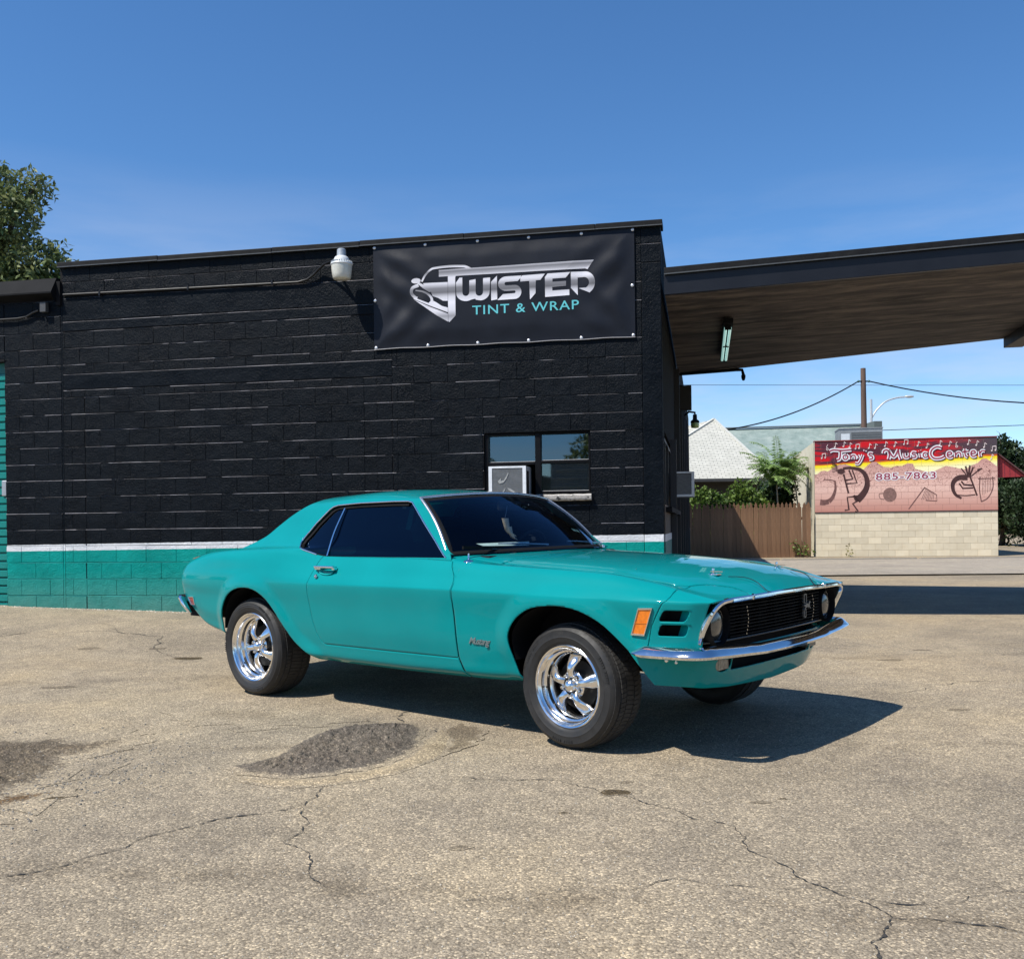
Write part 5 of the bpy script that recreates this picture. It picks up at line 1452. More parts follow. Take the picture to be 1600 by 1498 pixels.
for s in (-1, 1):        # headlamp pods
    c = (.735, s*.655, .670)
    mb = MB(); mb.lathe([(.101, -.06), (.1005, .036), (.0985, .039), (.096, .034), (.0935, -.005), (.093, -.05)], 40, 'X', (c[0], c[1], c[2])); 
    pod = mb.build('headlamp_bezel', BLACKM, car, smooth=40)
    prof = [(0.0, .028), (.02, .0275), (.045, .024), (.066, .017), (.080, .008), (.088, -.004), (.089, -.03)]
    MB().lathe(prof, 40, 'X', c).build('headlamp', LENS, car, smooth=50, merge=1e-5)
    MB().lathe([(.089, -.004), (.092, .003), (.095, .0), (.095, -.01)], 40, 'X', c).build('lamp_ring', plain('lamp_ring_metal', (.5, .5, .5), rough=.2, metal=1) , pod, smooth=50)
    # bright dashed edge of the inner surround
    mb = MB()
    for k in range(8):
        z = .60+.019*k; x_ = .778+.010*math.sin(k*.4); mb.box((x_, s*(.40)-.002, z), (x_+.004, s*(.40)+.002, z+.009))
    mb.build('grille_edge_highlight', CHROME, car)
# horse badge: bright bar with a running horse outline
def bx(mb, pts, x0, x1): mb.prism(pts, lambda a, b, d: (d, a, b), x0, x1)
badge = MB(); yc, zc = .300, .690
def fr(cy, cz, w, h, t):
    for a in ((cy-w/2, cz-h/2, cy+w/2, cz-h/2+t), (cy-w/2, cz+h/2-t, cy+w/2, cz+h/2), (cy-w/2, cz-h/2, cy-w/2+t, cz+h/2), (cy+w/2-t, cz-h/2, cy+w/2, cz+h/2)):
        badge.box((.781, a[0], a[1]), (.790, a[2], a[3]))
fr(yc-.006, zc+.038, .036, .056, .006); fr(yc-.012, zc-.040, .030, .050, .006)
horse = [(-.052,.004),(-.040,.010),(-.026,.008),(-.014,.015),(.006,.014),(.020,.010),(.030,.020),(.040,.026),(.050,.024),(.052,.018),(.044,.014),(.038,.004),(.044,-.006),(.054,-.012),(.048,-.016),(.034,-.008),(.022,-.008),(.0,-.005),(-.018,-.008),(-.030,-.018),(-.046,-.022),(-.034,-.010),(-.028,-.002)]
badge.prism([(yc+a*.8, zc-.002+b) for a, b in horse], lambda a, b, d: (d, a, b), .784, .798)
badge.build('horse_badge', plain('dull_pewter', (.22, .22, .21), rough=.4, metal=.6), car)

# ---- front bumper
bp_path = smooth_poly([(.445,.922),(.52,.916),(.61,.908),(.70,.895),(.765,.872),(.805,.825),(.822,.73),(.832,.60),(.838,.50),(.846,.42),(.858,.25),(.866,.10),(.868,0)], 6)
def bumper(name, path, z0, flip=1, rear=False):
    fullp = [(x, -w) for x, w in path]+[(x, w) for x, w in path[::-1][1:]]
    pts = []; nrm = []; prof_n = len(fullp); mb = MB()
    P8 = []
    for i, (x, y) in enumerate(fullp):
        a = Vector(fullp[max(i-1, 0)]); b = Vector(fullp[min(i+1, prof_n-1)]); t = (b-a).normalized(); n = Vector((t.y, -t.x))*flip
        w = abs(y); tip = min(1.0, (i+1)/5.0, (prof_n-i)/5.0) ** .6
        hh = np.interp(w, [0, .34, .54, .7, .93], [.029, .029, .031, .032, .029])*tip; dp = np.interp(w, [0, .42, .46, .8, .93], [.6, .6, .85, .85, .7])
        zz = z0+np.interp(w, [0, .35, .6, .8, .93], [.0, .0, .012, .022, .018])
        prof = [(-.035, -hh*.75), (-.006, -hh), (.014, -hh*.78), (.022, -hh*.34), (.018, -hh*.05), (-.014, hh*.9), (-.024, hh), (-.05, hh*.6)]
        for o_, h_ in prof: mb.v.append((x+n.x*o_, y+n.y*o_, zz+h_))
    K = 8
    for i in range(prof_n-1):
        for k in range(K):
            k2 = (k+1) % K; mb.f.append((i*K+k, (i+1)*K+k, (i+1)*K+k2, i*K+k2)); mb.m.append(0)
    mb.f.append(tuple(range(K))); mb.m.append(0); mb.f.append(tuple((prof_n-1)*K+k for k in range(K))[::-1]); mb.m.append(0)
    return mb.build(name, CHROME, car, smooth=28)
bumper('front_bumper', bp_path, .528)
rb = smooth_poly([(-3.565,.862),(-3.59,.865),(-3.625,.845),(-3.665,.80),(-3.70,.65),(-3.715,.4),(-3.72,0)], 5)
fp = [(x, -w) for x, w in rb]+[(x, w) for x, w in rb[::-1][1:]]; mb = MB(); K = 6
for i, (x, y) in enumerate(fp):
    a = Vector(fp[max(i-1, 0)]); b = Vector(fp[min(i+1, len(fp)-1)]); t = (b-a).normalized(); n = Vector((-t.y, t.x))
    for o_, h_ in [(.004, .066), (.020, .050), (.024, .0), (.010, -.055), (-.006, -.060), (-.010, .050)]:
        mb.v.append((x+n.x*o_-(h_)*1.0+.0, y+n.y*o_*1.0, .600+h_))
for i in range(len(fp)-1):
    for k in range(K): mb.f.append((i*K+k, i*K+(k+1) % K, (i+1)*K+(k+1) % K, (i+1)*K+k)); mb.m.append(0)
mb.f.append(tuple(range(K))); mb.m.append(0); mb.f.append(tuple((len(fp)-1)*K+k for k in range(K))); mb.m.append(0)
mb.build('rear_bumper', CHROME, car, smooth=35)
for s in (-1, 1):
    mb = MB(); mb.sphere((.60, s*.872, .512), .011, 10, 6); mb.sphere((.645, s*.858, .503), .008, 10, 6); mb.build('bumper_bolt', CHROME, car, smooth=60)

# ---- side markers
def framed_lens(name, quad, mat, th, parent, side):
    """quad: 4 (x,z) corners on the body side"""
    def wv(x, z, G): return surf_pt(x, z, G, 0.5, 7.5)
    G = Gf4 if quad[0][0] > -1 else Gr4
    c = Vector((sum(q[0] for q in quad)/4, sum(q[1] for q in quad)/4))
    P = [Vector((x, side*(wv(x, z, G)), z)) for x, z in quad]
    n = Vector((.12 if quad[0][0] > 0 else -.12, side, 0)).normalized()
    mb = MB(); K = 4
    ring = [[p+n*.002 for p in P], [p+n*.010 for p in P], [c_.lerp(p, .88)+n*.010 for p, c_ in zip(P, [sum(P, Vector())/4]*4)], [c_.lerp(p, .85)+n*.005 for p, c_ in zip(P, [sum(P, Vector())/4]*4)]]
    for r in ring: mb.v += [tuple(p) for p in r]
    for a in range(3):
        for k in range(4): mb.f.append((a*4+k, a*4+(k+1) % 4, a*4+4+(k+1) % 4, a*4+4+k)); mb.m.append(0)
    o = mb.build('marker_frame', CHROME, parent)
    ctr = sum(P, Vector())/4; L = [ctr.lerp(p, .87) for p in P]
    mb = MB(); mb.quad(*[p+n*.006 for p in L])
    mb.quad(*[p+n*.0085 for p in [L[0].lerp(L[3], .52), L[1].lerp(L[2], .52), L[1].lerp(L[2], .56), L[0].lerp(L[3], .56)]])
    mb.build(name, mat, o)
for side in (-1, 1):
    framed_lens('amber_side_marker', [(.470,.757),(.542,.760),(.490,.622),(.424,.625)], AMBER, 0, car, side)
    framed_lens('red_side_marker', [(-3.548,.658),(-3.448,.664),(-3.438,.600),(-3.530,.598)], REDL, 0, car, side)

# ---- door handle, lock, antenna base, script badge, hood pins, wipers
for side, dr in ((-1, door_r), (1, door_l)):
    mb = MB()
    y = side*.880
    mb.obox((-1.985, y-side*.006, .905), (.030, .012, .013)); mb.obox((-1.905, y+side*.014, .912), (.095, .010, .0075))
    mb.obox((-1.822, y-side*.002, .903), (.012, .016, .011))
    o = mb.build('door_handle', CHROME, dr); bevel_mod(o, .005, 3)
    MB().lathe([(0, .004), (.010, .004), (.013, 0), (.013, -.006)], 16, 'Y', (-1.975, side*.897+ (-.006 if side < 0 else .006), .852)).build('door_lock', CHROME, dr, smooth=40)
    mb = MB()
    for k in range(24):
        q = 2*math.pi*k/24
        mb.v += [(-1.895+.075*math.cos(q), side*(.884-.008*math.sin(q)), .888+.026*math.sin(q)), (-1.895+.060*math.cos(q), side*(.866-.006*math.sin(q)), .890+.018*math.sin(q))]
    for k in range(24):
        j = (k+1) % 24; mb.f.append((2*k, 2*j, 2*j+1, 2*k+1)); mb.m.append(0)
    mb.f.append(tuple(2*k+1 for k in range(24))); mb.m.append(0)
    mb.build('handle_cup', plain('cup_teal_paint', (.002, .30, .30), rough=.4), dr, smooth=40)  # plain teal, a little lighter than the body paint
mb = MB().lathe([(0, .052), (.004, .050), (.005, .020), (.010, .014), (.028, .007), (.032, 0)], 20, 'Z', (-.757, -.775, .9545))
mb.build('antenna_base', CHROME, car, smooth=50)

for side in (-1, 1):
    me = text_mesh('Mustang', .053, extrude=.003, offset=.0004, shear=.45, spacing=.84)
    me.name = 'script_badge'; me.materials.clear(); me.materials.append(plain('dull_badge_chrome', (.16, .20, .20), rough=.3, metal=.2))
    sl = -.10 if side < 0 else .10
    for v in me.vertices:
        x, y, d = v.co
        v.co = (-.588 + (-side)*x, side*(.8865+d), .524+y)
    link('script_badge', me, car)

for s in (-1, 1):      # hood pins and their lanyards
    bx_, by_, bz_ = .585, s*.375, None
    def top_z(x, w):
        m = (GFv > 9); d = np.where(m, (GFx-x)**2+(GFw-abs(w))**2, 9); return float(GFz.ravel()[np.argmin(d)])
    bz_ = top_z(bx_, by_)
    pin = MB().lathe([(0, .034), (.006, .032), (.007, .022), (.0045, .020), (.0045, .008), (.012, .006), (.024, .004), (.026, 0)], 16, 'Z', (bx_, by_, bz_-.002)).build('hood_pin', CHROME, car, smooth=40)
    MB().box((bx_-.035, by_-.022, bz_-.003), (bx_+.035, by_+.022, bz_+.002)).build('pin_plate', CHROME, pin)
    MB().bar((bx_-.01, by_-.01, bz_+.014), (bx_+.045, by_+.018, bz_+.012), .005, .004).build('pin_clip', CHROME, pin)
    pts = []
    for t in np.linspace(0, 1, 14):
        x = lerp(bx_+.07, .856, t); y = lerp(by_+.03, s*.28, t)+ .035*math.sin(math.pi*t); pts.append((x, y, top_z(min(x, .85), y)+.006+.012*math.sin(math.pi*t)))
    MB().tube(pts, .0022, 6).build('hood_pin_lanyard', BLACKP, car, smooth=60)
SATIN = bpy.data.materials['satin_bright_trim']
for s, (px, py) in ((-1, (-.715, -.10)), (1, (-.80, .60))):
    z0 = 1.020 if s < 0 else 1.010
    piv = Vector((px, py, z0)); tip = Vector((px-.10, py-.50, z0+.022)) if s < 0 else Vector((px-.015, py-.48, z0+.030))
    mb = MB(); mb.lathe([(0, .020), (.010, .018), (.013, .010), (.014, 0)], 14, 'Z', (piv.x+.02, piv.y, z0-.014))
    w_ = mb.build('wiper', SATIN, car, smooth=40)
    mid = piv.lerp(tip, .55)+Vector((.0, 0, .018))
    MB().tube([piv+Vector((.01, 0, .016)), mid, tip.lerp(piv, .25)+Vector((0, 0, .016))], [.007, .0055, .004], 6).build('wiper_arm', SATIN, w_, smooth=50)
    a = tip+Vector((-.0, -.16, -.006)); b = piv.lerp(tip, .05)+Vector((-.015, 0, .002))
    MB().bar(a, b, .012, .018).build('wiper_blade', BLACKM, w_)

# ---- cabin: dash, seats, wheel, mirror, headliner
mb = MB(); mb.box((-1.02, -.66, .86), (-.70, .66, .985)); o = mb.build('dashboard', INTER, car); bevel_mod(o, .02)
for s in (-1, 1):
    mb = MB(); mb.obox((-1.62, s*.33, .60), (.27, .24, .08)); seat = mb.build('seat_cushion', INTER, car); bevel_mod(seat, .04, 3)
    mb = MB(); mb.obox((-1.90, s*.33, .86), (.07, .23, .28), Matrix.Rotation(R(-14), 3, 'Y')); o = mb.build('seat_back', INTER, car); bevel_mod(o, .04, 3)
    mb = MB(); mb.obox((-1.97, s*.33, 1.165), (.05, .12, .06)); o = mb.build('head_restraint', INTER, car); bevel_mod(o, .03, 3)
mb = MB(); mb.box((-2.75, -.62, .50), (-2.45, .62, .95)); o = mb.build('rear_seat', INTER, car); bevel_mod(o, .05)
pts = [(-1.23+.06*math.cos(q), .34+.19*math.sin(q), .93+.185*math.cos(q)) for q in np.linspace(0, 2*math.pi, 25)[:-1]]
MB().tube(pts, .013, 8, closed=True).build('steering_wheel', INTER, car, smooth=60)
mb = MB(); mb.obox((-1.10, .0, 1.285), (.015, .11, .030)); o = mb.build('rear_view_mirror', plain('mirror_back', (.05, .05, .05), rough=.3), car); bevel_mod(o, .01)
mb = MB(); mb.box((-2.10, -.76, .31), (-.33, .76, .36)); mb.box((-3.30, -.50, .42), (.42, .50, .47)); mb.box((-2.95, -.60, .36), (-1.95, .60, .44)); mb.box((-2.12, -.84, .36), (-1.9, .84, .40)); mb.build('floor_pan', BLACKM, car)
mb = MB(); mb.box((-3.715, -.74, .50), (-3.40, .74, .655)); mb.build('rear_valance', BLACKM, car)
mb = MB(); mb.box((-.60, -.62, .40), (.55, .62, .80)); mb.build('engine_bay', BLACKM, car)
mb = MB(); mb.box((-3.42, -.70, .50), (-2.85, .70, .88)); mb.build('boot_floor', BLACKM, car)
for s in (-1, 1):       # inner door panels stop light through the shut lines
    mb = MB(); mb.box((-2.30, s*.75-.03, .36), (-.62, s*.75+.03, .90)); mb.build('inner_sill', BLACKM, car)
    for nm, A_, x0, x1 in (('wheel_house', ARCH_F, -.45, .66), ('wheel_house', ARCH_R, -3.2, -2.0)):
        poly = [(x, z) for x, z in A_ if z > .43 and x < .53]
        mb = MB(); K = len(poly)
        for x, z in poly: mb.v += [(x, s*(.872 if x < .36 else .80), z), (x, s*.46, z)]
        cx = sum(p[0] for p in poly)/K
        for i in range(K-1): mb.f.append((2*i, 2*i+2, 2*i+3, 2*i+1)); mb.m.append(0)
        mb.f.append(tuple(2*i+1 for i in range(K))); mb.m.append(0)
        mb.build(nm, BLACKM, car)
paper = MB(); paper.poly([(-1.02, -.42, 1.050), (-.84, -.40, 1.0), (-.84, -.12, 1.0), (-1.02, .10, 1.050)])
tag(paper.build('dashboard_sheet', plain('pale_card', (.55, .62, .56), rough=.8)), 'pale green sheet of card lying on the dashboard behind the windscreen', 'card').matrix_world = car.matrix_world.copy()

# boots hanging from the mirror
def loft_tube(secs, seg=12):
    mb = MB()
    for (c, rx, ry, tilt) in secs:
        M_ = Matrix.Rotation(tilt, 3, 'Y')
        for k in range(seg):
            q = 2*math.pi*k/seg; p = M_ @ Vector((rx*math.cos(q), ry*math.sin(q), 0)); mb.v.append((c[0]+p.x, c[1]+p.y, c[2]+p.z))
    n = len(secs)
    for i in range(n-1):
        for k in range(seg):
            k2 = (k+1) % seg; mb.f.append((i*seg+k, i*seg+k2, (i+1)*seg+k2, (i+1)*seg+k)); mb.m.append(0)
    mb.f.append(tuple(range(seg))[::-1]); mb.m.append(0); mb.f.append(tuple((n-1)*seg+k for k in range(seg))); mb.m.append(0)
    return mb
boots = bpy.data.objects.new('hanging_boots', None); COL.objects.link(boots)
tag(boots, 'pair of small tan boots hanging on a cord from the rear-view mirror inside the car', 'ornament')
LEA = plain('tan_leather', (.95, .66, .46), rough=.6)
for k, (dy, dz, sc_) in enumerate(((-.03, 0, 1.0), (.012, -.055, .72))):
    S_ = []
    for t, (yy, zz, rx, ry) in enumerate([(0, .0, .020, .026), (.004, -.02, .019, .024), (.010, -.045, .018, .021), (.018, -.068, .018, .021), (.034, -.084, .018, .020), (.052, -.094, .015, .015), (.066, -.102, .009, .009)]):
        S_.append(((-1.05, -.075+dy+yy*sc_*1.5, 1.205+dz+zz*sc_*1.2), rx*sc_, ry*sc_, 0))
    loft_tube(S_).build('boot', LEA, boots, smooth=60)
MB().tube([(-1.06, -.07, 1.285), (-1.05, -.09, 1.25), (-1.05, -.105, 1.21)], .002, 5).build('cord', plain('grey_cord', (.3, .3, .32), rough=.7), boots)
boots.matrix_world = car.matrix_world.copy()

# ---- wheels
def make_wheel(name, rl, rt, wid):
    """local Y axis is the axle, outer face towards -Y; rl lip radius, rt tyre radius"""
    h = wid/2; k = rl/.216
    prof = [(rl*.985, -h+.014), (rl, -h+.006), (rl+.002, -h-.002), (rl-.004, -h-.007), (rl-.012, -h-.002), (rl-.017, -h+.010), (rl-.024, -h+.016), (rl-.027, -h+.034), (rl-.032, -h+.040),
            (rl-.040, -h+.044), (rl-.043, -h+.064), (rl-.050, -h+.070), (rl-.056, -h+.082), (rl-.060, -h+.100), (rl-.062, -h+.12), (rl-.050, h-.02), (rl-.01, h-.005)]
    wheel = MB().lathe(prof, 72, 'Y').build(name, ALLOY, car, smooth=32)
    # tyre
    tp = [(rl-.006, -h+.010), (rl+.006, -h-.006), (rl+.020, -h-.012), (rl+.036, -h-.0145), (rl+.040, -h-.0165), (rl+.044, -h-.0145), (rl+.5*(rt-rl), -h-.017), (rt-.038, -h-.012), (rt-.034, -h-.013), (rt-.030, -h-.010), (rt-.018, -h+.000), (rt-.010, -h+.012),
          (rt-.008, -h+.020), (rt-.007, 0), (rt-.008, h-.020), (rt-.014, h-.010), (rt-.025, h+.002), (rl+.5*(rt-rl), h+.014), (rl+.02, h+.006), (rl-.006, h-.01)]
    MB().lathe(tp, 96, 'Y').build('tyre', RUBBER, wheel, smooth=40)
    mb = MB(); nb = 84
    rows = [(-h+.004, -h+.036), (-h+.042, -h+.078), (-h+.084, -.5*0+h-.084), (h-.078, h-.042), (h-.036, h-.004)]
    for ri, (a, b) in enumerate(rows):
        off = (.5*(ri % 2))*2*math.pi/nb
        for i in range(nb):
            q0 = 2*math.pi*i/nb+off; q1 = q0+2*math.pi/nb*.86; sk = (.018 if ri % 2 else -.014)
            ro = rt-(.0055 if ri in (0, 4) else 0.0); ri_ = rt-.014
            n = len(mb.v)
            edge_drop_a = .006 if ri == 0 else 0; edge_drop_b = .006 if ri == 4 else 0
            for (q, hh, r_) in ((q0, a, ro-edge_drop_a), (q1, a, ro-edge_drop_a), (q1+sk, b, ro-edge_drop_b), (q0+sk, b, ro-edge_drop_b), (q0, a, ri_), (q1, a, ri_), (q1+sk, b, ri_), (q0+sk, b, ri_)):
                mb.v.append((r_*math.cos(q), hh, r_*math.sin(q)))
            for f in ((0, 1, 2, 3), (0, 4, 5, 1), (1, 5, 6, 2), (2, 6, 7, 3), (3, 7, 4, 0)): mb.f.append(tuple(n+x for x in f)); mb.m.append(0)
    t = mb.build('tread', RUBTREAD, wheel)
    tag(t, kind='stuff')
    # raised sidewall ribs / lettering blocks
    mb = MB(); rr = rl+.62*(rt-rl)
    for base in (.4, 2.5, 4.6):
        for i in range(11):
            if i == 5: continue
            q = base+i*.045; c = Vector((rr*math.cos(q), -h-.0165, rr*math.sin(q)))
            M_ = Matrix.Rotation(-q, 3, 'Y'); mb.obox(c, (.0085, .0012, .0042), M_)
    mb.build('sidewall_lettering', RUBBER, wheel)
    # hub
    MB().lathe([(0, -.112), (.014, -.110), (.026, -.103), (.032, -.093), (.034, -.082), (.036, -.080), (.042, -.074), (.066, -.070), (.076, -.062), (.078, -.03), (.060, .02), (0, .02)], 40, 'Y').build('hub', ALLOY, wheel, smooth=35)
    for i in range(5):
        q = R(90+72*i)+.15
        er = Vector((math.cos(q), 0, math.sin(q))); et = Vector((-math.sin(q), 0, math.cos(q))); ey = Vector((0, 1, 0))
        re = rl-.060
        secs = [(.044, -.072, .026, .014), (.060, -.080, .021, .017), (.078*k, -.083, .0200, .020), (.098*k, -.078, .0245, .023), (.118*k, -.066, .032, .025), (re-.022, -.052, .038, .026), (re+.004, -.036, .041, .024)]
        mb = MB(); sg = 12
        for r, y, hw, hd in secs:
            c = er*r+ey*y
            for j in range(sg):
                a = 2*math.pi*j/sg; cc = math.copysign(abs(math.cos(a))**.8, math.cos(a)); ss = math.sin(a)
                mb.v.append(tuple(c+et*(hw*cc)+ey*(-hd*ss if ss > 0 else -hd*ss*1.0)+ey*(.006*(1-cc*cc)*0)))
        for a_ in range(len(secs)-1):
            for j in range(sg):
                j2 = (j+1) % sg; mb.f.append((a_*sg+j, a_*sg+j2, (a_+1)*sg+j2, (a_+1)*sg+j)); mb.m.append(0)
        mb.build('spoke', ALLOY, wheel, smooth=70)
        qn = q+R(36); c = (math.cos(qn)*.056, 0, math.sin(qn)*.056)
        MB().lathe([(0, -.094), (.008, -.093), (.011, -.088), (.0115, -.072), (.015, -.070), (.015, -.06)], 12, 'Y', c).build('lug_nut', CHROME, wheel, smooth=40)
    MB().lathe([(.0, -.02), (.13*k, -.02), (.13*k, .03), (0, .03)], 36, 'Y').build('brake_drum', plain('brake_iron', (.02, .02, .02), rough=.6, metal=.5), wheel, smooth=30)
    MB().lathe([(.0, h-.03), (rl-.02, h-.03)], 36, 'Y').build('wheel_back', BLACKM, wheel)
    q = R(200); MB().tube([(math.cos(q)*(rl-.03), -h+.045, math.sin(q)*(rl-.03)), (math.cos(q)*(rl-.055), -h+.025, math.sin(q)*(rl-.055))], .0035, 6).build('valve_stem', BLACKM, wheel)
    return wheel
wf = make_wheel('wheel', .216, .326, .225); wr_ = make_wheel('wheel', .239, .340, .255)
wf.location = (0.0, -.744, .326); wf.rotation_euler = (0, R(12), R(-3.4))
wr_.location = (-2.743, -.732, .338); wr_.rotation_euler = (0, R(-20), 0)
w3 = copy_tree(wf, car); w3.location = (0.0, .744, .326); w3.rotation_euler = (0, R(40), R(180-3.4))
w4 = copy_tree(wr_, car); w4.location = (-2.743, .732, .338); w4.rotation_euler = (0, R(70), R(180))
# =====================================================================================  BACKGROUND, RIGHT
tony = empty('music_shop_building', (9.80, 31.5, 0), -TH)
tag(tony, 'cream block building carrying a painted desert music mural behind the lot', 'building')
TZ0, TZ1, TM = .02, 3.77, 1.475
def mural_mat():
    m, nt, b = newmat('cream_block_with_mural_ground'); N, L = nt.nodes, nt.links; setp(b, rough=.8, spec=.25)
    tc = N.new('ShaderNodeTexCoord'); tc.object = tony; P = tc.outputs['Object']
    sp = N.new('ShaderNodeSeparateXYZ'); L.new(P, sp.inputs[0])
    mp = N.new('ShaderNodeMapping'); mp.inputs['Scale'].default_value = (.9, 1, 5.5); L.new(P, mp.inputs['Vector'])
    n = N.new('ShaderNodeTexNoise'); n.inputs['Scale'].default_value = 1.0; n.inputs['Detail'].default_value = 3; L.new(mp.outputs[0], n.inputs['Vector'])
    r = N.new('ShaderNodeValToRGB'); e = r.color_ramp.elements; e[0].position = .44; e[0].color = (.60, .008, .016, 1); e[1].position = .53; e[1].color = (.10, .025, .040, 1); L.new(n.outputs['Fac'], r.inputs[0])
    def mx(f, c1, c2):
        x = N.new('ShaderNodeMixRGB')
        for s_, i in ((f, 'Fac'), (c1, 'Color1'), (c2, 'Color2')):
            if isinstance(s_, tuple): x.inputs[i].default_value = (*s_, 1)
            else: L.new(s_, x.inputs[i])
        return x.outputs[0]
    def step(src, a, b_):
        q = N.new('ShaderNodeMapRange'); q.inputs['From Min'].default_value = a; q.inputs['From Max'].default_value = b_; L.new(src, q.inputs['Value']); return q.outputs[0]
    dk = step(sp.outputs[0], 3.6, 5.3); top = mx(dk, r.outputs[0], (.075, .055, .065))
    zw = N.new('ShaderNodeMath'); zw.operation = 'MULTIPLY_ADD'; zw.inputs[1].default_value = .10; L.new(n.outputs['Fac'], zw.inputs[0]); L.new(sp.outputs[2], zw.inputs[2])
    zt = N.new('ShaderNodeMath'); zt.operation = 'MULTIPLY_ADD'; zt.inputs[1].default_value = -.035; L.new(sp.outputs[0], zt.inputs[0]); L.new(zw.outputs[0], zt.inputs[2]); z = zt.outputs[0]
    sky = mx(step(z, 2.78, 2.98), (.95, .90, .52), (.95, .78, .02))
    sky = mx(step(z, 3.02, 3.06), sky, (.62, .10, .012)); sky = mx(step(z, 3.075, 3.10), sky, top)
    cn = N.new('ShaderNodeTexNoise'); cn.inputs['Scale'].default_value = 5; cn.inputs['Detail'].default_value = 6; L.new(P, cn.inputs['Vector'])
    oi = N.new('ShaderNodeObjectInfo')
    cr = N.new('ShaderNodeValToRGB'); cr.color_ramp.elements[0].color = (.62, .53, .37, 1); cr.color_ramp.elements[1].color = (.76, .69, .53, 1); L.new(cn.outputs['Fac'], cr.inputs[0])
    hv = N.new('ShaderNodeHueSaturation'); vr = step(oi.outputs['Random'], 0, 1); q = N.new('ShaderNodeMapRange'); q.inputs['To Min'].default_value = .88; q.inputs['To Max'].default_value = 1.08; L.new(oi.outputs['Random'], q.inputs['Value'])
    L.new(q.outputs[0], hv.inputs['Value']); L.new(cr.outputs[0], hv.inputs['Color'])
    g = N.new('ShaderNodeMath'); g.operation = 'GREATER_THAN'; g.inputs[1].default_value = TM+.01; L.new(sp.outputs[2], g.inputs[0])
    c = mx(g.outputs[0], hv.outputs[0], sky)
    L.new(c, b.inputs['Base Color']); return m
MUR = mural_mat()
CREAM = noise_mat('cream_painted_block', (.60, .53, .38), (.74, .68, .52), scale=3, rough=.8)
MB().box((0, .012, TZ0-.3), (5.49, .20, TZ1-.01)).build('front_core', plain('cream_joint', (.46, .39, .28), rough=.9), tony)
mbc = {}
k = 0; z = .05
while z < TZ1-.02:
    z1 = min(z+.2040, TZ1); off = .2 if k % 2 else 0; x = -off
    while x < 5.48:
        a, b = max(0, x), min(5.49, x+.4075)
        if b-a > .03:
            key = (round(b-a, 3), round(z1-z, 3))
            if key not in mbc:
                m_ = MB(); w, h = key
                P = [(-w/2+.003, .012, -h/2+.003), (w/2-.003, .012, -h/2+.003), (w/2-.003, .012, h/2-.003), (-w/2+.003, .012, h/2-.003), (-w/2+.005, .006, -h/2+.005), (w/2-.005, .006, -h/2+.005), (w/2-.005, .006, h/2-.005), (-w/2+.005, .006, h/2-.005)]
                m_.v = P; m_.f = [(0, 1, 5, 4), (1, 2, 6, 5), (2, 3, 7, 6), (3, 0, 4, 7), (4, 5, 6, 7)]; m_.m = [0]*5
                mbc[key] = m_.mesh('block', MUR, recalc=False)
            link('block', mbc[key], tony, ((a+b)/2, 0, (z+z1)/2))
        x += .4075
    z += .204; k += 1
MB().box((0, 0, TZ0-.3), (.012, 8.4, TZ1+.0)).build('side_wall', CREAM, tony)
mb = MB(); mb.box((.02, .2, 3.4), (5.48, 8.3, 3.5)); mb.box((5.47, .2, 0), (5.49, 8.4, 3.77)); mb.box((.01, 8.3, 0), (5.48, 8.4, 3.77)); mb.build('roof', plain('grey_flat_roof', (.3, .3, .3), rough=.9), tony)
MB().box((-.01, -.012, TZ1), (5.50, .22, TZ1+.025)).build('parapet_cap', plain('dull_red_cap', (.30, .06, .05), rough=.7), tony)
MB().box((0, -.014, TM-.018), (5.49, .0, TM+.012)).build('mural_border', plain('dark_border_paint', (.03, .015, .018), rough=.7), tony)
MB().box((-.16, 1.8, 2.95), (.0, 2.2, 3.05)).build('side_light', plain('cream_lamp', (.6, .55, .3), rough=.5), tony)
def mu(u, v):      # artwork grid -> wall
    yt = 95-43*(u-65)/1345; yb = 612-20*(u-65)/1345
    return ((u-65)/1345*5.49, TZ1-(v-yt)/(yb-yt)*(TZ1-TM))
def mflat(name, polys, mat, y=-.004, strokes=(), parent=tony):
    mb = MB()
    for pts in polys:
        P = [mu(u, v) for u, v in pts]; tris = tessellate_polygon([[Vector((a, b, 0)) for a, b in P]]); n = len(mb.v)
        mb.v += [(a, y, b) for a, b in P]
        for t in tris: mb.f.append(tuple(n+i for i in t)); mb.m.append(0)
    for st in strokes:
        n0 = len(mb.v); stroke(mb, st[0], st[1], st[2] if len(st) > 2 else 4, conv=mu)
        for i in range(n0, len(mb.v)): a = mb.v[i]; mb.v[i] = (a[0], y, a[2])
    return mb.build(name, mat, parent)
ridge = [(65, 335), (85, 332), (110, 312), (140, 305), (165, 312), (200, 290), (250, 262), (300, 258), (340, 270), (380, 300), (430, 300), (470, 262), (500, 240), (530, 240), (560, 262), (590, 278), (640, 282), (680, 268), (720, 270), (760, 250), (800, 252), (815, 290), (850, 298), (900, 312), (960, 305), (1000, 285), (1040, 268), (1090, 275), (1130, 285), (1180, 292), (1230, 262), (1270, 245), (1300, 215), (1330, 212), (1360, 232), (1400, 265), (1410, 268)]
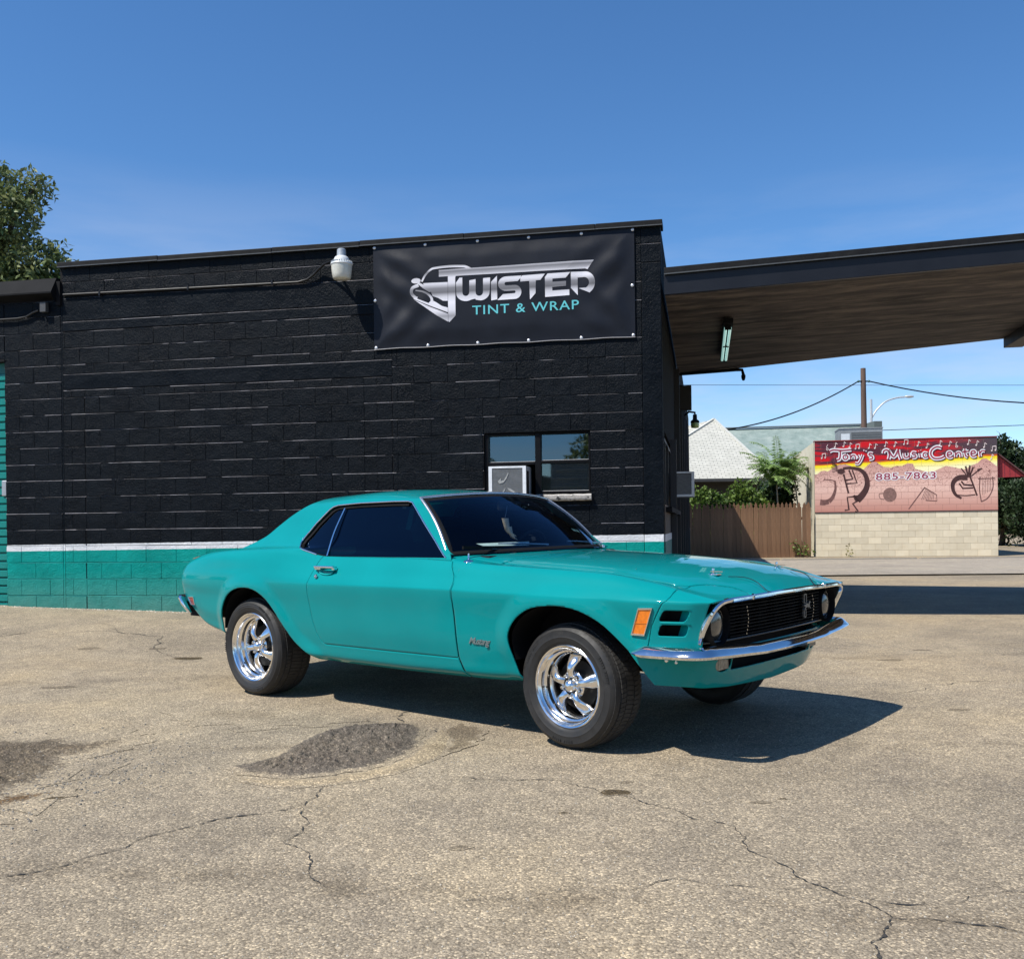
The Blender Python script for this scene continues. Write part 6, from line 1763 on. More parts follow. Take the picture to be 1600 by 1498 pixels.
def rock_mat():
    m, nt, b = newmat('painted_desert_rock'); N, L = nt.nodes, nt.links; setp(b, rough=.8, spec=.2)
    tc = N.new('ShaderNodeTexCoord'); sp = N.new('ShaderNodeSeparateXYZ'); L.new(tc.outputs['Object'], sp.inputs[0])
    r = N.new('ShaderNodeValToRGB'); e = r.color_ramp.elements; e[0].position = 0; e[0].color = (.50, .23, .18, 1); e[1].position = 1; e[1].color = (.56, .30, .25, 1)
    x = e.new(.45); x.color = (.78, .51, .42, 1)
    q = N.new('ShaderNodeMapRange'); q.inputs['From Min'].default_value = 1.48; q.inputs['From Max'].default_value = 3.1; L.new(sp.outputs[2], q.inputs['Value']); L.new(q.outputs[0], r.inputs[0])
    n = N.new('ShaderNodeTexNoise'); n.inputs['Scale'].default_value = 3.5; n.inputs['Detail'].default_value = 4; n.inputs['Distortion'].default_value = 1.2; L.new(tc.outputs['Object'], n.inputs['Vector'])
    # thin dark contour lines of the painted rocks, only high up
    w = N.new('ShaderNodeMath'); w.operation = 'PINGPONG'; w.inputs[1].default_value = .07; L.new(n.outputs['Fac'], w.inputs[0])
    l = N.new('ShaderNodeMath'); l.operation = 'LESS_THAN'; l.inputs[1].default_value = .009; L.new(w.outputs[0], l.inputs[0])
    hi = N.new('ShaderNodeMapRange'); hi.inputs['From Min'].default_value = 2.0; hi.inputs['From Max'].default_value = 2.5; L.new(sp.outputs[2], hi.inputs['Value'])
    mm = N.new('ShaderNodeMath'); mm.operation = 'MULTIPLY'; L.new(l.outputs[0], mm.inputs[0]); L.new(hi.outputs[0], mm.inputs[1])
    c = N.new('ShaderNodeMixRGB'); L.new(mm.outputs[0], c.inputs['Fac']); L.new(r.outputs[0], c.inputs['Color1']); c.inputs['Color2'].default_value = (.20, .08, .07, 1)
    L.new(c.outputs[0], b.inputs['Base Color']); return m
mflat('mural_mountains', [ridge+[(1410, 592), (65, 612)]], rock_mat(), -.002)
JL = plain('mural_joint_line', (.34, .17, .14), rough=.9)
mb = MB(); k = 0; z = .05+.204*7
while z < 2.9:
    if z > TM+.03: mb.quad((0, -.0028, z-.004), (5.49, -.0028, z-.004), (5.49, -.0028, z+.004), (0, -.0028, z+.004))
    k += 1; z += .204
tag(mb.build('mural_joint', JL, tony, recalc=False), kind='stuff')
mb = MB()
for r_ in range(7, 14):
    z0 = max(TM+.03, .05+.204*r_); z1 = .05+.204*(r_+1); x = .2 if r_ % 2 else 0
    while x < 5.4:
        if z1 < 2.75 and x > .05: mb.quad((x-.004, -.0028, z0), (x+.004, -.0028, z0), (x+.004, -.0028, z1), (x-.004, -.0028, z1))
        x += .4075
tag(mb.build('mural_upright_joint', JL, tony, recalc=False), kind='stuff')
DB = plain('dark_brown_mural_paint', (.055, .018, .016), rough=.7, var=.3, scale=5); GY = plain('charcoal_mural_paint', (.16, .075, .065), rough=.8, var=.4, scale=12)
mflat('flute_player', [[(235, 300), (262, 290), (290, 292), (296, 318), (270, 332), (240, 325)], [(368, 480), (392, 520), (372, 530), (350, 490)]], DB, -.005,
      [([(280, 288), (340, 285), (400, 295), (440, 325), (460, 375), (455, 430), (425, 480), (385, 520)], [16, 52], 6), ([(285, 330), (320, 470)], 14, 1), ([(325, 300), (352, 365), (300, 375)], 13, 1), ([(350, 300), (385, 395), (310, 400)], 11, 1),
       ([(385, 490), (310, 500), (322, 590), (290, 594)], 12, 1), ([(400, 520), (350, 545), (390, 600), (368, 602)], 12, 1)] +
      [([(238, 305-6*i), (200-3*i+10*(i > 3), 318-14*i)], 4, 1) for i in range(7)])
mflat('harp_player', [[(1190, 325), (1220, 318), (1225, 350), (1195, 352)]], DB, -.005,
      [([(1195, 352), (1130, 355), (1092, 390), (1090, 440), (1110, 480), (1150, 505)], [42, 16], 6), ([(1215, 350), (1240, 420), (1262, 485)], 13, 1), ([(1150, 380), (1170, 405), (1230, 410)], 13, 1), ([(1135, 395), (1160, 432), (1235, 428)], 12, 1), ([(1110, 480), (1180, 485), (1250, 478)], 8, 4),
       ([(1185, 330), (1150, 285)], 9, 1), ([(1195, 325), (1182, 268)], 13, 1), ([(1205, 325), (1213, 264)], 13, 1), ([(1215, 330), (1238, 275)], 12, 1), ([(1225, 340), (1275, 298)], 9, 1), ([(1268, 300), (1300, 285)], [22, 6], 1)])
mflat('saxophone_drawing', [], GY, -.0045, [([(135, 370), (180, 372), (218, 380)], 7, 3), ([(220, 380), (222, 440), (200, 500), (170, 530)], [10, 34], 5), ([(170, 530), (135, 538), (105, 535)], [34, 42], 3)])
mflat('drum_drawing', [ell(628, 480, 50, 52, 0, 360, 20)[:-1]], plain('faded_mural_brown', (.22, .12, .10), rough=.8, var=.4, scale=16), -.0042, [([(580, 470), (550, 475), (555, 505), (585, 515)], 6, 4)])
mflat('harp_drawing', [], GY, -.0045, [([(880, 425), (970, 480), (972, 525), (890, 520)], 7, 1), ([(885, 425), (765, 585)], 8, 1)]+[([(895+8*i, 430+5*i), (860+12*i, 515)], 3, 1) for i in range(8)])
mflat('lyre_drawing', [], GY, -.0045, [([(1285, 345), (1280, 440), (1292, 530)], 8, 4), ([(1375, 345), (1375, 430), (1340, 500), (1292, 530)], 8, 5), ([(1270, 362), (1392, 358)], 7, 1)]+[([(1300+12*i, 365), (1300+12*i, 480-6*i)], 3, 1) for i in range(6)])
WH = plain('white_sign_paint', (.80, .80, .80), rough=.6, var=.04); MAR = plain('maroon_sign_paint', (.30, .03, .065), rough=.6, var=.1); SHD = plain('dark_sign_shadow', (.07, .012, .03), rough=.7)
# lettering: one set of strokes drawn three times (shadow, white outline, maroon core)
LT = {
 'T': ([[(182, 165), (210, 155), (280, 158), (345, 152)], [(262, 160), (262, 190), (255, 220), (235, 228)]], 0),
 'o': ([[(305, 190), (288, 195), (284, 212), (296, 224), (312, 218), (318, 202), (305, 190)]], 0),
 'n': ([[(338, 192), (340, 222)], [(340, 205), (356, 192), (372, 198), (374, 222)]], 0),
 'y': ([[(392, 190), (402, 212)], [(430, 188), (415, 225), (395, 252), (372, 250)]], 0),
 'quote': ([[(448, 154), (445, 163)]], 0),
 's': ([[(505, 180), (482, 176), (478, 190), (500, 200), (502, 216), (478, 222)]], 0),
 'M': ([[(624, 158), (604, 152), (586, 162), (584, 178)], [(624, 158), (628, 190), (622, 220)], [(624, 160), (660, 204), (694, 150)], [(694, 150), (700, 190), (712, 220)]], 0),
 'u': ([[(735, 175), (738, 202), (755, 208), (772, 198)], [(774, 172), (776, 208)]], 0),
 's2': ([[(825, 172), (802, 168), (798, 182), (820, 190), (820, 205), (796, 208)]], 0),
 'i': ([[(852, 175), (856, 206)], [(850, 155), (851, 158)]], 0),
 'c': ([[(906, 176), (884, 172), (876, 190), (888, 206), (908, 200)]], 0),
 'C': ([[(1010, 135), (975, 128), (940, 150), (932, 185), (955, 212), (1000, 212), (1030, 198)]], 0),
 'e': ([[(1052, 188), (1082, 180), (1075, 165), (1055, 170), (1052, 195), (1070, 206), (1088, 198)]], 0),
 'n2': ([[(1108, 168), (1112, 202)], [(1112, 182), (1130, 168), (1146, 175), (1150, 202)]], 0),
 't': ([[(1178, 140), (1182, 190), (1198, 200)], [(1160, 165), (1205, 160)]], 0),
 'e2': ([[(1222, 178), (1252, 172), (1246, 156), (1226, 160), (1222, 185), (1238, 198), (1258, 190)]], 0),
 'r': ([[(1282, 158), (1288, 198)], [(1286, 172), (1302, 155), (1322, 158)]], 0),
}
def draw_letters(name, d, wt, mat, y, extra=0):
    S_ = []
    for key, (sts, _) in LT.items():
        for st in sts: S_.append(([(u+d, v+d) for u, v in st], wt*(1.15 if key in 'TMC' else 1.0), 4))
    for q in S_: o = mflat(name, [], mat, y, [q])
    return o
draw_letters('lettering_shadow', 5, 26, SHD, -.005); draw_letters('lettering_outline', 0, 24, WH, -.0065); draw_letters('lettering_core', 0, 10, MAR, -.008)
for nm, off, mat, y, d in (('phone_number_outline', .026, WH, -.0062, 0), ('phone_number', .004, MAR, -.0078, 0)):
    me = text_mesh('885-7863', .33, offset=off, spacing=1.12)
    me.name = nm; me.materials.clear(); me.materials.append(mat); xx = [v.co.x for v in me.vertices]; w = max(xx)-min(xx)
    c = mu(748, 345); k = (1.80 if off < .01 else 1.86)/w
    for v in me.vertices: v.co = (c[0]+v.co.x*k, y, c[1]+v.co.y*.92+v.co.x*k*.012)
    link(nm, me, tony)
notes = []
def note(u, v, kind):
    if kind == 0: notes.extend([([(u, v), (u+2, v-34)], 4, 1), ([(u+2, v-34), (u+16, v-22)], 5, 1), ([(u-10, v), (u, v-1)], 11, 1)])
    if kind == 1: notes.extend([([(u, v), (u, v-32)], 4, 1), ([(u+26, v-4), (u+26, v-36)], 4, 1), ([(u, v-31), (u+26, v-35)], 6, 1), ([(u-9, v), (u, v-1)], 11, 1), ([(u+17, v-4), (u+26, v-5)], 11, 1)])
    if kind == 2: notes.extend([([(u+4, v-40), (u-6, v-20), (u+8, v-6), (u-2, v+2), (u-8, v-8), (u+4, v-16)], 4, 4)])
for u, v, kd in ((165, 155, 2), (225, 135, 0), (290, 128, 0), (335, 135, 0), (380, 145, 1), (480, 140, 0), (525, 140, 0), (600, 125, 0), (670, 125, 0), (740, 110, 1), (840, 122, 0), (905, 135, 0), (1000, 115, 0), (1070, 120, 0), (1120, 130, 2), (1205, 108, 0), (1265, 115, 0), (1320, 130, 0), (1375, 155, 1), (1370, 215, 0), (125, 215, 1)): note(u, v, kd)
mflat('painted_notes', [], plain('pale_note_paint', (.75, .62, .58), rough=.7), -.0058, notes)
# red gabled porch end
RED = noise_mat('red_boards', (.26, .018, .022), (.36, .03, .035), scale=6, rough=.6)
mb = MB(); mb.prism([(5.50, 3.26), (6.35, 2.52), (5.50, 2.50)], lambda a, b, d: (a, .2+d, b), 0, .05); mb.build('porch_gable', RED, tony)
for x in (5.6, 5.75, 5.9, 6.05): MB().box((x, .194, 2.52), (x+.008, .2, 3.26-(x-5.5)*.87-.03)).build('gable_board_joint', SHD, tony)
MB().bar((5.48, .3, 3.30), (6.46, .3, 2.47), .42, .035).build('porch_roof', plain('brown_shingle', (.10, .04, .04), rough=.8), tony)

roofac = empty('rooftop_cooler', (0, 0, 0), 0); p_ = Vector((12.0, 35.6, 3.50)); roofac.location = p_; roofac.rotation_euler = (0, 0, -TH)
tag(roofac, 'grey rooftop cooling unit standing on the flat roof behind the mural', 'cooling unit')
GU = noise_mat('galvanised_grey_unit', (.20, .21, .21), (.30, .31, .31), scale=4, rough=.5, metal=.2)
MB().box((0, 0, 0), (1.5, 1.2, 1.05)).build('casing', GU, roofac)
MB().box((.42, -.01, .12), (1.46, .0, .92)).build('dark_grille', plain('unit_grille', (.08, .085, .085), rough=.6), roofac)
for k in range(9): MB().box((.44, -.018, .16+.085*k), (1.44, -.008, .175+.085*k)).build('louvre', GU, roofac)
MB().box((.06, -.012, .55), (.36, 0, .88)).build('maker_plate', plain('pale_plate', (.6, .62, .62), rough=.4), roofac)
MB().box((-.02, -.02, 1.05), (1.52, 1.22, 1.09)).build('lid', GU, roofac)

# fence
fence = empty('picket_fence', (0, 0, 0), 0); tag(fence, 'brown dog-eared wooden fence left of the cream building', 'fence')
f0 = Vector((9.62, 31.40, 0)); fdir = Vector((-1, .02, 0)).normalized()
WOODS = noise_mat('weathered_brown_pickets', (.15, .075, .036), (.29, .165, .088), scale=5, rough=.85, stretch=(1, 1, .16), rand=.16, bump=.4, bscale=30, c3=(.42, .32, .22), s3=6, t3=(.62, .75))
pk = MB(); w = .069; pk.prism([(-w, 0), (w, 0), (w, 1.60), (w*.45, 1.66), (w*.75, 1.68), (0, 1.79), (-w*.75, 1.68), (-w*.45, 1.66), (-w, 1.60)], lambda a, b, d: (a, d, b), 0, .018)
pkm = pk.mesh('picket', WOODS)
for i in range(33):
    p = f0+fdir*(.07+.140*i); o = link('picket', pkm, fence, (p.x, p.y+random.uniform(-.006, .006), .03+random.uniform(-.018, .018))); o.rotation_euler = (0, R(random.uniform(-.6, .6)), math.atan2(fdir.y, fdir.x))
for z in (.40, 1.30):
    a = f0+fdir*0+Vector((0, .05, z)); b = f0+fdir*4.7+Vector((0, .05, z)); MB().bar(a, b, .04, .09).build('rail', WOODS, fence)
for i in range(3):
    p = f0+fdir*(.1+2.2*i); mb = MB(); mb.box((p.x-.05, p.y+.07, 0), (p.x+.05, p.y+.16, 1.75)); mb.build('post', WOODS, fence)

# white shingled hip-roof house
hs = empty('white_roofed_house', (0, 0, 0)); tag(hs, 'house with a white shingled hip roof above the wooden fence', 'house')
def shingle_mat(name, c1, c2, mortar, sx=2.6, rowh=.5):
    m, nt, b = newmat(name); N, L = nt.nodes, nt.links; setp(b, rough=.85, spec=.2)
    uv = N.new('ShaderNodeUVMap'); br = N.new('ShaderNodeTexBrick'); br.inputs['Scale'].default_value = 1.0
    br.inputs['Color1'].default_value = (*c1, 1); br.inputs['Color2'].default_value = (*c2, 1); br.inputs['Mortar'].default_value = (*mortar, 1)
    br.inputs['Brick Width'].default_value = .30; br.inputs['Row Height'].default_value = .135; br.inputs['Mortar Size'].default_value = .012
    L.new(uv.outputs[0], br.inputs['Vector']); 
    n = N.new('ShaderNodeTexNoise'); n.inputs['Scale'].default_value = 2; L.new(uv.outputs[0], n.inputs['Vector'])
    x = N.new('ShaderNodeMixRGB'); x.blend_type = 'MULTIPLY'; x.inputs['Fac'].default_value = .22; L.new(br.outputs['Color'], x.inputs['Color1']); L.new(n.outputs['Fac'], x.inputs['Color2'])
    L.new(x.outputs[0], b.inputs['Base Color']); return m
WSH = shingle_mat('white_shingles', (.53, .52, .45), (.60, .585, .51), (.27, .265, .24))
def roof_face(name, pts, mat, parent, uvs=None):
    """planar roof face with metric uv"""
    me = bpy.data.meshes.new(name); me.from_pydata([tuple(p) for p in pts], [], [tuple(range(len(pts)))]); me.materials.append(mat)
    u = (Vector(pts[1])-Vector(pts[0])).normalized(); nrm = me.polygons[0].normal; v = nrm.cross(u)
    l = me.uv_layers.new(name='UVMap')
    for li, lp in enumerate(me.loops):
        p = Vector(pts[lp.vertex_index])-Vector(pts[0]); l.data[li].uv = (p.dot(u), p.dot(v))
    o = link(name, me, parent); so = o.modifiers.new('thick', 'SOLIDIFY'); so.thickness = .06; so.offset = -1; return o
ap = Vector((8.75, 42, 5.66)); el = Vector((4.2, 38, 2.92)); er_ = Vector((10.35, 38, 2.92)); bl_ = Vector((4.2, 50, 2.92)); br2 = Vector((10.35, 50, 2.92)); ap2 = Vector((7.6, 47, 5.66))
roof_face('roof', [el, er_, ap], WSH, hs); roof_face('roof', [er_, br2, ap2, ap], WSH, hs); roof_face('roof', [bl_, el, ap, ap2], WSH, hs)
mb = MB(); mb.bar(el+Vector((0, 0, .02)), ap+Vector((0, 0, .02)), .12, .05); mb.bar(er_+Vector((0, 0, .02)), ap+Vector((0, 0, .02)), .12, .05); mb.build('hip_cap', plain('white_hip_cap', (.54, .53, .47), rough=.8), hs)
mb = MB(); mb.box((4.15, 37.9, 2.80), (10.45, 38.05, 2.90)); mb.build('gutter', plain('dark_gutter', (.05, .05, .05), rough=.6), hs)
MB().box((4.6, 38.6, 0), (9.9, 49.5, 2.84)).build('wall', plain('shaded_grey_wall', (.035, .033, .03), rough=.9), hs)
# long grey-green roofed building
gb = empty('green_roofed_building', (0, 0, 0)); tag(gb, 'long building with a streaked grey-green metal roof behind the white-roofed house', 'building')
GRN = noise_mat('streaked_grey_green_roofing', (.165, .22, .195), (.27, .33, .295), scale=2.4, rough=.7, stretch=(1, 1, .35), bump=.3, bscale=8, bdist=.05, c3=(.34, .38, .34), s3=1.6, t3=(.5, .75))
mb = MB(); v = [(7.5, 47.5, 3.6), (17.9, 46.5, 3.6), (18.6, 51.0, 6.22), (8.0, 52.2, 6.15)]
for i in range(20):
    for j in range(6): pass
mb.quad(*v); mb.quad(v[3], v[2], (18.9, 55, 3.6), (8.3, 56, 3.6)); mb.build('roof', GRN, gb)
mb = MB(); mb.quad((17.9, 46.5, 0), (18.9, 55, 0), (18.9, 55, 3.6), (17.9, 46.5, 3.6)); mb.poly([(17.9, 46.5, 3.6), (18.9, 55, 3.6), (18.6, 51, 6.22)]); mb.quad((7.5, 47.6, 0), (17.9, 46.6, 0), (17.9, 46.6, 3.6), (7.5, 47.6, 3.6)); mb.build('wall', plain('grey_green_wall', (.20, .24, .22), rough=.9), gb)
mb = MB(); mb.box((18.2, 48.8, 3.8), (18.6, 50.8, 6.20)); mb.build('end_shaft', plain('dark_end', (.12, .14, .13), rough=.8), gb)
MB().bar((7.9, 52.1, 6.20), (18.65, 50.9, 6.26), .2, .06).build('ridge_cap', plain('dark_ridge', (.13, .15, .14), rough=.7), gb)

# utility pole, wires, street lamp
pole = empty('utility_pole', (16.30, 45.0, 0)); tag(pole, 'weathered wooden utility pole rising behind the mural building', 'pole')
MB().tube([(0, 0, 0), (.02, 0, 4), (0, 0, 8.25)], [.16, .14, .115], 12).build('shaft', noise_mat('creosoted_pole', (.075, .045, .032), (.16, .10, .075), scale=4, rough=.85, stretch=(1, 1, .15)), pole, smooth=60)
MB().tube([(-.26, -.05, 7.64), (.26, -.05, 7.64)], .035, 6).build('insulator_pin', BLACKM, pole)
for s in (-1, 1): MB().sphere((s*.24, -.06, 7.64), .06, 10, 6).build('insulator', plain('green_glass_insulator', (.03, .10, .08), rough=.3), pole, smooth=60)
def wire(label, a, b, sag, r, n=24):
    a = Vector(a); b = Vector(b); pts = [a.lerp(b, i/n)-Vector((0, 0, sag*4*(i/n)*(1-i/n))) for i in range(n+1)]
    o = MB().tube(pts, r, 5).build('power_line', BLACKM, None, smooth=60); tag(o, label, 'cable', 'overhead lines'); return o
wire('thick overhead cable sloping down from the pole to the house roof on the left', (16.05, 44.94, 7.64), (9.28, 42.25, 5.22), .35, .030)
wire('thick overhead cable sagging from the pole towards the right edge', (16.55, 44.94, 7.64), (33.0, 35.76, 6.9), 1.35, .030)
wire('thin high wire crossing the sky just under the canopy', (-20, 60, 10.2), (130.0, 64, 9.4), .3, .014)
wire('thin low wire running level from the green roof to the right edge', (19.0, 60, 6.70), (120.0, 60, 9.6), .15, .022)
wire('faint wire left of the gable behind the side wall lamp', (8.0, 52, 6.15), (10.9, 52, 6.15), .0, .016)
pole2 = empty('utility_pole', (33.1, 35.7, 0)); tag(pole2, 'second wooden utility pole outside the right edge carrying the sagging cable', 'pole')
MB().tube([(0, 0, 0), (0, 0, 7.6)], [.16, .115], 12).build('shaft', bpy.data.materials['creosoted_pole'], pole2, smooth=60)
sl = empty('street_lamp', (22.2, 60, 0)); tag(sl, 'pale steel street lamp with a curved arm right of the wooden pole', 'street lamp')
STL = plain('galvanised_lamp_steel', (.55, .57, .58), rough=.4, metal=.3)
MB().tube([(0, 0, 0), (0, 0, 8.7)], [.11, .075], 10).build('shaft', STL, sl, smooth=60)
MB().tube(smooth_poly([(0, 0, 7.5), (.35, 0, 8.05), (.9, 0, 8.55), (1.6, 0, 8.78), (2.1, 0, 8.82)], 5), .05, 8).build('arm', STL, sl, smooth=60)
mb = MB(); mb.sphere((2.35, 0, 8.84), .30, 14, 8, sc=(1.0, .45, .28)); mb.build('lamp_head', STL, sl, smooth=60)

# =====================================================================================  VEGETATION
def leaf_mat(name, c1, c2, scale=1.3, c3=None):
    m, nt, b = newmat(name); N, L = nt.nodes, nt.links; setp(b, rough=.5, spec=.35)
    g = N.new('ShaderNodeNewGeometry'); n = N.new('ShaderNodeTexNoise'); n.inputs['Scale'].default_value = scale; n.inputs['Detail'].default_value = 4; L.new(g.outputs['Position'], n.inputs['Vector'])
    r = N.new('ShaderNodeValToRGB'); e = r.color_ramp.elements; e[0].position = .35; e[0].color = (*c1, 1); e[1].position = .65; e[1].color = (*c2, 1); L.new(n.outputs['Fac'], r.inputs[0])
    rv = N.new('ShaderNodeHueSaturation'); mr = N.new('ShaderNodeMapRange'); mr.inputs['To Min'].default_value = .6; mr.inputs['To Max'].default_value = 1.45
    L.new(g.outputs['Random Per Island'], mr.inputs['Value']); L.new(mr.outputs[0], rv.inputs['Value']); L.new(r.outputs[0], rv.inputs['Color'])
    L.new(rv.outputs[0], b.inputs['Base Color'])
    tr = N.new('ShaderNodeBsdfTranslucent'); L.new(rv.outputs[0], tr.inputs['Color'])
    mx = N.new('ShaderNodeMixShader'); mx.inputs[0].default_value = .30; L.new(b.outputs[0], mx.inputs[1]); L.new(tr.outputs[0], mx.inputs[2])
    L.new(mx.outputs[0], nt.nodes['Material Output'].inputs['Surface']); return m
def rand_unit(r):
    z = r.uniform(-1, 1); a = r.uniform(0, 6.283); s = math.sqrt(1-z*z); return Vector((s*math.cos(a), s*math.sin(a), z))
def leaves(clumps, n_per_m3, size, rnd, shell=.5, droop=.3, asp=.45, cap=60000):
    """leaf-shaped faces (two triangles folded on the midrib) through the volume of several clumps"""
    V = []; F = []
    for c, r in clumps:
        c = Vector(c); rx = r if isinstance(r, (tuple, list)) else (r, r, r*.85)
        vol = 4.19*rx[0]*rx[1]*rx[2]; n = int(n_per_m3*vol)
        for _ in range(n):
            d = rand_unit(rnd); rr = (shell+(1-shell)*rnd.random()) if rnd.random() < .75 else rnd.random()
            lump = 1+.30*mnoise.noise(Vector((d.x*2.6+c.x, d.y*2.6+c.y, d.z*2.6+c.z)))+.16*mnoise.noise(Vector((d.x*7+c.x, d.y*7, d.z*7)))
            p = c+Vector((d.x*rx[0], d.y*rx[1], d.z*rx[2]))*rr*lump
            ax = (rand_unit(rnd)+d*.5-Vector((0, 0, droop))).normalized(); nn = (rand_unit(rnd)+Vector((0, 0, .9))+d*.4); sd = ax.cross(nn)
            if sd.length < 1e-3: continue
            sd.normalize(); up = sd.cross(ax); s = size*rnd.uniform(.55, 1.3); w = s*asp
            k = len(V)
            V += [tuple(p), tuple(p+ax*s*.5+sd*w*.5+up*s*.06), tuple(p+ax*s), tuple(p+ax*s*.5-sd*w*.5+up*s*.06)]
            F.append((k, k+1, k+2, k+3))
            if len(F) > cap: return V, F
    return V, F
def crown(name, V, F, mat, parent):
    me = bpy.data.meshes.new(name); me.from_pydata(V, [], F); me.materials.append(mat); me.update(); return link(name, me, parent)
BARK = noise_mat('grey_brown_bark', (.07, .05, .035), (.16, .12, .09), scale=9, rough=.9, stretch=(1, 1, .25), bump=.7, bscale=30, bdist=.02)
def limbs(base, clumps, r0, parent, rnd, name='trunk'):
    mb = MB(); base = Vector(base); top = sum((Vector(c) for c, _ in clumps), Vector())/len(clumps)
    fork = base.lerp(top, .55); mb.tube([base, base.lerp(fork, .5)+Vector((.08, 0, 0)), fork], [r0, r0*.8, r0*.65], 10)
    for c, r in clumps:
        c = Vector(c); m_ = fork.lerp(c, .5)+Vector((rnd.uniform(-.2, .2), rnd.uniform(-.2, .2), .15)); mb.tube([fork, m_, c], [r0*.45, r0*.28, r0*.10], 7)
        for _ in range(5):
            e = c+rand_unit(rnd)*(r if not isinstance(r, (tuple, list)) else r[0])*.85; mb.tube([m_.lerp(c, .6), c.lerp(e, .5)+Vector((0, 0, .08)), e], [r0*.13, r0*.08, r0*.03], 5)
    return mb.build(name, BARK, parent, smooth=60)
rnd = random.Random(21)
# left tree behind the wing
t1 = empty('leafy_tree', (-12.2, 21, .0)); tag(t1, 'leafy green tree rising behind the low wing at the left edge', 'tree')
cl = [((.2, 0, 7.2), 1.25), ((1.35, -.2, 7.9), .80), ((2.0, 0, 6.75), .85), ((2.55, .2, 6.15), .72), ((.9, .2, 8.8), .55), ((1.75, .3, 8.65), .50), ((-.7, .2, 8.0), 1.1), ((.35, 0, 9.85), .40), ((1.2, .2, 6.0), 1.2), ((-.6, 0, 6.0), 1.4), ((-.3, .1, 9.5), .6), ((2.9, 0, 5.7), .5), ((.3, .2, 8.7), .5)]
limbs((0, 0, 0), cl, .24, t1, rnd)
V, F = leaves(cl, 1250, .15, rnd, shell=.6, cap=70000); crown('crown', V, F, leaf_mat('tree_leaves', (.080, .125, .035), (.25, .28, .12), 1.6), t1)
# evergreens behind the mural building, right edge
ev = leaf_mat('dark_conifer_sprays', (.018, .036, .014), (.050, .080, .030), 1.4)
for i, (x, y, h, r) in enumerate([(21.6, 43.0, 5.1, 1.6), (23.6, 42.0, 5.4, 1.8), (25.8, 43.2, 4.8, 1.9), (22.3, 40.6, 3.4, 1.6)]):
    t = empty('evergreen_tree', (x, y, 0))
    tag(t, ['tall dark evergreen nearest the right end of the mural wall', 'taller dark evergreen cut by the right edge of the picture', 'dark evergreen beyond the right edge behind its neighbour', 'low dark evergreen bush in front of the taller evergreens at the right'][i], 'tree', 'evergreens behind the mural building')
    cc = [((0, 0, h*.80), r*.55), ((-.5*r, 0, h*.62), r*.55), ((.45*r, .1, h*.60), r*.6), ((-.35*r, -.3, h*.40), r*.75), ((.4*r, -.3, h*.36), r*.8), ((0, 0, h*.2), r*.9), ((.0, -.2, h*.93), r*.34)]
    limbs((0, 0, 0), cc, .14, t, rnd); V, F = leaves(cc, 900, .20, rnd, shell=.55, cap=20000, droop=-.2, asp=.5); crown('crown', V, F, ev, t)
# vine mass and shrubs over the fence
vm = leaf_mat('vine_leaves', (.055, .110, .018), (.165, .235, .045), 2.2)
def shrub(name, label, loc, cl, mat, dens, size, cap=20000, cat='shrub', group=None, stems=True):
    o = empty(name, loc); tag(o, label, cat, group); V, F = leaves(cl, dens, size, rnd, shell=.6, cap=cap, asp=.7); crown('foliage', V, F, mat, o)
    if stems:
        mb = MB()
        for c, r in cl[:5]: mb.tube([(c[0]*.3, c[1]*.3, 0), (c[0]*.8, c[1], c[2]*.5), tuple(c)], [.05, .035, .015], 6)
        mb.build('stem', BARK, o, smooth=60)
    return o
shrub('climbing_vine', 'bright green vine mounded over the fence below the white roof', (6.6, 32.3, 0), [((-.9, 0, 1.55), (.6, .4, .45)), ((-.2, 0, 1.85), (.6, .4, .50)), ((.5, 0, 1.75), (.6, .4, .45)), ((1.15, 0, 1.95), (.55, .4, .55)), ((1.0, .1, 2.35), (.35, .3, .30)), ((-.3, .1, 2.15), (.35, .3, .25)), ((1.6, 0, 1.6), (.5, .4, .45)), ((.2, .2, 1.0), (1.6, .5, .7))], vm, 1500, .13)
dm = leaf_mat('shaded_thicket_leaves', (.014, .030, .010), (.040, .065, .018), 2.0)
shrub('dark_thicket', 'dark thicket filling the corner between the fence and the cream building', (8.75, 33.9, 0), [((-.55, 0, 1.7), (.65, .5, .6)), ((.1, 0, 1.95), (.6, .5, .65)), ((.75, .1, 2.35), (.45, .4, .7)), ((-.2, .3, 1.2), (1.2, .5, .9)), ((.5, .2, 1.5), (.6, .5, .9))], dm, 1300, .15)
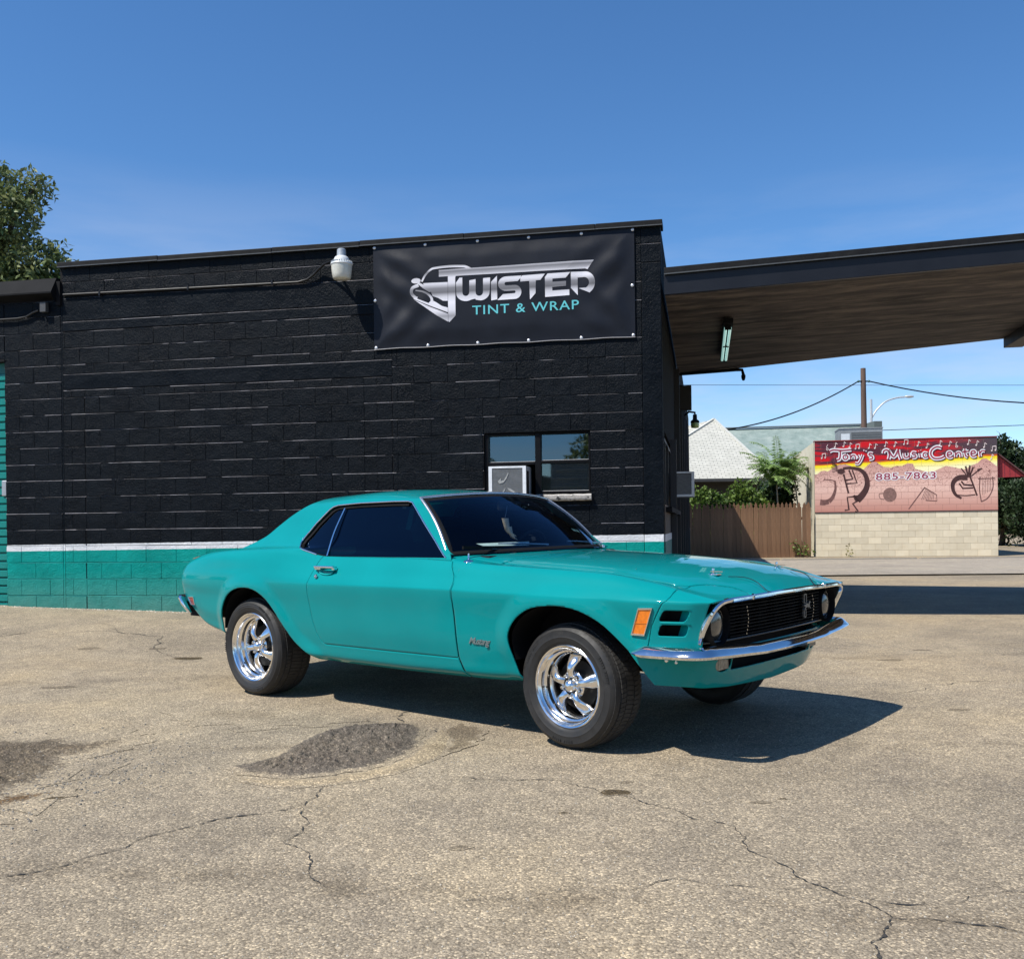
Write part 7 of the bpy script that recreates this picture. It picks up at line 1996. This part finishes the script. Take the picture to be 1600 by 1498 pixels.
# tree of heaven with long compound fronds
def frond_tree(label, loc, stems, fronds, L0, leafsz, mat, seed, n=7):
    r = random.Random(seed); o = empty('frond_tree', loc); tag(o, label, 'tree', 'slender trees behind the fence')
    mb = MB()
    for st in stems: mb.tube(st, [.030, .026, .018][:len(st)], 7)
    mb.build('trunk', plain('pale_stem', (.34, .30, .24), rough=.8), o, smooth=60)
    V = []; F = []; rb = MB()
    for (bp_, k) in fronds:
        for i in range(k):
            a = r.uniform(0, 6.283); el_ = r.uniform(-.15, 1.1); L_ = L0*r.uniform(.7, 1.15); d = Vector((math.cos(a)*math.cos(el_), math.sin(a)*math.cos(el_), math.sin(el_)))
            pts = []; p = Vector(bp_); dd = d.copy()
            for s in range(9): pts.append(p.copy()); p = p+dd*L_/8; dd = (dd+Vector((0, 0, -.16))).normalized()
            rb.tube(pts, .006, 4)
            for s in range(1, 9):
                t = (pts[s]-pts[s-1]).normalized(); sd = t.cross(Vector((0, 0, 1))).normalized()
                for sg in (-1, 1):
                    for h_ in (0, .5):
                        q = pts[s-1].lerp(pts[s], h_); ax = (sd*sg+t*.35-Vector((0, 0, .35+r.uniform(-.1, .2)))).normalized(); wv = ax.cross(t.cross(ax)).cross(ax).normalized(); wv = t*.9; sz = leafsz*(1-.5*s/9)*r.uniform(.8, 1.2)
                        k0 = len(V); V += [tuple(q), tuple(q+ax*sz*.5+wv*sz*.19), tuple(q+ax*sz), tuple(q+ax*sz*.5-wv*sz*.19)]; F.append((k0, k0+1, k0+2, k0+3))
    rb.build('frond_rib', mat, o); crown('frond_leaves', V, F, mat, o)
fm = leaf_mat('ailanthus_leaves', (.13, .22, .05), (.27, .38, .12), 2.5)
fm2 = leaf_mat('dry_pale_leaves', (.13, .16, .07), (.30, .32, .16), 2.5)
frond_tree('slender tree with a wide crown of long light green fronds above the fence', (9.05, 32.9, 0), [[(0, 0, 0), (-.06, 0, 1.6), (-.12, 0, 2.9)]], [((-.12, 0, 2.95), 16), ((-.12, 0, 2.5), 12), ((-.45, 0, 3.05), 9), ((.35, 0, 3.05), 9), ((-.05, 0, 3.25), 8), ((-.3, -.2, 2.7), 8)], 1.25, .24, fm, 4)
frond_tree('thin pale-stemmed tree with sparse drying leaves beside the cream wall', (9.95, 33.4, 0), [[(0, 0, 0), (-.15, 0, 1.8), (-.30, 0, 3.1)]], [((-.30, 0, 3.1), 9), ((-.10, 0, 2.9), 6), ((-.5, 0, 2.8), 6)], .62, .16, fm2, 9)
wd = shrub('weed_tuft', 'weed tuft growing at the foot of the fence by the cream wall', (9.35, 31.25, 0), [((0, 0, .28), (.35, .1, .20)), ((-.3, 0, .45), (.12, .08, .2))], vm, 2200, .09, stems=False, cat='plant', group='weeds by the mural building')
wd = shrub('weed_tuft', 'small weed growing at the foot of the cream block wall', (10.75, 31.1, 0), [((0, 0, .22), (.12, .1, .24))], leaf_mat('dry_weed', (.16, .15, .06), (.28, .26, .12)), 3000, .08, stems=False, cat='plant', group='weeds by the mural building')

# road beyond the lot and its far kerb
ROAD = asphalt('pale_road_asphalt', dark=.98, coarse=.6, tone=(.40, .355, .29), spread=.5)
mb = MB(); n = 30
for i in range(n+1):
    x = -60+ (x_e := 160)*i/n
    mb.v += [(x, 20.8-.06*x, .058), (x, 29.3-.06*x, .058)]
for i in range(n): mb.f.append((2*i, 2*i+2, 2*i+3, 2*i+1)); mb.m.append(0)
tag(mb.build('road', ROAD, None), 'pale asphalt road crossing behind the lot', kind='structure')
mb = MB()
for i in range(40):
    x0 = -60+4*i; mb.box((x0, 29.35-.06*x0, .02), (x0+3.99, 29.50-.06*x0, .085))
tag(mb.build('kerb', plain('concrete_kerb', (.33, .30, .25), rough=.85), None), 'low concrete kerb on the far side of the road', kind='structure')
mb = MB(); mb.box((6.0, 17.0, .02), (6.1, 17.1, .1))
# parking stop at the right edge in the canopy's shade
ps = MB(); ps.prism([(-.12, 0), (.12, 0), (.08, .14), (-.08, .14)], lambda a, b, d: (7.70+d, 14.55+a-.2*d, .03+b), 0, 1.9); o = ps.build('wheel_stop', plain('old_concrete_stop', (.20, .19, .17), rough=.9), None); bevel_mod(o, .015)
tag(o, 'concrete wheel stop lying in the canopy shade at the right edge', 'wheel stop')

# =====================================================================================  BEHIND THE CAMERA (seen only in reflections)
for i, (x, y, s) in enumerate([(-13.4, -13.5, .95), (-4.6, -15.5, 1.1), (9.5, -17, .9)]):
    t = empty('street_tree', (x, y, 0)); tag(t, ['broad street tree behind the camera to the left, seen in the window glass', 'tall street tree behind the camera, seen in the window glass', 'street tree behind the camera to the right, seen in reflections'][i], 'tree', 'street trees behind the viewpoint')
    cc = [((0, 0, 6.0*s), 2.0*s), ((1.6*s, 0, 5.0*s), 1.5*s), ((-1.7*s, .3, 5.1*s), 1.5*s), ((.4, .5, 7.6*s), 1.3*s), ((-.9*s, -.4, 7.0*s), 1.2*s)]
    limbs((0, 0, 0), cc, .22, t, rnd); V, F = leaves(cc, 130, .30, rnd, shell=.5, cap=9000); crown('crown', V, F, bpy.data.materials['tree_leaves'], t)
oh = empty('siding_house', (-9.4, -22, 0)); tag(oh, 'grey house with horizontal siding behind the camera, seen in the window glass', 'house')
MB().box((-2.0, -5, 0), (2.0, 0, 5.0)).build('wall', plain('grey_siding', (.24, .26, .29), rough=.7), oh)
for k in range(12): MB().box((-2.0, -.0, .2+.4*k), (2.0, .05, .25+.4*k)).build('siding_board', plain('pale_siding_lip', (.45, .47, .5), rough=.7) if k == 0 else bpy.data.materials['pale_siding_lip'], oh)
mb = MB(); mb.prism([(-2.3, 5.0), (2.3, 5.0), (2.3, 5.2), (-2.3, 5.2)], lambda a, b, d: (a, d, b), -5.2, .2); mb.build('roof', plain('dark_shingle_roof', (.07, .07, .075), rough=.9), oh)
tag(oh, None)
sh = empty('low_store', (-14.6, -23, 0)); tag(sh, 'low dark store building behind the camera, seen in the window glass', 'building')
MB().box((-1.6, -5, 0), (1.6, 0, 4.1)).build('wall', plain('store_wall', (.10, .11, .09), rough=.8), sh)
MB().box((-1.7, -5.1, 4.1), (1.7, .1, 4.2)).build('parapet', plain('store_parapet', (.20, .20, .18), rough=.8), sh)

# far treeline closing the horizon round the lot
tl = []
for k in range(46):
    a = -2.6+5.2*k/45
    for q in range(3):
        d_ = 88+rnd.uniform(-7, 7); b = a+rnd.uniform(-.05, .05); h = rnd.uniform(2.2, 4.6)
        tl.append(((d_*math.sin(b), d_*math.cos(b), h*.6), (rnd.uniform(3, 5.5), 2.5, h)))
V, F = leaves(tl, 1.5, 1.1, rnd, shell=.5, cap=30000, asp=.7)
tag(crown('distant_treeline', V, F, ev, None), 'low dark line of trees far beyond the lot', kind='stuff')
